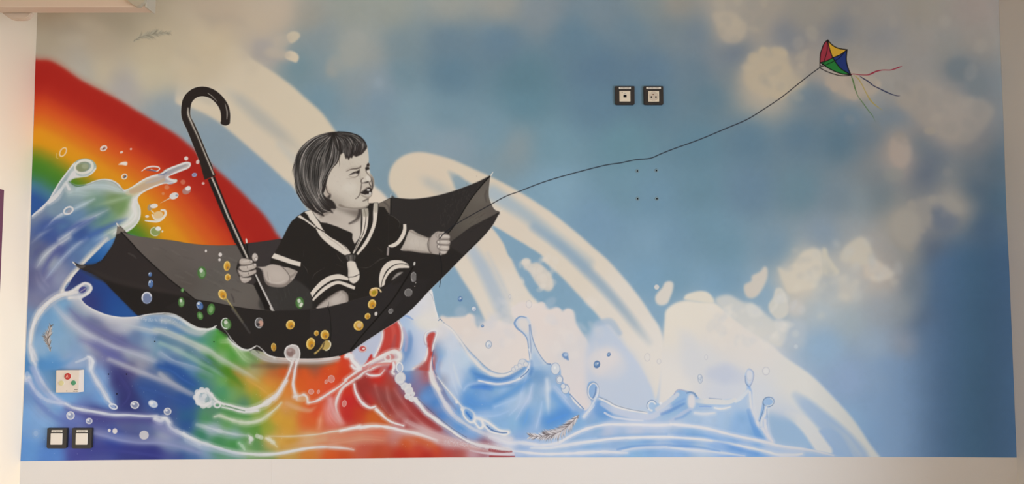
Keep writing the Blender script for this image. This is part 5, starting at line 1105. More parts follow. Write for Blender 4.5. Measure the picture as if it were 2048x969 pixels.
# collar stripes left
band(tG(362,88,400,150,440,210,470,265,520,315,600,365,670,415,712,470), tG(303,108,340,170,390,225,415,275,450,330,520,395,600,450,660,488,700,482))
stroke(tG(380,215,420,250,480,285,540,330,600,365,650,405,690,450), [1.4,2,2,1.8,1.4,1,.6], (36,30,28), 1, .95, dres)
stroke(tG(460,290,520,340,590,385,650,440), [1,1.4,1.4,1], (130,118,108), 2, .5, trim)
band(tG(265,135,320,165,370,200,405,235), tG(240,150,300,180,350,215,400,250))
fill(tG(330,130,350,170,390,215,400,235,350,195,300,160,270,135,300,110), DB, .7, 1, dres, sm=False)
# collar right
band(tG(862,75,868,140,860,230,840,300,800,370,740,475), tG(808,80,815,150,812,230,800,310,765,390,728,470))
stroke(tG(832,85,845,150,838,220,820,300,785,370,750,440), [1.4]*6, (60,52,48), 1, .9, trim); fill(tG(815,80,862,75,866,140,822,145), (150,140,125), 1, .7, trim)
band(tG(950,28,948,110,935,210,900,310,850,400,775,487), tG(915,28,908,110,905,200,875,290,830,375,760,475))
fill(tG(918,30,948,30,945,105,918,105), (165,156,140), 1, .7, trim)
# knot and tie
fill(tG(665,490,750,482,758,520,740,545,690,548), (28,25,24), .7, 1, tie); fill(tG(670,492,745,485,752,515,735,540,692,543), (92,86,80), 1, .95, tie); stroke(tG(690,500,695,535), 2, (50,46,43), 1.2, .7, tie); stroke(tG(735,490,735,535), 3, (50,46,43), 1.6, .7, tie); stroke(tG(710,495,712,538), 2, (140,132,124), 2, .6, tie)
tp = tG(683,548,745,545,765,590,788,640,788,690,770,720,735,738,700,715,688,680,688,620)
stroke(tp+[tp[0]], 1.8, (24,21,20), .9, .9, dres); fill(tp, TW, .6, 1, tie); stroke(tG(690,682,740,678,788,655), [1.2,1.4,1.2], (40,34,32), .9, .95, tie); stroke(tG(690,560,700,640,695,690), [2,3,2], (180,168,155), 3, .5, tie)
# hem stripes left knee
band(tG(355,820,400,765,450,715,520,672,600,655,650,668,695,690), tG(372,862,410,810,470,755,540,712,600,700,650,706,690,712))
band(tG(372,878,420,820,480,765,550,725,610,715,680,735,752,765), tG(385,905,440,850,500,800,570,755,620,748,680,770,745,792))
# hem right knee
band(tR(85,860,80,780,100,700,150,640,210,620,280,625,330,650), tR(95,860,110,790,140,720,180,680,230,655,290,650,345,665))
band(tR(100,860,115,790,160,710,220,665,290,655,348,672), tR(130,838,140,790,180,730,240,695,300,690,348,690))
# knees
kp = tG(408,958,460,905,520,860,590,815,640,800,680,830,690,870,680,905,600,930,500,950)
fill(kp, (176,163,153), .8, 1, knee); stroke(tG(430,930,520,865,600,815), [3,4,4], (120,108,100), 4, .6, knee); stroke(tG(640,812,675,840,678,890), [4,5,4], (125,114,105), 4, .6, knee); blob(*tG(590,880)[0], 12, 7, (196,183,172), 8, .6, -25)
for i in range(16): q = tG(RNG.uniform(450,660), RNG.uniform(850,930))[0]; stroke([q, (q[0]+3, q[1]-4)], .7, (140,128,118), 1, .3, knee)
kp = tR(190,800,215,760,250,730,293,728,240,765)
fill(kp, (150,142,134), .9, .95, knee)
stroke(tG(380,905,440,850,500,800,570,758,620,752,700,790), [3,4,4,3,3,3], DB, 1, .9, dres)
stroke(tR(180,835,250,770,300,725), [2,2,2], (44,40,38), 1.2, .9, cout)
fill(FR[:1]+FR[1:], BK1, .5, 0, cout, sm=False)
# put the canopy front over the knees
CLIP = mask_of([(200,628),(620,622)]+tY(0,328,200,291,300,267,400,241,520,206,640,176,730,130,820,72,870,30)+[(900,560),(880,760),(200,760)], .4, sm=False)
mmf = mask_of(FR, .4, sm=False)*CLIP*mask_of(tY(0,328,200,291,300,267,400,241,520,206,640,176,730,130,820,72,870,30,1000,200,600,700,0,700), .4, sm=False)
CLIP = mmf
fill([(600,560),(900,540),(900,740),(600,740)], (43,39,38), .3, 1, cout, sm=False)
CLIP = None
stroke(tG(510,900,515,950), [.8,.8], (200,190,180), .9, .8, ribs); stroke(tY(200,240,203,290), [.8,1], (60,54,50), .9, .8, ribs)
stroke(tY(0,328,200,291,300,267,400,241,520,206,640,176), [.8]*6, (70,62,58), .9, .7, ribs)
stroke(tW(1625,60,1645,130,1655,230,1658,330,1650,430,1640,560), [1]*6, (16,14,14), .9, .95, ribs)
stroke(tR(380,680,330,765,290,830,200,969)+tY(700,440,560,600,440,755), [1.8,2.4,2.6,2.4,2.6,2.4,2.6], (20,17,16), .9, 1, ribs)
blob(*tR(391,651)[0], 2, 4, (205,198,188), 1, .95, 10, tipe)

# face
FP = (tH(440,660,470,600,490,520,560,420,610,360,620,300,650,250,800,200,880,200) + tF(418,20,426,80,430,150,425,188,440,205,443,250,440,300,450,335,455,352,490,400,510,450,510,520,492,580,485,640,470,690,430,730,422,775,433,810,415,840,370,865,300,880,200,882,120,872,50,862)
      + tH(620,840,575,820,545,800,520,760,480,740,450,700))
fill(FP, (196,184,168), .6, 1, face)
CLIP = mask_of(FP, .5)
fill(tH(500,500,600,420,700,400,720,560,700,700,600,780,520,740,490,620), (200,187,172), 12, .9)
fill(tH(560,740,640,780,760,800,840,820,800,870,650,870,560,820), (165,151,138), 8, .7)
fill(tH(480,700,540,740,600,800,660,850,560,850,500,790), (125,112,102), 8, .75)
fill(tH(700,730,780,720,850,760,850,810,760,830,700,790), (206,194,180), 8, .6)
fill(tH(640,300,760,330,860,290,900,330,860,380,700,380,620,380), (206,194,177), 8, .7)
stroke(tF(0,830,80,868,200,880,300,878,370,862,415,838), [6,6,5,5,4,3], (110,98,88), 4, .65, face)
# far cheek
fill(tF(452,350,490,400,512,450,512,520,494,580,475,560,478,500,470,440), (120,108,98), 1.5, .85, face)
stroke(tF(470,440,480,500,485,560,478,600), [2,2.4,2.4,2], (60,52,48), 1.4, .85, face); stroke(tF(500,420,512,470,508,540), [1,1.2,1], (160,148,136), 1.2, .6, face)
# brow, eye
stroke(tF(95,322,150,295,200,282,250,278,300,262,312,240), [1,2,2.6,3,3.4,2], (112,98,88), 2, .85, face)
stroke(tF(100,320,170,290,240,283,300,265), [.6,1.2,1.6,1.4], (72,62,56), 1.4, .7, face)
fill(tF(130,382,165,355,210,330,250,318,290,300,288,330,272,348,240,338,200,350,160,370), (34,28,26), .5, .97, face)
stroke(tF(285,290,290,320,282,350,270,385), [1.4,1.4,1.6,1.4], (52,44,40), 1, .8, face)
fill(tF(165,378,210,360,250,352,270,356,262,385,220,398,175,394), (200,187,173), 1.2, .5, face)
fill(tF(150,372,185,352,240,336,285,318,284,346,268,362,235,352,200,362), (40,33,30), .8, .85, face)
stroke(tF(128,386,160,402,210,410,250,398,275,375), [.8,1.2,1.6,1.6,1.2], (110,96,86), 1.6, .75, face)
stroke(tF(100,430,160,425,230,420), [2,3,2], (172,158,144), 3, .6, face)
stroke(tF(285,240,300,300,300,400), [2,2,2], (165,152,138), 3, .5, face)
# far eye
fill(tF(392,250,402,215,425,194,440,206,440,245,415,250), (48,40,37), .6, .95, face)
fill(tF(380,262,430,258,438,290,405,300,392,330,382,300), (32,27,25), .5, .95, face)
fill(tF(395,312,438,296,448,335,415,335), (212,202,190), .7, .95, face); stroke(tF(400,305,435,300), .9, (80,70,64), .9, .8, face)
# nose
stroke(tF(385,290,398,335,430,378,458,412,470,445,455,475,430,490), [1.2,1.6,1.4,1.6,1.6,1.6,1.4], (92,80,72), 1.2, .8, face)
blob(*tF(420,425)[0], 4.5, 6, (214,203,190), 4, .8, -30); blob(*tF(355,460)[0], 4, 3.4, (206,194,180), 3, .7, 0)
fill(tF(345,492,380,478,420,468,432,478,410,495,370,500), (34,28,26), .6, .95, face)
stroke(tF(345,425,322,445,315,470,325,492,350,496), [1.4,2,2.4,2.2,1.6], (78,66,60), 1.4, .85, face)
stroke(tF(300,430,330,430,350,420), [2,3,2], (150,136,124), 3, .5, face)
fill(tF(330,500,430,500,440,540,400,560,340,590,315,600), (186,173,160), 3, .7)
stroke(tF(435,500,448,525,462,548), [1.6,2.4,2.4], (70,60,56), 1.4, .85, face)
# crease
stroke(tF(322,500,318,550,308,600,300,640,285,680,262,712,232,730), [2,2.6,2.4,2,2.4,2.2,1.4], (92,80,72), 1.8, .8, face)
# mouth
fill(tF(303,640,350,610,390,580,430,558,470,572,475,610,470,650,440,675,400,672,350,662), (38,31,29), .5, 1, face)
stroke(tF(310,628,350,600,390,572,430,556,468,568), [1,1.6,2.2,2.4,1.8], (128,114,104), 1.2, .9, face)
fill(tF(400,592,430,585,448,590,446,608,425,612,403,606), (215,208,200), .5, .95, face)
fill(tF(385,662,430,655,455,630,470,640,462,672,430,682,395,676), (196,186,176), .7, .9, face); blob(*tF(445,645)[0], 1.6, 3, (222,214,206), .9, .9)
stroke(tF(305,648,345,680,400,705,440,705,470,680,482,645), [1,1.6,2.4,2.8,2.4,1.4], (152,138,126), 1.4, .85, face)
stroke(tF(300,660,345,695,395,716), [1,1.2,1], (100,88,80), 1.2, .6, face)
stroke(tF(345,765,390,745,425,730,420,760), [2,3.4,3,2], (84,73,66), 2.4, .75, face)
stroke(tF(428,735,422,770,432,805), [1.4,1.8,1.4], (90,78,70), 1.4, .7, face)
CLIP = None
# ear
fill(tH(455,690,470,650,465,620,480,615,500,660,522,700,520,730,490,742,465,730), (176,160,146), .8, .95, face)
stroke(tH(468,625,478,670,495,700,515,705), [1.2,1.8,1.6,1.2], (60,50,46), 1.1, .85, face); fill(tH(480,740,515,705,520,735,500,760), (58,50,46), 1, .9, face)
# hair
HP = tH(585,70,530,74,480,82,380,112,290,165,225,225,180,290,150,380,138,430,140,490,150,540,158,590,160,650,180,710,220,770,265,830,330,880,390,915,450,932,440,905,500,890,545,903,520,860,572,856,555,800,530,770,480,745,445,705,460,660,475,590,500,510,540,440,585,390,610,330,620,300,652,285,664,325,676,352,686,330,700,362,716,334,735,340,748,312,776,326,800,316,826,306,848,288,868,262,888,228,868,170,810,112,730,85,650,72)
fill(HP, (46,40,38), .7, 1, hair)
HC_ = mask_of(HP, .9)
GD = [tH(520,78,300,150,165,300,140,480,160,620,215,740,290,850), tH(520,85,350,160,230,300,195,480,225,650,300,790,400,905), tH(530,90,400,180,290,320,260,500,290,650,370,800,450,930),
      tH(535,92,450,200,370,330,340,500,360,650,420,790,530,895), tH(540,95,480,210,430,340,410,480,400,620,440,740,565,850), tH(545,95,540,200,520,320,480,450,440,560,405,660,385,770), tH(550,95,590,170,605,260,590,350,530,430,470,540,430,660)]
GB = [tH(550,95,610,160,625,240,620,300,598,380), tH(560,92,650,150,680,220,685,290,690,350), tH(570,88,700,130,750,190,762,250,735,325), tH(580,82,740,112,820,165,842,230,808,310), tH(585,76,760,102,850,165,882,215,872,262)]
def strands(G, n, lw=(.5,1.3)):
    for i in range(n):
        g = RNG.rand()*(len(G)-1); k = int(g); f = g-k; A, B = np.array(G[k]), np.array(G[min(k+1, len(G)-1)]); P = A*(1-f)+B*f
        s = spl([tuple(q) for q in P], False, 6); a = int(RNG.uniform(0, .55)*len(s)); b = min(len(s), a+int(RNG.uniform(.2,.6)*len(s)))
        if b-a < 4: continue
        P = s[a:b]+RNG.randn(2)*.7
        v = RNG.rand(); tone = 26+RNG.rand()*14 if v < .5 else (80+RNG.rand()*50 if v < .86 else 160+RNG.rand()*36)
        c = (tone, tone*.94, tone*.89); w = RNG.uniform(*lw)
        if v > .88: w *= .8
        stroke(P, [.3,w,w,.3], c, .9, [.3,.9,.9,.2], None, sm=False)
CLIP = HC_
strands(GD, 760, (.5,1.5)); strands(GB, 260, (.5,1.2))
stroke(tH(545,95,560,180,600,260), [4,5,3], (30,26,24), 3, .6); blob(*tH(540,100)[0], 9, 5, (36,31,29), 4, .6)
CLIP = None
# loose ends and fringe tips
for i in range(46):
    g = 1+RNG.rand()*3; k = min(int(g), 3); f = g-k; t = np.array(GB[k][-1])*(1-f)+np.array(GB[k+1][-1])*f; u = np.array(GB[k][-2])*(1-f)+np.array(GB[k+1][-2])*f
    d = (t-u); stroke([t-d*.25, t+d*.12*RNG.uniform(-.5,1.3)+RNG.randn(2)*.5], [1.2,.2], (60,52,48), .9, [.8,.2], hair, sm=False)
for P in (tH(150,400,128,460,124,520), tH(160,560,150,610,165,660), tH(170,690,215,770,260,830), tH(180,700,230,790,280,850), tH(560,800,575,840,600,855), tH(400,900,440,930,460,940), tH(600,340,608,400,600,440), tH(470,600,455,660,440,700)):
    stroke(P, [1,.9,.2], (34,29,27), .9, [.9,.8,.3], hair)
stroke(tH(590,70,700,78,800,112,860,165,885,222), [1.4,1.6,1.4,1.4,1.2], (28,24,22), .9, .9, hair)
for P in (tH(300,860,360,900,420,915), tH(330,800,370,860,430,905), tH(420,850,480,880,530,890), tH(380,640,400,700,385,770), tH(415,560,425,640,405,720)):
    stroke(P, [.6,1.6,.6], (172,160,148), .9, .85, hair)

# thin pale edge light painted round the canopy
stroke([(x+.3, y-1.2) for x, y in TP1], [.7]*len(TP1), (205,196,182), .9, .55, None); stroke([(x+1.6, y) for x, y in RT1], [.8]*len(RT1), (214,206,194), .9, .7, None)
stroke([(x+1.2, y+.8) for x, y in RB1], [.8]*len(RB1), (205,198,190), .9, .6, None)
# soft modelling of the face
CLIP = mask_of(FP, .5)*(1-mask_of(HP, .8))
fill(tF(0,480,120,470,230,520,280,600,240,690,120,700,0,640), (208,197,183), 14, .5); blob(*tF(150,560)[0], 14, 10, (212,202,188), 12, .45)
fill(tH(620,380,700,350,760,360,700,420,620,440), (170,156,142), 8, .35); stroke(tF(100,300,180,262,260,255), [3,4,3], (160,146,132), 4, .35)
for _ in range(120):
    x, y = RNG.uniform(655, 745), RNG.uniform(310, 418); stroke([(x, y), (x+RNG.uniform(1,4), y+RNG.uniform(1,4))], .8, (150,137,124) if RNG.rand() < .6 else (215,205,192), 1.2, .22)
CLIP = None

# the water ball that rises in front of the canopy
wv = el('painted_wave')
BALL = tW(1280,438,1330,453,1354,510,1347,570,1325,602,1288,602,1238,577,1210,520,1228,463)
stroke([BALL[-3], (BALL[-3][0]+3, BALL[-3][1]+6)], 1, (90,85,82), 3, .4, wv)
fill(BALL, (196,186,180), 1.2, .97, wv); stroke(BALL+[BALL[0]], 2.6, (222,214,207), 1.2, .95, wv)
blob(*tW(1268,510)[0], 9, 9, (150,125,118), 3, .95, 0, wv); blob(*tW(1262,520)[0], 6, 6, (128,102,96), 4, .8, 0, wv); blob(*tW(1258,494)[0], 4, 3, (176,156,150), 3, .7, 0); blob(*tW(1300,552)[0], 3, 5, (205,196,190), 2, .8, 20)
stroke(tW(1290,590,1272,640,1258,690), [5,3.6,3.2], (214,204,199), 1.4, [.9,.9,.8], wv); stroke(tW(1330,590,1318,640,1306,700), [5,3.6,3.2], (218,208,203), 1.4, [.9,.9,.8], wv)
stroke(tW(1302,600,1300,630,1284,680), [2,2,1], (178,128,118), 1.4, .8, wv)
# foam lip along the canopy
stroke(tW(600,270,650,318,690,380,740,430,790,470,850,486,905,466,940,448,985,478,1040,530,1110,556,1200,568,1400,577,1550,573,1650,565,1730,548), [1,1.4,1.8,1.6,1.6,1.8,2.4,2,2,2,1.8,2.2,2.4,2,2.4,1.6], (218,211,205), 1.1, [.3,.6,.8,.8,.8,.85,.9,.85,.8,.8,.75,.8,.8,.8,.9,.8], wv, rough=.2)
stroke(tW(470,296,500,282,530,262,550,252), [1.5,3,3,1.6], (216,210,204), 1.2, .9, wv)
stroke(tC(660,490,700,532,790,581,880,613,990,629,1100,623,1200,603,1300,594)+tW(60,129,150,146,230,191,300,237,370,271,440,281), [1.4,2,2.2,1.8,1.6,1.8,1.8,2,2,2,2,2,2,1.6], (216,210,204), 1.2, [.6,.85,.85,.9,.95,.95,.9,.75,.7,.7,.7,.7,.8,.8], wv, rough=.2)
# ---------------------------------------------------------------- kite, string, feathers, drops
KO = 'painted_kite'; el(KO, True)
kp_ = el(KO+'/sail_panel', True)
T0 = tK(268,98); T1 = tK(455,192); T2 = tK(492,436); T3 = tK(197,318); M_ = tK(318,270)
def quad(a, b, c, d=None): return [tuple(p) for p in a+b+c+(d or [])]
fill(spl(tK(268,98,235,130,210,190,197,250,195,318),False).tolist()+spl(tK(195,318,260,300,318,270),False).tolist()+spl(tK(318,270,290,190,268,98),False).tolist(), (142,48,58), .4, 1, el(KO+'/sail_panel', True), sm=False)
fill(spl(tK(268,98,310,145,370,178,455,192),False).tolist()+spl(tK(455,192,390,240,318,270),False).tolist()+spl(tK(318,270,290,190,268,98),False).tolist(), (206,158,52), .4, 1, el(KO+'/sail_panel', True), sm=False)
fill(spl(tK(455,192,450,290,465,370,492,436),False).tolist()+spl(tK(492,436,390,370,318,270),False).tolist()+spl(tK(318,270,390,240,455,192),False).tolist(), (34,48,98), .4, 1, el(KO+'/sail_panel', True), sm=False)
fill(spl(tK(318,270,390,370,492,436),False).tolist()+spl(tK(492,436,400,425,300,385,197,318),False).tolist()+spl(tK(197,318,260,300,318,270),False).tolist(), (36,108,48), .4, 1, el(KO+'/sail_panel', True), sm=False)
kf = el(KO+'/frame', True); KB = (18,16,18)
for P, w in ((tK(268,98,235,130,210,190,195,250,192,365),1.4),(tK(268,98,310,145,370,178,455,192),1.5),(tK(455,192,448,290,465,370,492,436),1.5),(tK(197,318,300,385,400,425,492,436),1.5),(tK(268,98,285,180,318,270,390,370,492,436),1.4),(tK(197,318,260,300,318,270,390,240,455,192),1.3),(tK(265,110,262,200,235,300),.9),(tK(192,365,260,335,370,280,440,205),.9),(tK(192,365,215,345,235,318),.9),(tK(192,370,240,395,300,420,380,442,450,445,492,438),1.2),(tK(200,345,225,330),.9)):
    stroke(P, w*1.35, KB, .8, .97, kf)
blob(*tK(490,437)[0], 2, 1.6, KB, .8, 1, 0, kf)
stroke(tK(205,335,212,345), 1.2, (190,180,170), .8, .8, kf)
for P, w, c in ((tK(495,432,520,428,570,435,650,437,690,425,740,402,800,390,870,390,910,380,950,365,985,352), [1.4,1.4,1.4,1.6,3.2,2.6,1.6,1.6,2.2,2.6,.8], (132,34,50)),
                (tK(575,445,610,470,660,500,710,540,770,570,830,600,890,625,940,640,968,640), [.6,2,2.2,1.8,2,2.2,1.6,1.2,.6], (26,32,62)),
                (tK(520,440,560,470,600,530,640,610,680,680,730,730,800,780), [.8,1.8,1.4,1.4,2.4,1.6,.4], (158,135,60)),
                (tK(498,450,515,500,530,560,560,640,610,710,660,780,700,830,730,890), [1.6,2.4,2.4,1,1.4,1.4,1,.3], (66,98,50))):
    stroke(P, w, c, .9, .95, el(KO+'/tail_ribbon', True))
stroke(tN(560,800,600,755,690,685,800,620,980,520,1100,455,1210,415,1350,360,1500,310,1700,255,1900,205,2019,187)+ID(1270,320,1300,317,1322,308,1350,297,1400,279,1450,258)+tI(1020,969,1150,890,1300,790,1450,670,1540,600,1612,547), [1.6]*8+[1.7]*16, (28,28,34), .9, .95, el(KO+'/string', True))
stroke(tR(610,560,625,620,631,680,628,760,612,858), [1.6,1.6,1.4,1.3,1], (20,20,24), .9, .95, el(KO+'/string', True))

def feather(P, w, cd, cl, n, e, ad=.8):
    s = spl(P, False, 10)
    e = el(e, True)
    for i in range(n):
        t = RNG.rand()**.9; k = int(t*(len(s)-2)); p = s[k]; d = s[k+1]-s[k]; d = d/(np.hypot(*d)+1e-6); nn = np.array([-d[1], d[0]])*(1 if i % 2 else -1)
        L = w*(math.sin(min(1, t*1.25)*math.pi*.9)+.35)*RNG.uniform(.6,1.1)
        q = p+nn*L*.75+d*L*.9; m = p+nn*L*.35+d*L*.6
        stroke([p, m, q], [1,1.2,.3], cl if RNG.rand() < .68 else cd, .9, [ad,ad,.3], e)
    stroke(s, .9, cd, .9, ad, e, sm=False)
feather(tQ(905,465,860,510,790,580,700,640,600,665,500,680,400,680)[::1], 16, (100,90,92), (216,208,208), 520, 'painted_feather')
feather(tB2(310,745,290,670,275,600,290,520,315,430), 11, (95,80,70), (196,180,168), 130, 'painted_feather', .85)
feather(tA(1080,335,1130,300,1200,285,1280,268,1385,268)[::1], 12, (122,114,96), (168,158,136), 190, 'painted_feather', .5)

DE = 'water_droplet'
def LAB_set(x, y, rx, ry, rot, e): blob(x, y, rx, ry, (0,0,0), 1, 0.0, rot, None); _lab(x, y, rx, ry, rot, e)
def _lab(x, y, rx, ry, rot, e):
    r = max(rx, ry)+2; x0, x1, y0, y1 = [int(v*SC) for v in (x-r, x+r, y-r, y+r)]; x0 = max(x0, 0); y0 = max(y0, 0)
    Y, X = np.mgrid[y0:y1, x0:x1]; X = X/SC-x; Y = Y/SC-y; c, s = math.cos(math.radians(rot)), math.sin(math.radians(rot))
    LAB[y0:y1, x0:x1][((X*c+Y*s)/rx)**2+((-X*s+Y*c)/ry)**2 < 1] = e
def drop(x, y, rx, ry, rot=0, kind='w', a=1.):
    e = el(DE, True)
    if kind == 'w':
        blob(x, y, rx, ry, (200,196,194), 1, .55*a, rot, None); LAB_set(x, y, rx, ry, rot, e); blob(x+rx*.1, y+ry*.1, rx*.55, ry*.55, (120,130,155), 1.5, .35*a, rot, None); blob(x-rx*.3, y-ry*.3, rx*.35, ry*.3, (225,220,216), 1, .9*a, rot, e)
        ring(x, y, rx*.92, ry*.92, max(.8, rx*.28), (215,209,204), .9, .9*a, rot, e)
    elif kind == 's': blob(x, y, rx, ry, (216,205,196), 1.1, .95*a, rot, e)
    elif kind == 'f': blob(x, y, rx, ry, (205,160,130), 2, .5*a, rot, e)
    elif kind == 'g':      # green on the canopy
        blob(x, y, rx, ry, (70,110,55), 1.6, .95*a, rot, e); blob(x+rx*.1, y+ry*.15, rx*.6, ry*.6, (120,150,105), 2, .9*a, rot, e); blob(x-rx*.15, y-ry*.35, rx*.4, ry*.35, (205,205,190), 1, .9*a, rot, e)
    elif kind == 'd': blob(x, y, rx, ry, (75,125,60), 1.6, .9*a, rot, e); blob(x, y, rx*.55, ry*.6, (125,160,105), 2, .9*a, rot, e)
    elif kind == 'b':
        blob(x, y, rx, ry, (60,95,150), 1.2, .95*a, rot, e); blob(x+rx*.15, y+ry*.2, rx*.6, ry*.55, (90,115,155), 1.6, .9*a, rot, e); ring(x, y, rx*.85, ry*.85, max(.8, rx*.25), (170,178,192), .9, .9*a, rot, e, 150, 330); blob(x-rx*.4, y-ry*.45, rx*.35, ry*.3, (215,212,208), .9, .95*a, rot, e)
    elif kind == 'B':
        blob(x, y, rx, ry, (120,130,155), 1.2, 1, rot, e); blob(x+1, y+2, rx*.7, ry*.65, (112,122,150), 2, 1, rot, e); ring(x, y, rx*.88, ry*.88, rx*.25, (212,208,206), 1, .95, rot, e, 160, 340); ring(x, y, rx*.9, ry*.9, .9, (165,172,188), 1, .9, rot, e, -20, 160)
    elif kind == 'y':
        blob(x, y, rx, ry, (206,160,70), 1, .97*a, rot, e); blob(x+rx*.1, y+ry*.15, rx*.55, ry*.55, (196,135,35), 1.4, .95*a, rot, e); ring(x, y, rx*.85, ry*.85, max(.9, rx*.26), (226,196,120), .9, .95*a, rot, e, 120, 330); blob(x+rx*.25, y+ry*.35, rx*.28, ry*.28, (130,100,70), 1, .8*a, rot, e)
    elif kind == 'c':      # clear with blue-grey outline
        blob(x, y, rx, ry, (206,208,212), 1, .9*a, rot, e); ring(x, y, rx, ry, 1.1, (120,140,170), .9, .85*a, rot, e); blob(x+rx*.2, y+ry*.3, rx*.4, ry*.35, (160,175,198), 1.4, .7*a, rot, e); blob(x-rx*.3, y-ry*.2, rx*.35, ry*.4, (226,222,220), 1, .9*a, rot, e)
    elif kind == 'o': ring(x, y, rx, ry, 1, (175,175,185), .9, .8*a, rot, e); blob(x, y, rx*.7, ry*.7, (216,212,210), 1.4, .6*a, rot, e)
    elif kind == 'k': blob(x, y, rx, ry, (88,120,165), 1, .95*a, rot, e); blob(x-rx*.2, y-ry*.1, rx*.5, ry*.45, (150,175,200), 1.2, .8*a, rot, e); blob(x+rx*.3, y-ry*.3, rx*.25, ry*.25, (225,222,220), .9, .9*a, rot, e)
    elif kind == 'r': blob(x, y, rx, ry, (210,150,140), 1.2, .7*a, rot, e); ring(x, y, rx*.9, ry*.9, 1, (220,180,172), .9, .8*a, rot, e)
    elif kind == 'G':      # grey on canopy
        blob(x, y, rx, ry, (110,105,102), 1.2, .95*a, rot, e); ring(x, y, rx*.95, ry*.95, 1, (175,170,165), .9, .9*a, rot, e, 100, 330)
# on and above the rainbow
q = tB(510,260)[0]
e_ = el(DE, True); ring(q[0], q[1], 5.5, 9.5, 2.4, (224,196,160), 1, .95, 32, e_); stroke(tB(460,270,455,300,470,312), [1.4,1.4,1], (205,180,120), .9, .8, e_)
drop(*tB(838,230)[0], 7.2, 5, -25, 'w'); blob(*tB(838,232)[0], 3, 1.6, (120,60,45), 1, .8, -30)
drop(*tB(982,262)[0], 3.4, 2.4, -20, 's', .9); drop(*tB(1058,236)[0], 2.2, 2, 0, 's', .9)
e_ = el(DE, True); fill(tB(955,362,985,342,1020,338,1030,350,1022,370,990,365), (218,208,196), .7, .97, e_)
e_ = el(DE, True); ring(*tB(1005,458)[0], 5.2, 4.6, 2.4, (215,208,200), 1, .95, -40, e_); blob(*tB(1010,460)[0], 3.4, 2, (75,90,120), 1.2, .9, -40, e_)
e_ = el(DE, True); stroke(tB(1145,415,1180,390,1220,378,1270,380,1290,395,1265,415,1220,400), [1.4,2.6,3.2,3,2.4,2.4,1.4], (214,207,202), 1, .95, e_); stroke(tB(1180,405,1220,408,1260,415), [1.6,2.4,2], (70,85,125), 1.2, .8, e_)
drop(*tB(1504,312)[0], 4.2, 4.2, 0, 's'); drop(*tB(1597,340)[0], 3.4, 4.6, 15, 's', .9)
e_ = el(DE, True); blob(*tB(1570,445)[0], 5.4, 4.2, (120,125,160), 1.2, .95, -10, e_); ring(*tB(1570,445)[0], 4, 3, 1.2, (175,175,195), 1, .8, -10, e_)
drop(*tB(1478,503)[0], 5, 5, 0, 'f', .9); drop(*tB(1348,545)[0], 5, 4.4, 0, 'f', .9); drop(*tB(1318,596)[0], 3, 3, 0, 'f', .9); drop(*tB3(1005,362)[0], 3, 2.6, 0, 's', .8)
e_ = el(DE, True); blob(*tB3(825,440)[0], 9, 7, (165,130,125), 1.6, .85, -30, e_); blob(*tB3(842,415)[0], 5.6, 4.6, (218,210,204), 1, .97, -30, e_)
e_ = el(DE, True); blob(*tB3(690,497)[0], 9.4, 6.6, (212,206,200), 1.2, .97, -20, e_); stroke(tB3(640,525,600,545,540,578), [2.4,1.6,.5], (205,190,170), 1, .9, e_); blob(*tB3(720,492)[0], 2.6, 2, (120,140,160), 1, .8, 0, e_)
e_ = el(DE, True); blob(*tB3(432,620)[0], 5, 7, (150,140,130), 1.4, .8, 20, e_); blob(*tB3(475,605)[0], 7.6, 4.6, (216,208,200), 1, .97, -8, e_)
e_ = el(DE, True); stroke(tB3(455,700,480,740,520,750,570,735,600,690,590,655,555,650), [3,4,5,5,5,5,4], (218,208,194), 1.1, .97, e_); blob(*tB3(520,705)[0], 10, 8, (216,190,150), 3, .85, -20, e_); stroke(tB3(380,762,440,770,510,772,560,755), [2.4,4,4.4,3], (216,208,196), 1, .97, e_); stroke(tB3(445,655,470,680), [2,3], (214,200,170), 1, .9, e_)
drop(*tB3(400,718)[0], 4, 2.6, 0, 's')
e_ = el(DE, True); blob(*tB3(490,880)[0], 10, 9, (130,150,95), 1.6, .85, 0, e_); ring(*tB3(488,880)[0], 9.4, 8.6, 1.8, (205,205,185), 1, .85, 0, e_, 60, 260); blob(*tB3(520,850)[0], 5.6, 4.4, (218,214,206), 1, .97, 0, e_); blob(*tB3(565,880)[0], 2, 2, (205,205,190), 1, .9, 0, e_)
# on the canopy
for x, y, rx, ry, rot, k in ((1027,303,2.2,2.8,0,'s'),(1166,338,3.6,4,0,'s'),(1159,388,2.6,2.8,0,'s'),(1230,448,6.5,10,5,'y'),(1238,557,5.6,7,10,'y'),(988,512,9,12.5,0,'g'),(800,683,3.4,4.4,0,'d'),(789,800,6.5,10,0,'g'),(1076,868,7.6,11.5,10,'d'),(487,530,3.6,4.4,0,'b'),(493,620,5,8,0,'b'),(968,832,6.4,8.6,-25,'b'),(970,930,6,8.6,-20,'d')):
    drop(*tV(x, y)[0], rx, ry, rot, k)
drop(*tV(455,757)[0], 10.6, 12, 0, 'B')
e_ = el(DE, True); stroke(tV(1200,760,1240,790,1300,870,1380,990), [7,4,4,4], (150,140,95), 3, [.7,.6,.5,.3], e_); stroke(tW(700,90,780,190,870,320), [4,4,4], (95,90,86), 3, [.6,.6,.4], e_); stroke(tV(1215,740,1250,800,1290,850), [1.4,1.4,.6], (214,190,110), 1, .8, e_)
drop(*tV(1187,725)[0], 8, 10.5, -25, 'y')
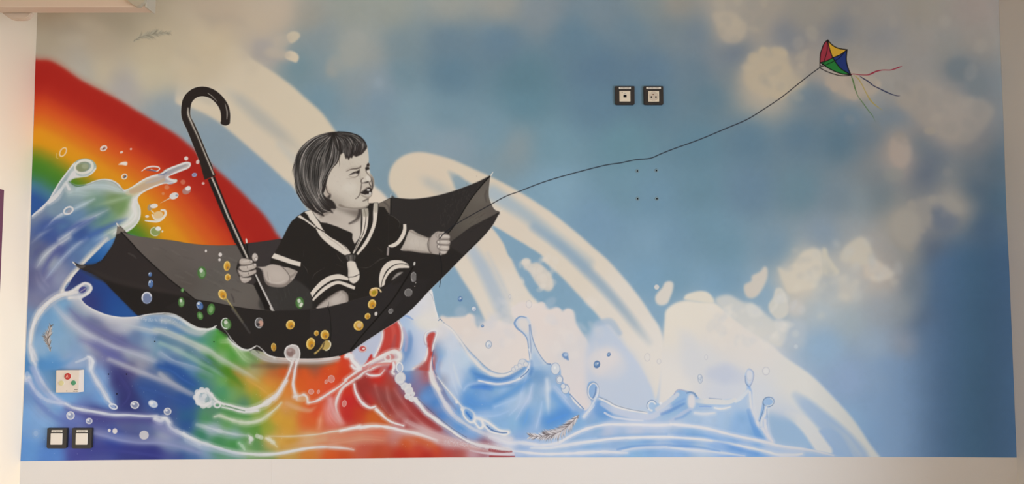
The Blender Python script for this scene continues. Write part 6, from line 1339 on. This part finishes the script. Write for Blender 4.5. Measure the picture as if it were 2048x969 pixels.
for x, y, rx, ry, rot, k in ((645,238,9.6,11.6,-12,'g'),(962,225,8.4,10.6,0,'G'),(1264,243,8.6,9.6,25,'y'),(1516,325,4.6,5.4,0,'y'),(1598,340,8.6,9.4,0,'y'),(1460,425,8.8,12,12,'y'),(1102,460,5.2,8.4,-5,'y')):
    drop(*tW(x, y)[0], rx, ry, rot, k, .8 if k == 'y' and ry == 8.4 else 1)
q = tW(638,230)[0]; ring(q[0], q[1], 8.6, 10.4, 2.2, (208,208,200), 1, .95, -12, None, 90, 300)
q = tW(962,225)[0]; blob(q[0]+3, q[1]+1, 5, 6, (196,150,130), 2, .9); blob(q[0]-2, q[1]+3, 3.4, 3, (45,40,42), 1.2, .9); ring(q[0], q[1], 8, 10, 1.4, (200,200,200), 1, .8, 0, None, 60, 250)
e_ = el(DE, True); fill(tW(1620,390,1655,420,1645,470,1610,495,1570,480,1540,500,1505,530,1495,515,1540,480,1580,420), (190,160,90), .7, .95, e_); ring(*tW(1620,445)[0], 6.6, 9.6, 2.2, (222,212,185), 1, .95, 20, e_, -90, 90); stroke(tW(1590,420,1580,460,1550,490), [2,2,2], (60,50,40), 1.4, .8, e_)
drop(*tE(1125,855)[0], 8.4, 11.6, 0, 'g'); blob(*tE(1150,890)[0], 3, 5, (215,210,196), 1, .9, 30)
e_ = el(DE, True); blob(*tY(685,135)[0], 8.4, 9.4, (206,160,80), 1.1, .97, 30, e_); blob(*tY(690,140)[0], 5, 4, (150,130,30), 2, .9, -30, e_); stroke(tY(660,110,700,92,740,98,765,130), [3,3.4,3,3], (222,196,150), 1, .95, e_)
for x, y, rx, ry, rot, k in ((668,263,8,9.6,20,'y'),(620,393,5.6,6.4,30,'y'),(710,367,3,4.2,10,'s'),(523,495,10,10,0,'y'),(1060,140,8,8,20,'G'),(872,338,5.4,4.4,-40,'G'),(1117,-2,5,5,0,'G')):
    drop(*tY(x, y)[0], rx, ry, rot, k)
q = tY(525,492)[0]; blob(q[0]+1, q[1], 5, 5, (208,180,140), 3, .8)
drop(*tR(385,765)[0], 5.4, 9, 0, 'G'); drop(*tR(403,820)[0], 1, 1, 0, 's'); drop(*tR(395,850)[0], .9, .9, 0, 's', .6)
e_ = el(DE, True); blob(*tY(566,745)[0], 8.4, 7, (190,70,66), 1.2, .95, 0, e_); ring(*tY(568,743)[0], 7.4, 6, 2, (215,200,196), 1, .9, 0, e_); blob(*tY(578,742)[0], 3, 2, (222,212,206), 1, .9, 0, e_)
# over the wave
for x, y, rx, ry, rot, k in ((1660,768,7,7.6,0,'r'),(1610,795,3,4.6,15,'r'),(1465,892,6,5.4,0,'r'),(1535,892,2.6,4,15,'r')): drop(*tW(x, y)[0], rx, ry, rot, k)
drop(*tX(1524,222)[0], 4.6, 7, 10, 'r')
for x, y, rx, ry, rot, k in ((1050,353,8.4,7.4,10,'w'),(1192,345,10,7.2,28,'c'),(1305,403,7.4,7,0,'w'),(550,435,8,8.2,0,'w'),(695,478,6.4,5.8,0,'w'),(852,551,3,3.4,0,'s'),(895,556,5,5.6,0,'s'),(1122,588,9.4,9,0,'s'),(280,575,7,9,0,'o')):
    drop(*tD(x, y)[0], rx, ry, rot, k, .45 if k == 'o' else (.85 if rx > 9 and k == 's' else 1))
# right side
for x, y, rx, ry, rot, k in ((266,170,4.6,5.6,0,'k'),(387,257,4.8,5.2,0,'c'),(462,408,3.2,2.8,-20,'k'),(517,572,5.8,7.4,5,'c'),(1470,747,6.4,7.6,15,'k'),(1575,660,3.6,4.4,30,'k')):
    drop(*tP(x, y)[0], rx, ry, rot, k)
e_ = el(DE, True); fill(tP(1162,660,1180,642,1212,648,1218,680,1222,712,1195,700,1172,685), (110,142,185), .8, .97, e_); blob(*tP(1195,662)[0], 4, 3.4, (175,192,212), 2, .9, 0, e_)
drop(*tP(872,215)[0], 5.6, 7.6, 0, 'o', .7); drop(*tP(704,148)[0], 2, 4, 0, 'o', .8)
for x, y, rx, ry in ((617,190,5.6,8),(742,235,4,5),(1250,190,3,5)): drop(*tQ2(x, y)[0], rx, ry, 0, 'o', .7)
drop(*tQ2(1187,425)[0], 4.4, 8, 0, 'c', .7)
drop(*tT(978,105)[0], 7, 8, 0, 'o'); drop(*tS(46,328)[0], 5, 5, 0, 's', .9); drop(*tS(690,935)[0], 7, 12, 0, 'o', .5); drop(*tS(1010,740)[0], 6, 6, 0, 'o', .6); drop(*tS(345,950)[0], 4, 5, 0, 'c', .7)
# ================================================================ the mural on the back wall
YM = -.0008
EL = np.array([(0,71.8),(120,71.6),(135,70.6),(240,68),(260,67.2),(350,64),(440,62),(480,60.3),(560,57.5),(640,54.2),(717,51),(820,46.5),(925,41)])
ER = np.array([(0,1998),(120,2003),(200,2005),(280,2008),(350,2010),(480,2015),(700,2027),(916,2036.8)])
EB = np.array([(41,923),(200,921),(400,919.5),(660,918),(900,915.6),(1200,915.5),(1500,914.6),(1900,915),(2037,916)])
TOPY = -12.0
nx, ny = int(1976*SC), int(930*SC)
t = np.linspace(0, 1, ny+1)[:, None]; s = np.linspace(0, 1, nx+1)[None, :]
ya = TOPY+(920-TOPY)*t                                  # first guess row heights
xl = np.interp(ya, EL[:, 0], EL[:, 1]); xr = np.interp(ya, ER[:, 0], ER[:, 1])
PX = xl+(xr-xl)*s
PY = TOPY+(np.interp(PX, EB[:, 0], EB[:, 1])-TOPY)*t
wx, _, wz = WP(PX, PY); wx = np.clip(wx, XL+.0004, XR-.0004)
gx = np.clip(PX*SC-.5, 0, NW-1.001); gy = np.clip(PY*SC-.5, 0, NH-1.001)
ix = gx.astype(int); iy = gy.astype(int); fx = (gx-ix)[..., None]; fy = (gy-iy)[..., None]
C = (IMG[iy, ix]*(1-fx)+IMG[iy, ix+1]*fx)*(1-fy)+(IMG[iy+1, ix]*(1-fx)+IMG[iy+1, ix+1]*fx)*fy
C = np.clip(C, 0, 1); C = np.where(C <= .04045, C/12.92, ((C+.055)/1.055)**2.4)      # to linear
# the photo colour of a matt paint is (paint colour) x (light falling there): keep the paint colour; light the fit misses stays in it
def light_at(px, py):
    X = px/1024-1; Y = py/484.5-1
    F = [np.ones_like(X), X, Y, X*X, X*Y, Y*Y, X**3, X*X*Y, X*Y*Y, Y**3, X**4, X**5, X**6, X**7, Y**4]
    F += [1/(1+np.exp(-(px-c)/wd)) for c, wd in ((1820, 40), (1900, 30), (1960, 25))]
    return np.stack([np.exp(sum(k*f for k, f in zip(K, F))) for K in LIGHTFIT], -1)
if LIGHTFIT is not None: C = C/light_at(PX, PY)
else: C = C*0+.5
C = C*np.minimum(1, .92/np.maximum(C.max(-1, keepdims=True), 1e-6)); C = np.clip(C, .004, .92)
lab = LAB[np.clip(((iy[:-1, :-1]+iy[1:, 1:]+1)//2), 0, NH-1), np.clip(((ix[:-1, :-1]+ix[1:, 1:]+1)//2), 0, NW-1)]

M_mural = bpy.data.materials.new('mural_paint'); M_mural.use_nodes = True
nt = M_mural.node_tree; B = nt.nodes['Principled BSDF']; B.inputs['Roughness'].default_value = .62; B.inputs['Specular IOR Level'].default_value = .12
at = nt.nodes.new('ShaderNodeAttribute'); at.attribute_name = 'paint'
tcn = nt.nodes.new('ShaderNodeTexCoord'); nz = nt.nodes.new('ShaderNodeTexNoise'); nz.inputs['Scale'].default_value = 260; nz.inputs['Detail'].default_value = 3
bp = nt.nodes.new('ShaderNodeBump'); bp.inputs['Strength'].default_value = .10; bp.inputs['Distance'].default_value = .0006
nt.links.new(at.outputs['Color'], B.inputs['Base Color']); nt.links.new(tcn.outputs['Object'], nz.inputs['Vector']); nt.links.new(nz.outputs['Fac'], bp.inputs['Height']); nt.links.new(bp.outputs['Normal'], B.inputs['Normal'])

mural = thing('wall_mural', 'painted wall mural of a toddler in an upturned umbrella boat on rainbow waves', 'mural', (0, YM, float(wz.min())))
M0 = np.array(mural.location)
PLAB = {'painted_sky': 'painted blue sky background', 'painted_rainbow': 'red, orange, yellow and green rainbow band', 'painted_wave': 'painted splashing wave in rainbow and pale blue water',
        'painted_umbrella': 'upturned black umbrella painted as a boat', 'painted_child': 'black and white toddler in a sailor dress', 'painted_kite': 'small four-coloured diamond kite', 
        'painted_child/hair': 'dark bobbed hair', 'painted_child/sailor_dress': 'black sailor dress', 'painted_child/white_trim': 'cream stripes of the dress', 'painted_umbrella/handle': 'black crook handle', 'painted_umbrella/canopy_inside': 'grey inside of the canopy', 'painted_umbrella/canopy_outside': 'black outside of the canopy'}
V = np.stack([wx, np.full_like(wx, YM), wz], -1).reshape(-1, 3)-M0
CC = np.concatenate([C, np.ones(C.shape[:2]+(1,))], -1).reshape(-1, 4).astype(np.float32)
jj, ii = np.indices(lab.shape); v00 = jj*(nx+1)+ii
Q = np.stack([v00+(nx+1), v00+(nx+1)+1, v00+1, v00], -1).reshape(-1, 4); L = lab.reshape(-1)
def flat_mesh(name, sel):
    q = Q[sel]; u, inv = np.unique(q, return_inverse=True); inv = inv.reshape(-1)
    me = bpy.data.meshes.new(name); n = len(q)
    me.vertices.add(len(u)); me.vertices.foreach_set('co', V[u].astype(np.float32).ravel())
    me.loops.add(4*n); me.loops.foreach_set('vertex_index', inv.astype(np.int32))
    me.polygons.add(n); me.polygons.foreach_set('loop_start', np.arange(0, 4*n, 4, dtype=np.int32))
    me.update(calc_edges=True)
    ca = me.color_attributes.new('paint', 'FLOAT_COLOR', 'POINT'); ca.data.foreach_set('color', CC[u].ravel())
    me.materials.append(M_mural)
    o = bpy.data.objects.new(name, me); COL.objects.link(o); return o
def components(M):
    """label the 4-connected pieces of a boolean image by runs"""
    par = []; out = np.zeros(M.shape, np.int32)
    def find(a):
        while par[a] != a: par[a] = par[par[a]]; a = par[a]
        return a
    prev = []
    for y in range(M.shape[0]):
        r = np.flatnonzero(np.diff(np.concatenate([[0], M[y].astype(np.int8), [0]]))); cur = []
        for a, b in zip(r[::2], r[1::2]):
            k = len(par); par.append(k)
            for (c, d, j) in prev:
                if c < b and d > a: i = find(j); k2 = find(k); par[max(i, k2)] = min(i, k2)
            out[y, a:b] = k+1; cur.append((a, b, k))
        prev = cur
    rt = np.array([0]+[find(i)+1 for i in range(len(par))]); return rt[out]
L2 = lab.copy()
for rnd in range(3):               # specks join whatever surrounds them; real separate pieces become parts of their own
    for k in range(len(ELS)):
        if ELS[k] in ('painted_sky', 'painted_wave'): continue
        m = L2 == k
        if m.sum() < 6: continue
        ys, xs = np.where(m); y0, y1, x0, x1 = ys.min(), ys.max()+1, xs.min(), xs.max()+1
        cm = components(m[y0:y1, x0:x1]); ids, n = np.unique(cm[cm > 0], return_counts=True)
        for i, c in sorted(zip(ids, n), key=lambda t: -t[1])[1:]:
            sub = cm == i; sy, sx = np.where(sub); sy = sy+y0; sx = sx+x0
            if c >= 12 and 'droplet' not in ELS[k] and rnd == 2:
                ELS.append(ELS[k]); L2[sy, sx] = len(ELS)-1
            elif c < 12 or 'droplet' in ELS[k]:
                ring_ = L2[max(sy.min()-1, 0):sy.max()+2, max(sx.min()-1, 0):sx.max()+2].ravel(); ring_ = ring_[ring_ != k]
                if len(ring_): L2[sy, sx] = np.bincount(ring_).argmax()
L = L2.reshape(-1)
order = np.argsort(L, kind='stable'); cnt = np.bincount(L, minlength=len(ELS)); off = np.concatenate([[0], np.cumsum(cnt)])
roots = {}
for k, path in enumerate(ELS):
    if '/' in path or cnt[k] < 6: continue
    o = flat_mesh(path, np.sort(order[off[k]:off[k+1]])); o.parent = mural
    roots.setdefault(path, o)
    if path in PLAB: o['label'] = PLAB[path]
for k, path in enumerate(ELS):
    if '/' not in path or cnt[k] < 6: continue
    a, b = path.split('/')
    if a not in roots:
        e = bpy.data.objects.new(a, None); COL.objects.link(e); e.parent = mural; e.empty_display_size = .05; roots[a] = e
        if a in PLAB: e['label'] = PLAB[a]
    o = flat_mesh(b, np.sort(order[off[k]:off[k+1]])); o.parent = roots[a]
    if path in PLAB: o['label'] = PLAB[path]
# labels that were painted over entirely get no mesh
# ================================================================ things fixed to the walls
PXM = DIST/FPX
def socket(cx, cy, kind, label, group, w=.0795, h=.0775, dep=.011, name='wall_socket', cat='socket'):
    p = wp(cx, cy, -dep); s = thing(name, label, cat, (p.x, 0, p.z), group)
    fr = bmesh.new(); prism(fr, rrect(w, h, .007, 5, .003), -dep, -.0009)
    bmesh.ops.bevel(fr, geom=[e for e in fr.edges if all(abs(v.co.y+dep) < 1e-6 for v in e.verts)], offset=.0015, segments=2, affect='EDGES')
    obj('frame', fr, M_black, s)
    return s, p
FD = .0107
# pair high on the wall: data outlet and power outlet
s, p = socket(1249.8, 191, 'd', 'black framed network data outlet with cream insert, high on the blue sky', 'sockets high on the mural', name='data_outlet', cat='data outlet')
ins = Bx(-.0225, .0225, -.0125, -.010, -.0255, .0185, bev=.0012); i_ = obj('insert', ins, M_cream, s)
bm = bmesh.new(); box(bm, -.018, .018, -.0133, -.0124, -.0205, .0145, bev=.0006); obj('cover_plate', bm, M_cream, i_)
bm = bmesh.new(); box(bm, -.0065, .0065, -.0140, -.0132, -.0090, .0005, bev=.0003); box(bm, -.0035, .0035, -.0140, -.0132, .0005, .0020); obj('jack_opening', bm, M_hole, i_)
bm = bmesh.new(); box(bm, -.0050, .0050, -.0142, -.0132, .0030, .0090, bev=.0005); obj('jack_shutter', bm, M_label, i_)
bm = bmesh.new(); box(bm, -.0028, .0028, -.0144, -.0141, .0062, .0070); box(bm, -.013, -.009, -.0135, -.0132, .0150-.0035, .0165-.0035); obj('marking', bm, M_ink, i_)
def nameplate(s, w, z, xs=0., dep=.0125):
    l = obj('label_strip', Bx(xs-w/2, xs+w/2, -dep, -.0105, z-.0040, z+.0040, bev=.0004), M_label, s)
    bm = bmesh.new(); r = random.Random(int(w*1e5)+int(xs*1e4)); x = xs-w*.38
    while x < xs+w*.36:
        d = r.uniform(.0010, .0022); box(bm, x, x+d, -dep-.0003, -dep, z-.0009, z+.0011); x += d+r.choice((.0005, .0005, .0016))
    obj('lettering', bm, M_ink, l)
nameplate(s, .049, .0305)
s, p = socket(1307.3, 191, 'p', 'black framed power socket with two round holes, beside the network outlet', 'sockets high on the mural', name='power_socket')
i_ = obj('insert', Bx(-.0222, .0222, -.0125, -.010, -.0260, .0180, bev=.0012), M_cream, s)
bm = bmesh.new(); n = 32
cup = [[bm.verts.new((.018*math.cos(2*math.pi*k/n)*q, y, -.004+.018*math.sin(2*math.pi*k/n)*q)) for k in range(n)] for q, y in ((1.06, -.0125), (1.04, -.0134), (1, -.0134), (.97, -.0127), (.01, -.0127))]
for A_, B_2 in zip(cup, cup[1:]):
    for k in range(n): bm.faces.new((A_[k], A_[(k+1) % n], B_2[(k+1) % n], B_2[k]))
bm.faces.new(cup[-1]); bmesh.ops.recalc_face_normals(bm, faces=bm.faces)
obj('round_well', bm, mat('socket_well', (.62, .55, .47), .45, .4, .04, 60), i_)
for x, z, r in ((-.0140+.0005, -.0072, .0034), (.0055-.0005, -.0072, .0034)):
    obj('pin_hole', disc(bmesh.new(), x+.004, z, r, -.0133, -.0127), M_hole, i_)
obj('earth_pin', disc(bmesh.new(), -.0025, .0028, .0020, -.0158, -.0127), mat('brown_pin', (.20, .09, .05), .4, .5, .1, 60), i_)
nameplate(s, .060, .0305, .0)
# pair low on the left: two blank switches
for cx, lb in ((113.6, 'black framed switch with blank white rocker, nearer the left corner'), (163.8, 'black framed switch with blank white rocker, right one, nearer the purple water')):
    s, p = socket(cx, 877.5, 's', lb, 'switches low on the mural', .0800, .0800, name='light_switch', cat='switch')
    r = obj('rocker', Bx(-.0232, .0232, -.0150, -.0100, -.0245, .0205, bev=.0018), M_white, s)
    nameplate(s, .0430, .0285, .0)
# screw plugs and little drilled holes
for x, y, nm in ((1274.6, 342.3, 'upper left'), (1312.6, 341.6, 'upper right'), (1275, 398, 'lower left'), (1313.6, 398, 'lower right')):
    p = wp(x, y); t = thing('wall_plug', 'round wall plug with dark hole, %s of four below the kite string' % nm, 'wall plug', (p.x, -.0009, p.z), 'four wall plugs in a square')
    bm = bmesh.new(); n = 24; rs = [[bm.verts.new((r*math.cos(2*math.pi*k/n), y_, r*math.sin(2*math.pi*k/n))) for k in range(n)] for r, y_ in ((.0085, 0), (.0078, -.0008), (.0062, -.0010), (.0054, -.0004), (.0002, -.0003))]
    for A_, B_2 in zip(rs, rs[1:]):
        for k in range(n): bm.faces.new((A_[k], A_[(k+1) % n], B_2[(k+1) % n], B_2[k]))
    bmesh.ops.recalc_face_normals(bm, faces=bm.faces); obj('collar', bm, M_plug, t)
    obj('screw_hole', disc(bmesh.new(), .0002, -.0002, .0029, -.0014, -.0003, 16), M_hole, t)
HL = ((310, 683.5, 'on the pale blue streak under the umbrella'), (428, 684.3, 'on the green part of the wave'), (217.6, 749, 'right of the call panel'), (253.3, 749, 'on the purple streak'), (234, 788.6, 'on the blue edge above the foam line'))
for x, y, nm in HL:
    p = wp(x, y); t = obj('drill_hole', disc(bmesh.new(), 0, 0, .0026, -.0005, 0, 14), M_hole, None, (p.x, -.0009, p.z))
    t['label'] = 'tiny dark drilled hole ' + nm; t['category'] = 'hole'; t['group'] = 'drilled holes in the mural'
# call panel with three buttons: body that slopes towards the right
p = wp(139.5, 763.5, -.02); cp = thing('call_panel', 'white patient call panel with red, yellow and green round buttons, low left on the mural', 'call panel', (p.x, 0, p.z))
def lp(px, py, y): q = wp(px, py, y); return (q.x-p.x, y, q.z-p.z)
bm = bmesh.new()
F_ = [lp(113, 741, -.024), (lp(158.5, 741, -.024)), (lp(156.5, 785.5, -.024)), lp(112, 785.8, -.024)]
Bk = [lp(111.8, 741.5, -.001), lp(168.8, 739.8, -.001), lp(168, 784.3, -.001), lp(111.3, 786, -.001)]
a_ = [bm.verts.new(q) for q in F_]; b_ = [bm.verts.new(q) for q in Bk]
bm.faces.new(a_); bm.faces.new(b_[::-1])
for i in range(4): bm.faces.new((a_[i], b_[i], b_[(i+1) % 4], a_[(i+1) % 4]))
bmesh.ops.recalc_face_normals(bm, faces=bm.faces); bmesh.ops.bevel(bm, geom=list(bm.edges), offset=.0012, segments=2, affect='EDGES')
obj('housing', bm, mat('panel_white', (.74, .68, .62), .45, .4, .02, 40), cp)
for px_, py_, r, m_, nm in ((135.4, 753.4, .0130, M_red, 'red call button'), (122.9, 766.8, .0098, M_yel, 'yellow button'), (147.1, 766.4, .0096, M_grn, 'green button')):
    q = lp(px_, py_, -.025); rg = disc(bmesh.new(), q[0], q[2], r*1.22, -.0252, -.0235, 28); rgo = obj('button_ring', rg, M_label, cp)
    bo = obj('button', disc(bmesh.new(), q[0], q[2], r, -.0262, -.0245, 28, dome=.0016), m_, cp); bo['label'] = nm
    if r > .012:   # pale bell / nurse pictogram on the red button
        bm = bmesh.new(); prism(bm, [(q[0]+x*.001, q[2]+z*.001) for x, z in ((-6, -5.5), (-4, -5.5), (-2.2, -2), (2.2, -2), (2.4, -5.5), (4, -5.5), (3, 0), (1.4, 6), (-1.6, 6), (-4.2, 1))], -.0286, -.0276); obj('pictogram', bm, M_redl, bo)
bm = bmesh.new()
for x0, x1, z0 in ((148.5, 155, 779.6), (146.5, 150, 782.8), (150.8, 155, 782.8)): a = lp(x0, z0, -.0245); b = lp(x1, z0+1.0, -.0245); box(bm, a[0], b[0], -.0246, -.0240, b[2], a[2])
obj('printed_text', bm, M_ink, cp)
bm = bmesh.new(); a = lp(132.4, 781.8, -.0245); b = lp(134.2, 783.6, -.0245); box(bm, a[0], b[0], -.0246, -.0240, b[2], a[2]); obj('indicator', bm, mat('grey_mark', (.3, .28, .27), .5, .3, .1, 40), cp)
# purple board on the left wall, partly in frame
def leftwall(px, py):      # point of the left wall seen at photo position
    u, dy, dz = ray(px, py); t = (XL+.016)/u; return Vector((XL, float(-DIST+dy*t), float(CAMZ+dz*t)))
a = leftwall(8.6, 380); b = leftwall(.8, 600)
yb = a.y; zt = a.z; zb = leftwall(.6, 640).z
bd = thing('notice_board', 'plum purple board on the left wall, only its right edge in view', 'board', (XL, yb-.45, zb))
obj('panel', Bx(.0005, .016, -.45, .45, 0, zt-zb, bev=.0015), M_purple, bd)
# white enamel casing under the ceiling, with a rounded bracket, and a half round lamp below
YC = -.30; YF = YC-.12; YK = YC-.062      # front and back of the casing
a = wp(0, 14, YF); c = wp(290, 14.5, YF)
cs = thing('ceiling_casing', 'cream enamel boxed casing running along the ceiling at top left', 'casing', (a.x, YC, a.z))
H_ = ZC-a.z; L_ = c.x-a.x; X0 = XL-a.x+.001
obj('box', Bx(X0, L_, -.12, -.062, 0, H_-.001, bev=.003), M_case, cs)
obj('end_cap', Bx(L_-.0005, L_+.008, -.124, -.058, -.002, H_-.001, bev=.002), mat('end_cap_grey', (.50, .46, .38), .5, .3, .02, 10), cs)
q = wp(272.5, 0, YC-.135)
bm = bmesh.new(); out = []
for x, y in ((255, -6), (255, 0), (262, 6.5), (268, 11), (273, 12.5), (279, 11), (288, 5), (290.5, 0), (290.5, -6)): r_ = wp(x, y, YC-.135); out.append((r_.x-a.x, r_.z-a.z))
prism(bm, out[::-1], -.137, -.115); obj('bracket', bm, mat('bracket_grey', (.46, .42, .33), .5, .3, .02, 10), cs)
# half round shade under the casing, on the left wall
pc = wp(33, 24, -.30)
lm = thing('half_round_shade', 'small half-round cream shade tucked under the casing in the top left corner', 'lamp shade', (pc.x, -.30, pc.z))
bm = bmesh.new(); out = []
for x, y in ((3, 24.5), (8, 29), (14, 33.5), (21, 37.5), (28, 38.8), (40, 38.8), (50, 38), (56, 34.5), (60, 30), (63, 24.5)): r_ = wp(x, y, -.35); out.append((r_.x-pc.x, r_.z-pc.z))
prism(bm, out[::-1], -.05, -.030); bmesh.ops.bevel(bm, geom=[e for e in bm.edges if abs(e.verts[0].co.y-e.verts[1].co.y) < 1e-6], offset=.003, segments=2, affect='EDGES')
obj('shade', bm, M_case, lm)
obj('rim', Bx(out[0][0]+.008, out[0][0]+.075, -.053, -.048, -.003, -.0005), mat('brown_gap', (.14, .08, .05), .6, .2, .1, 30), lm)
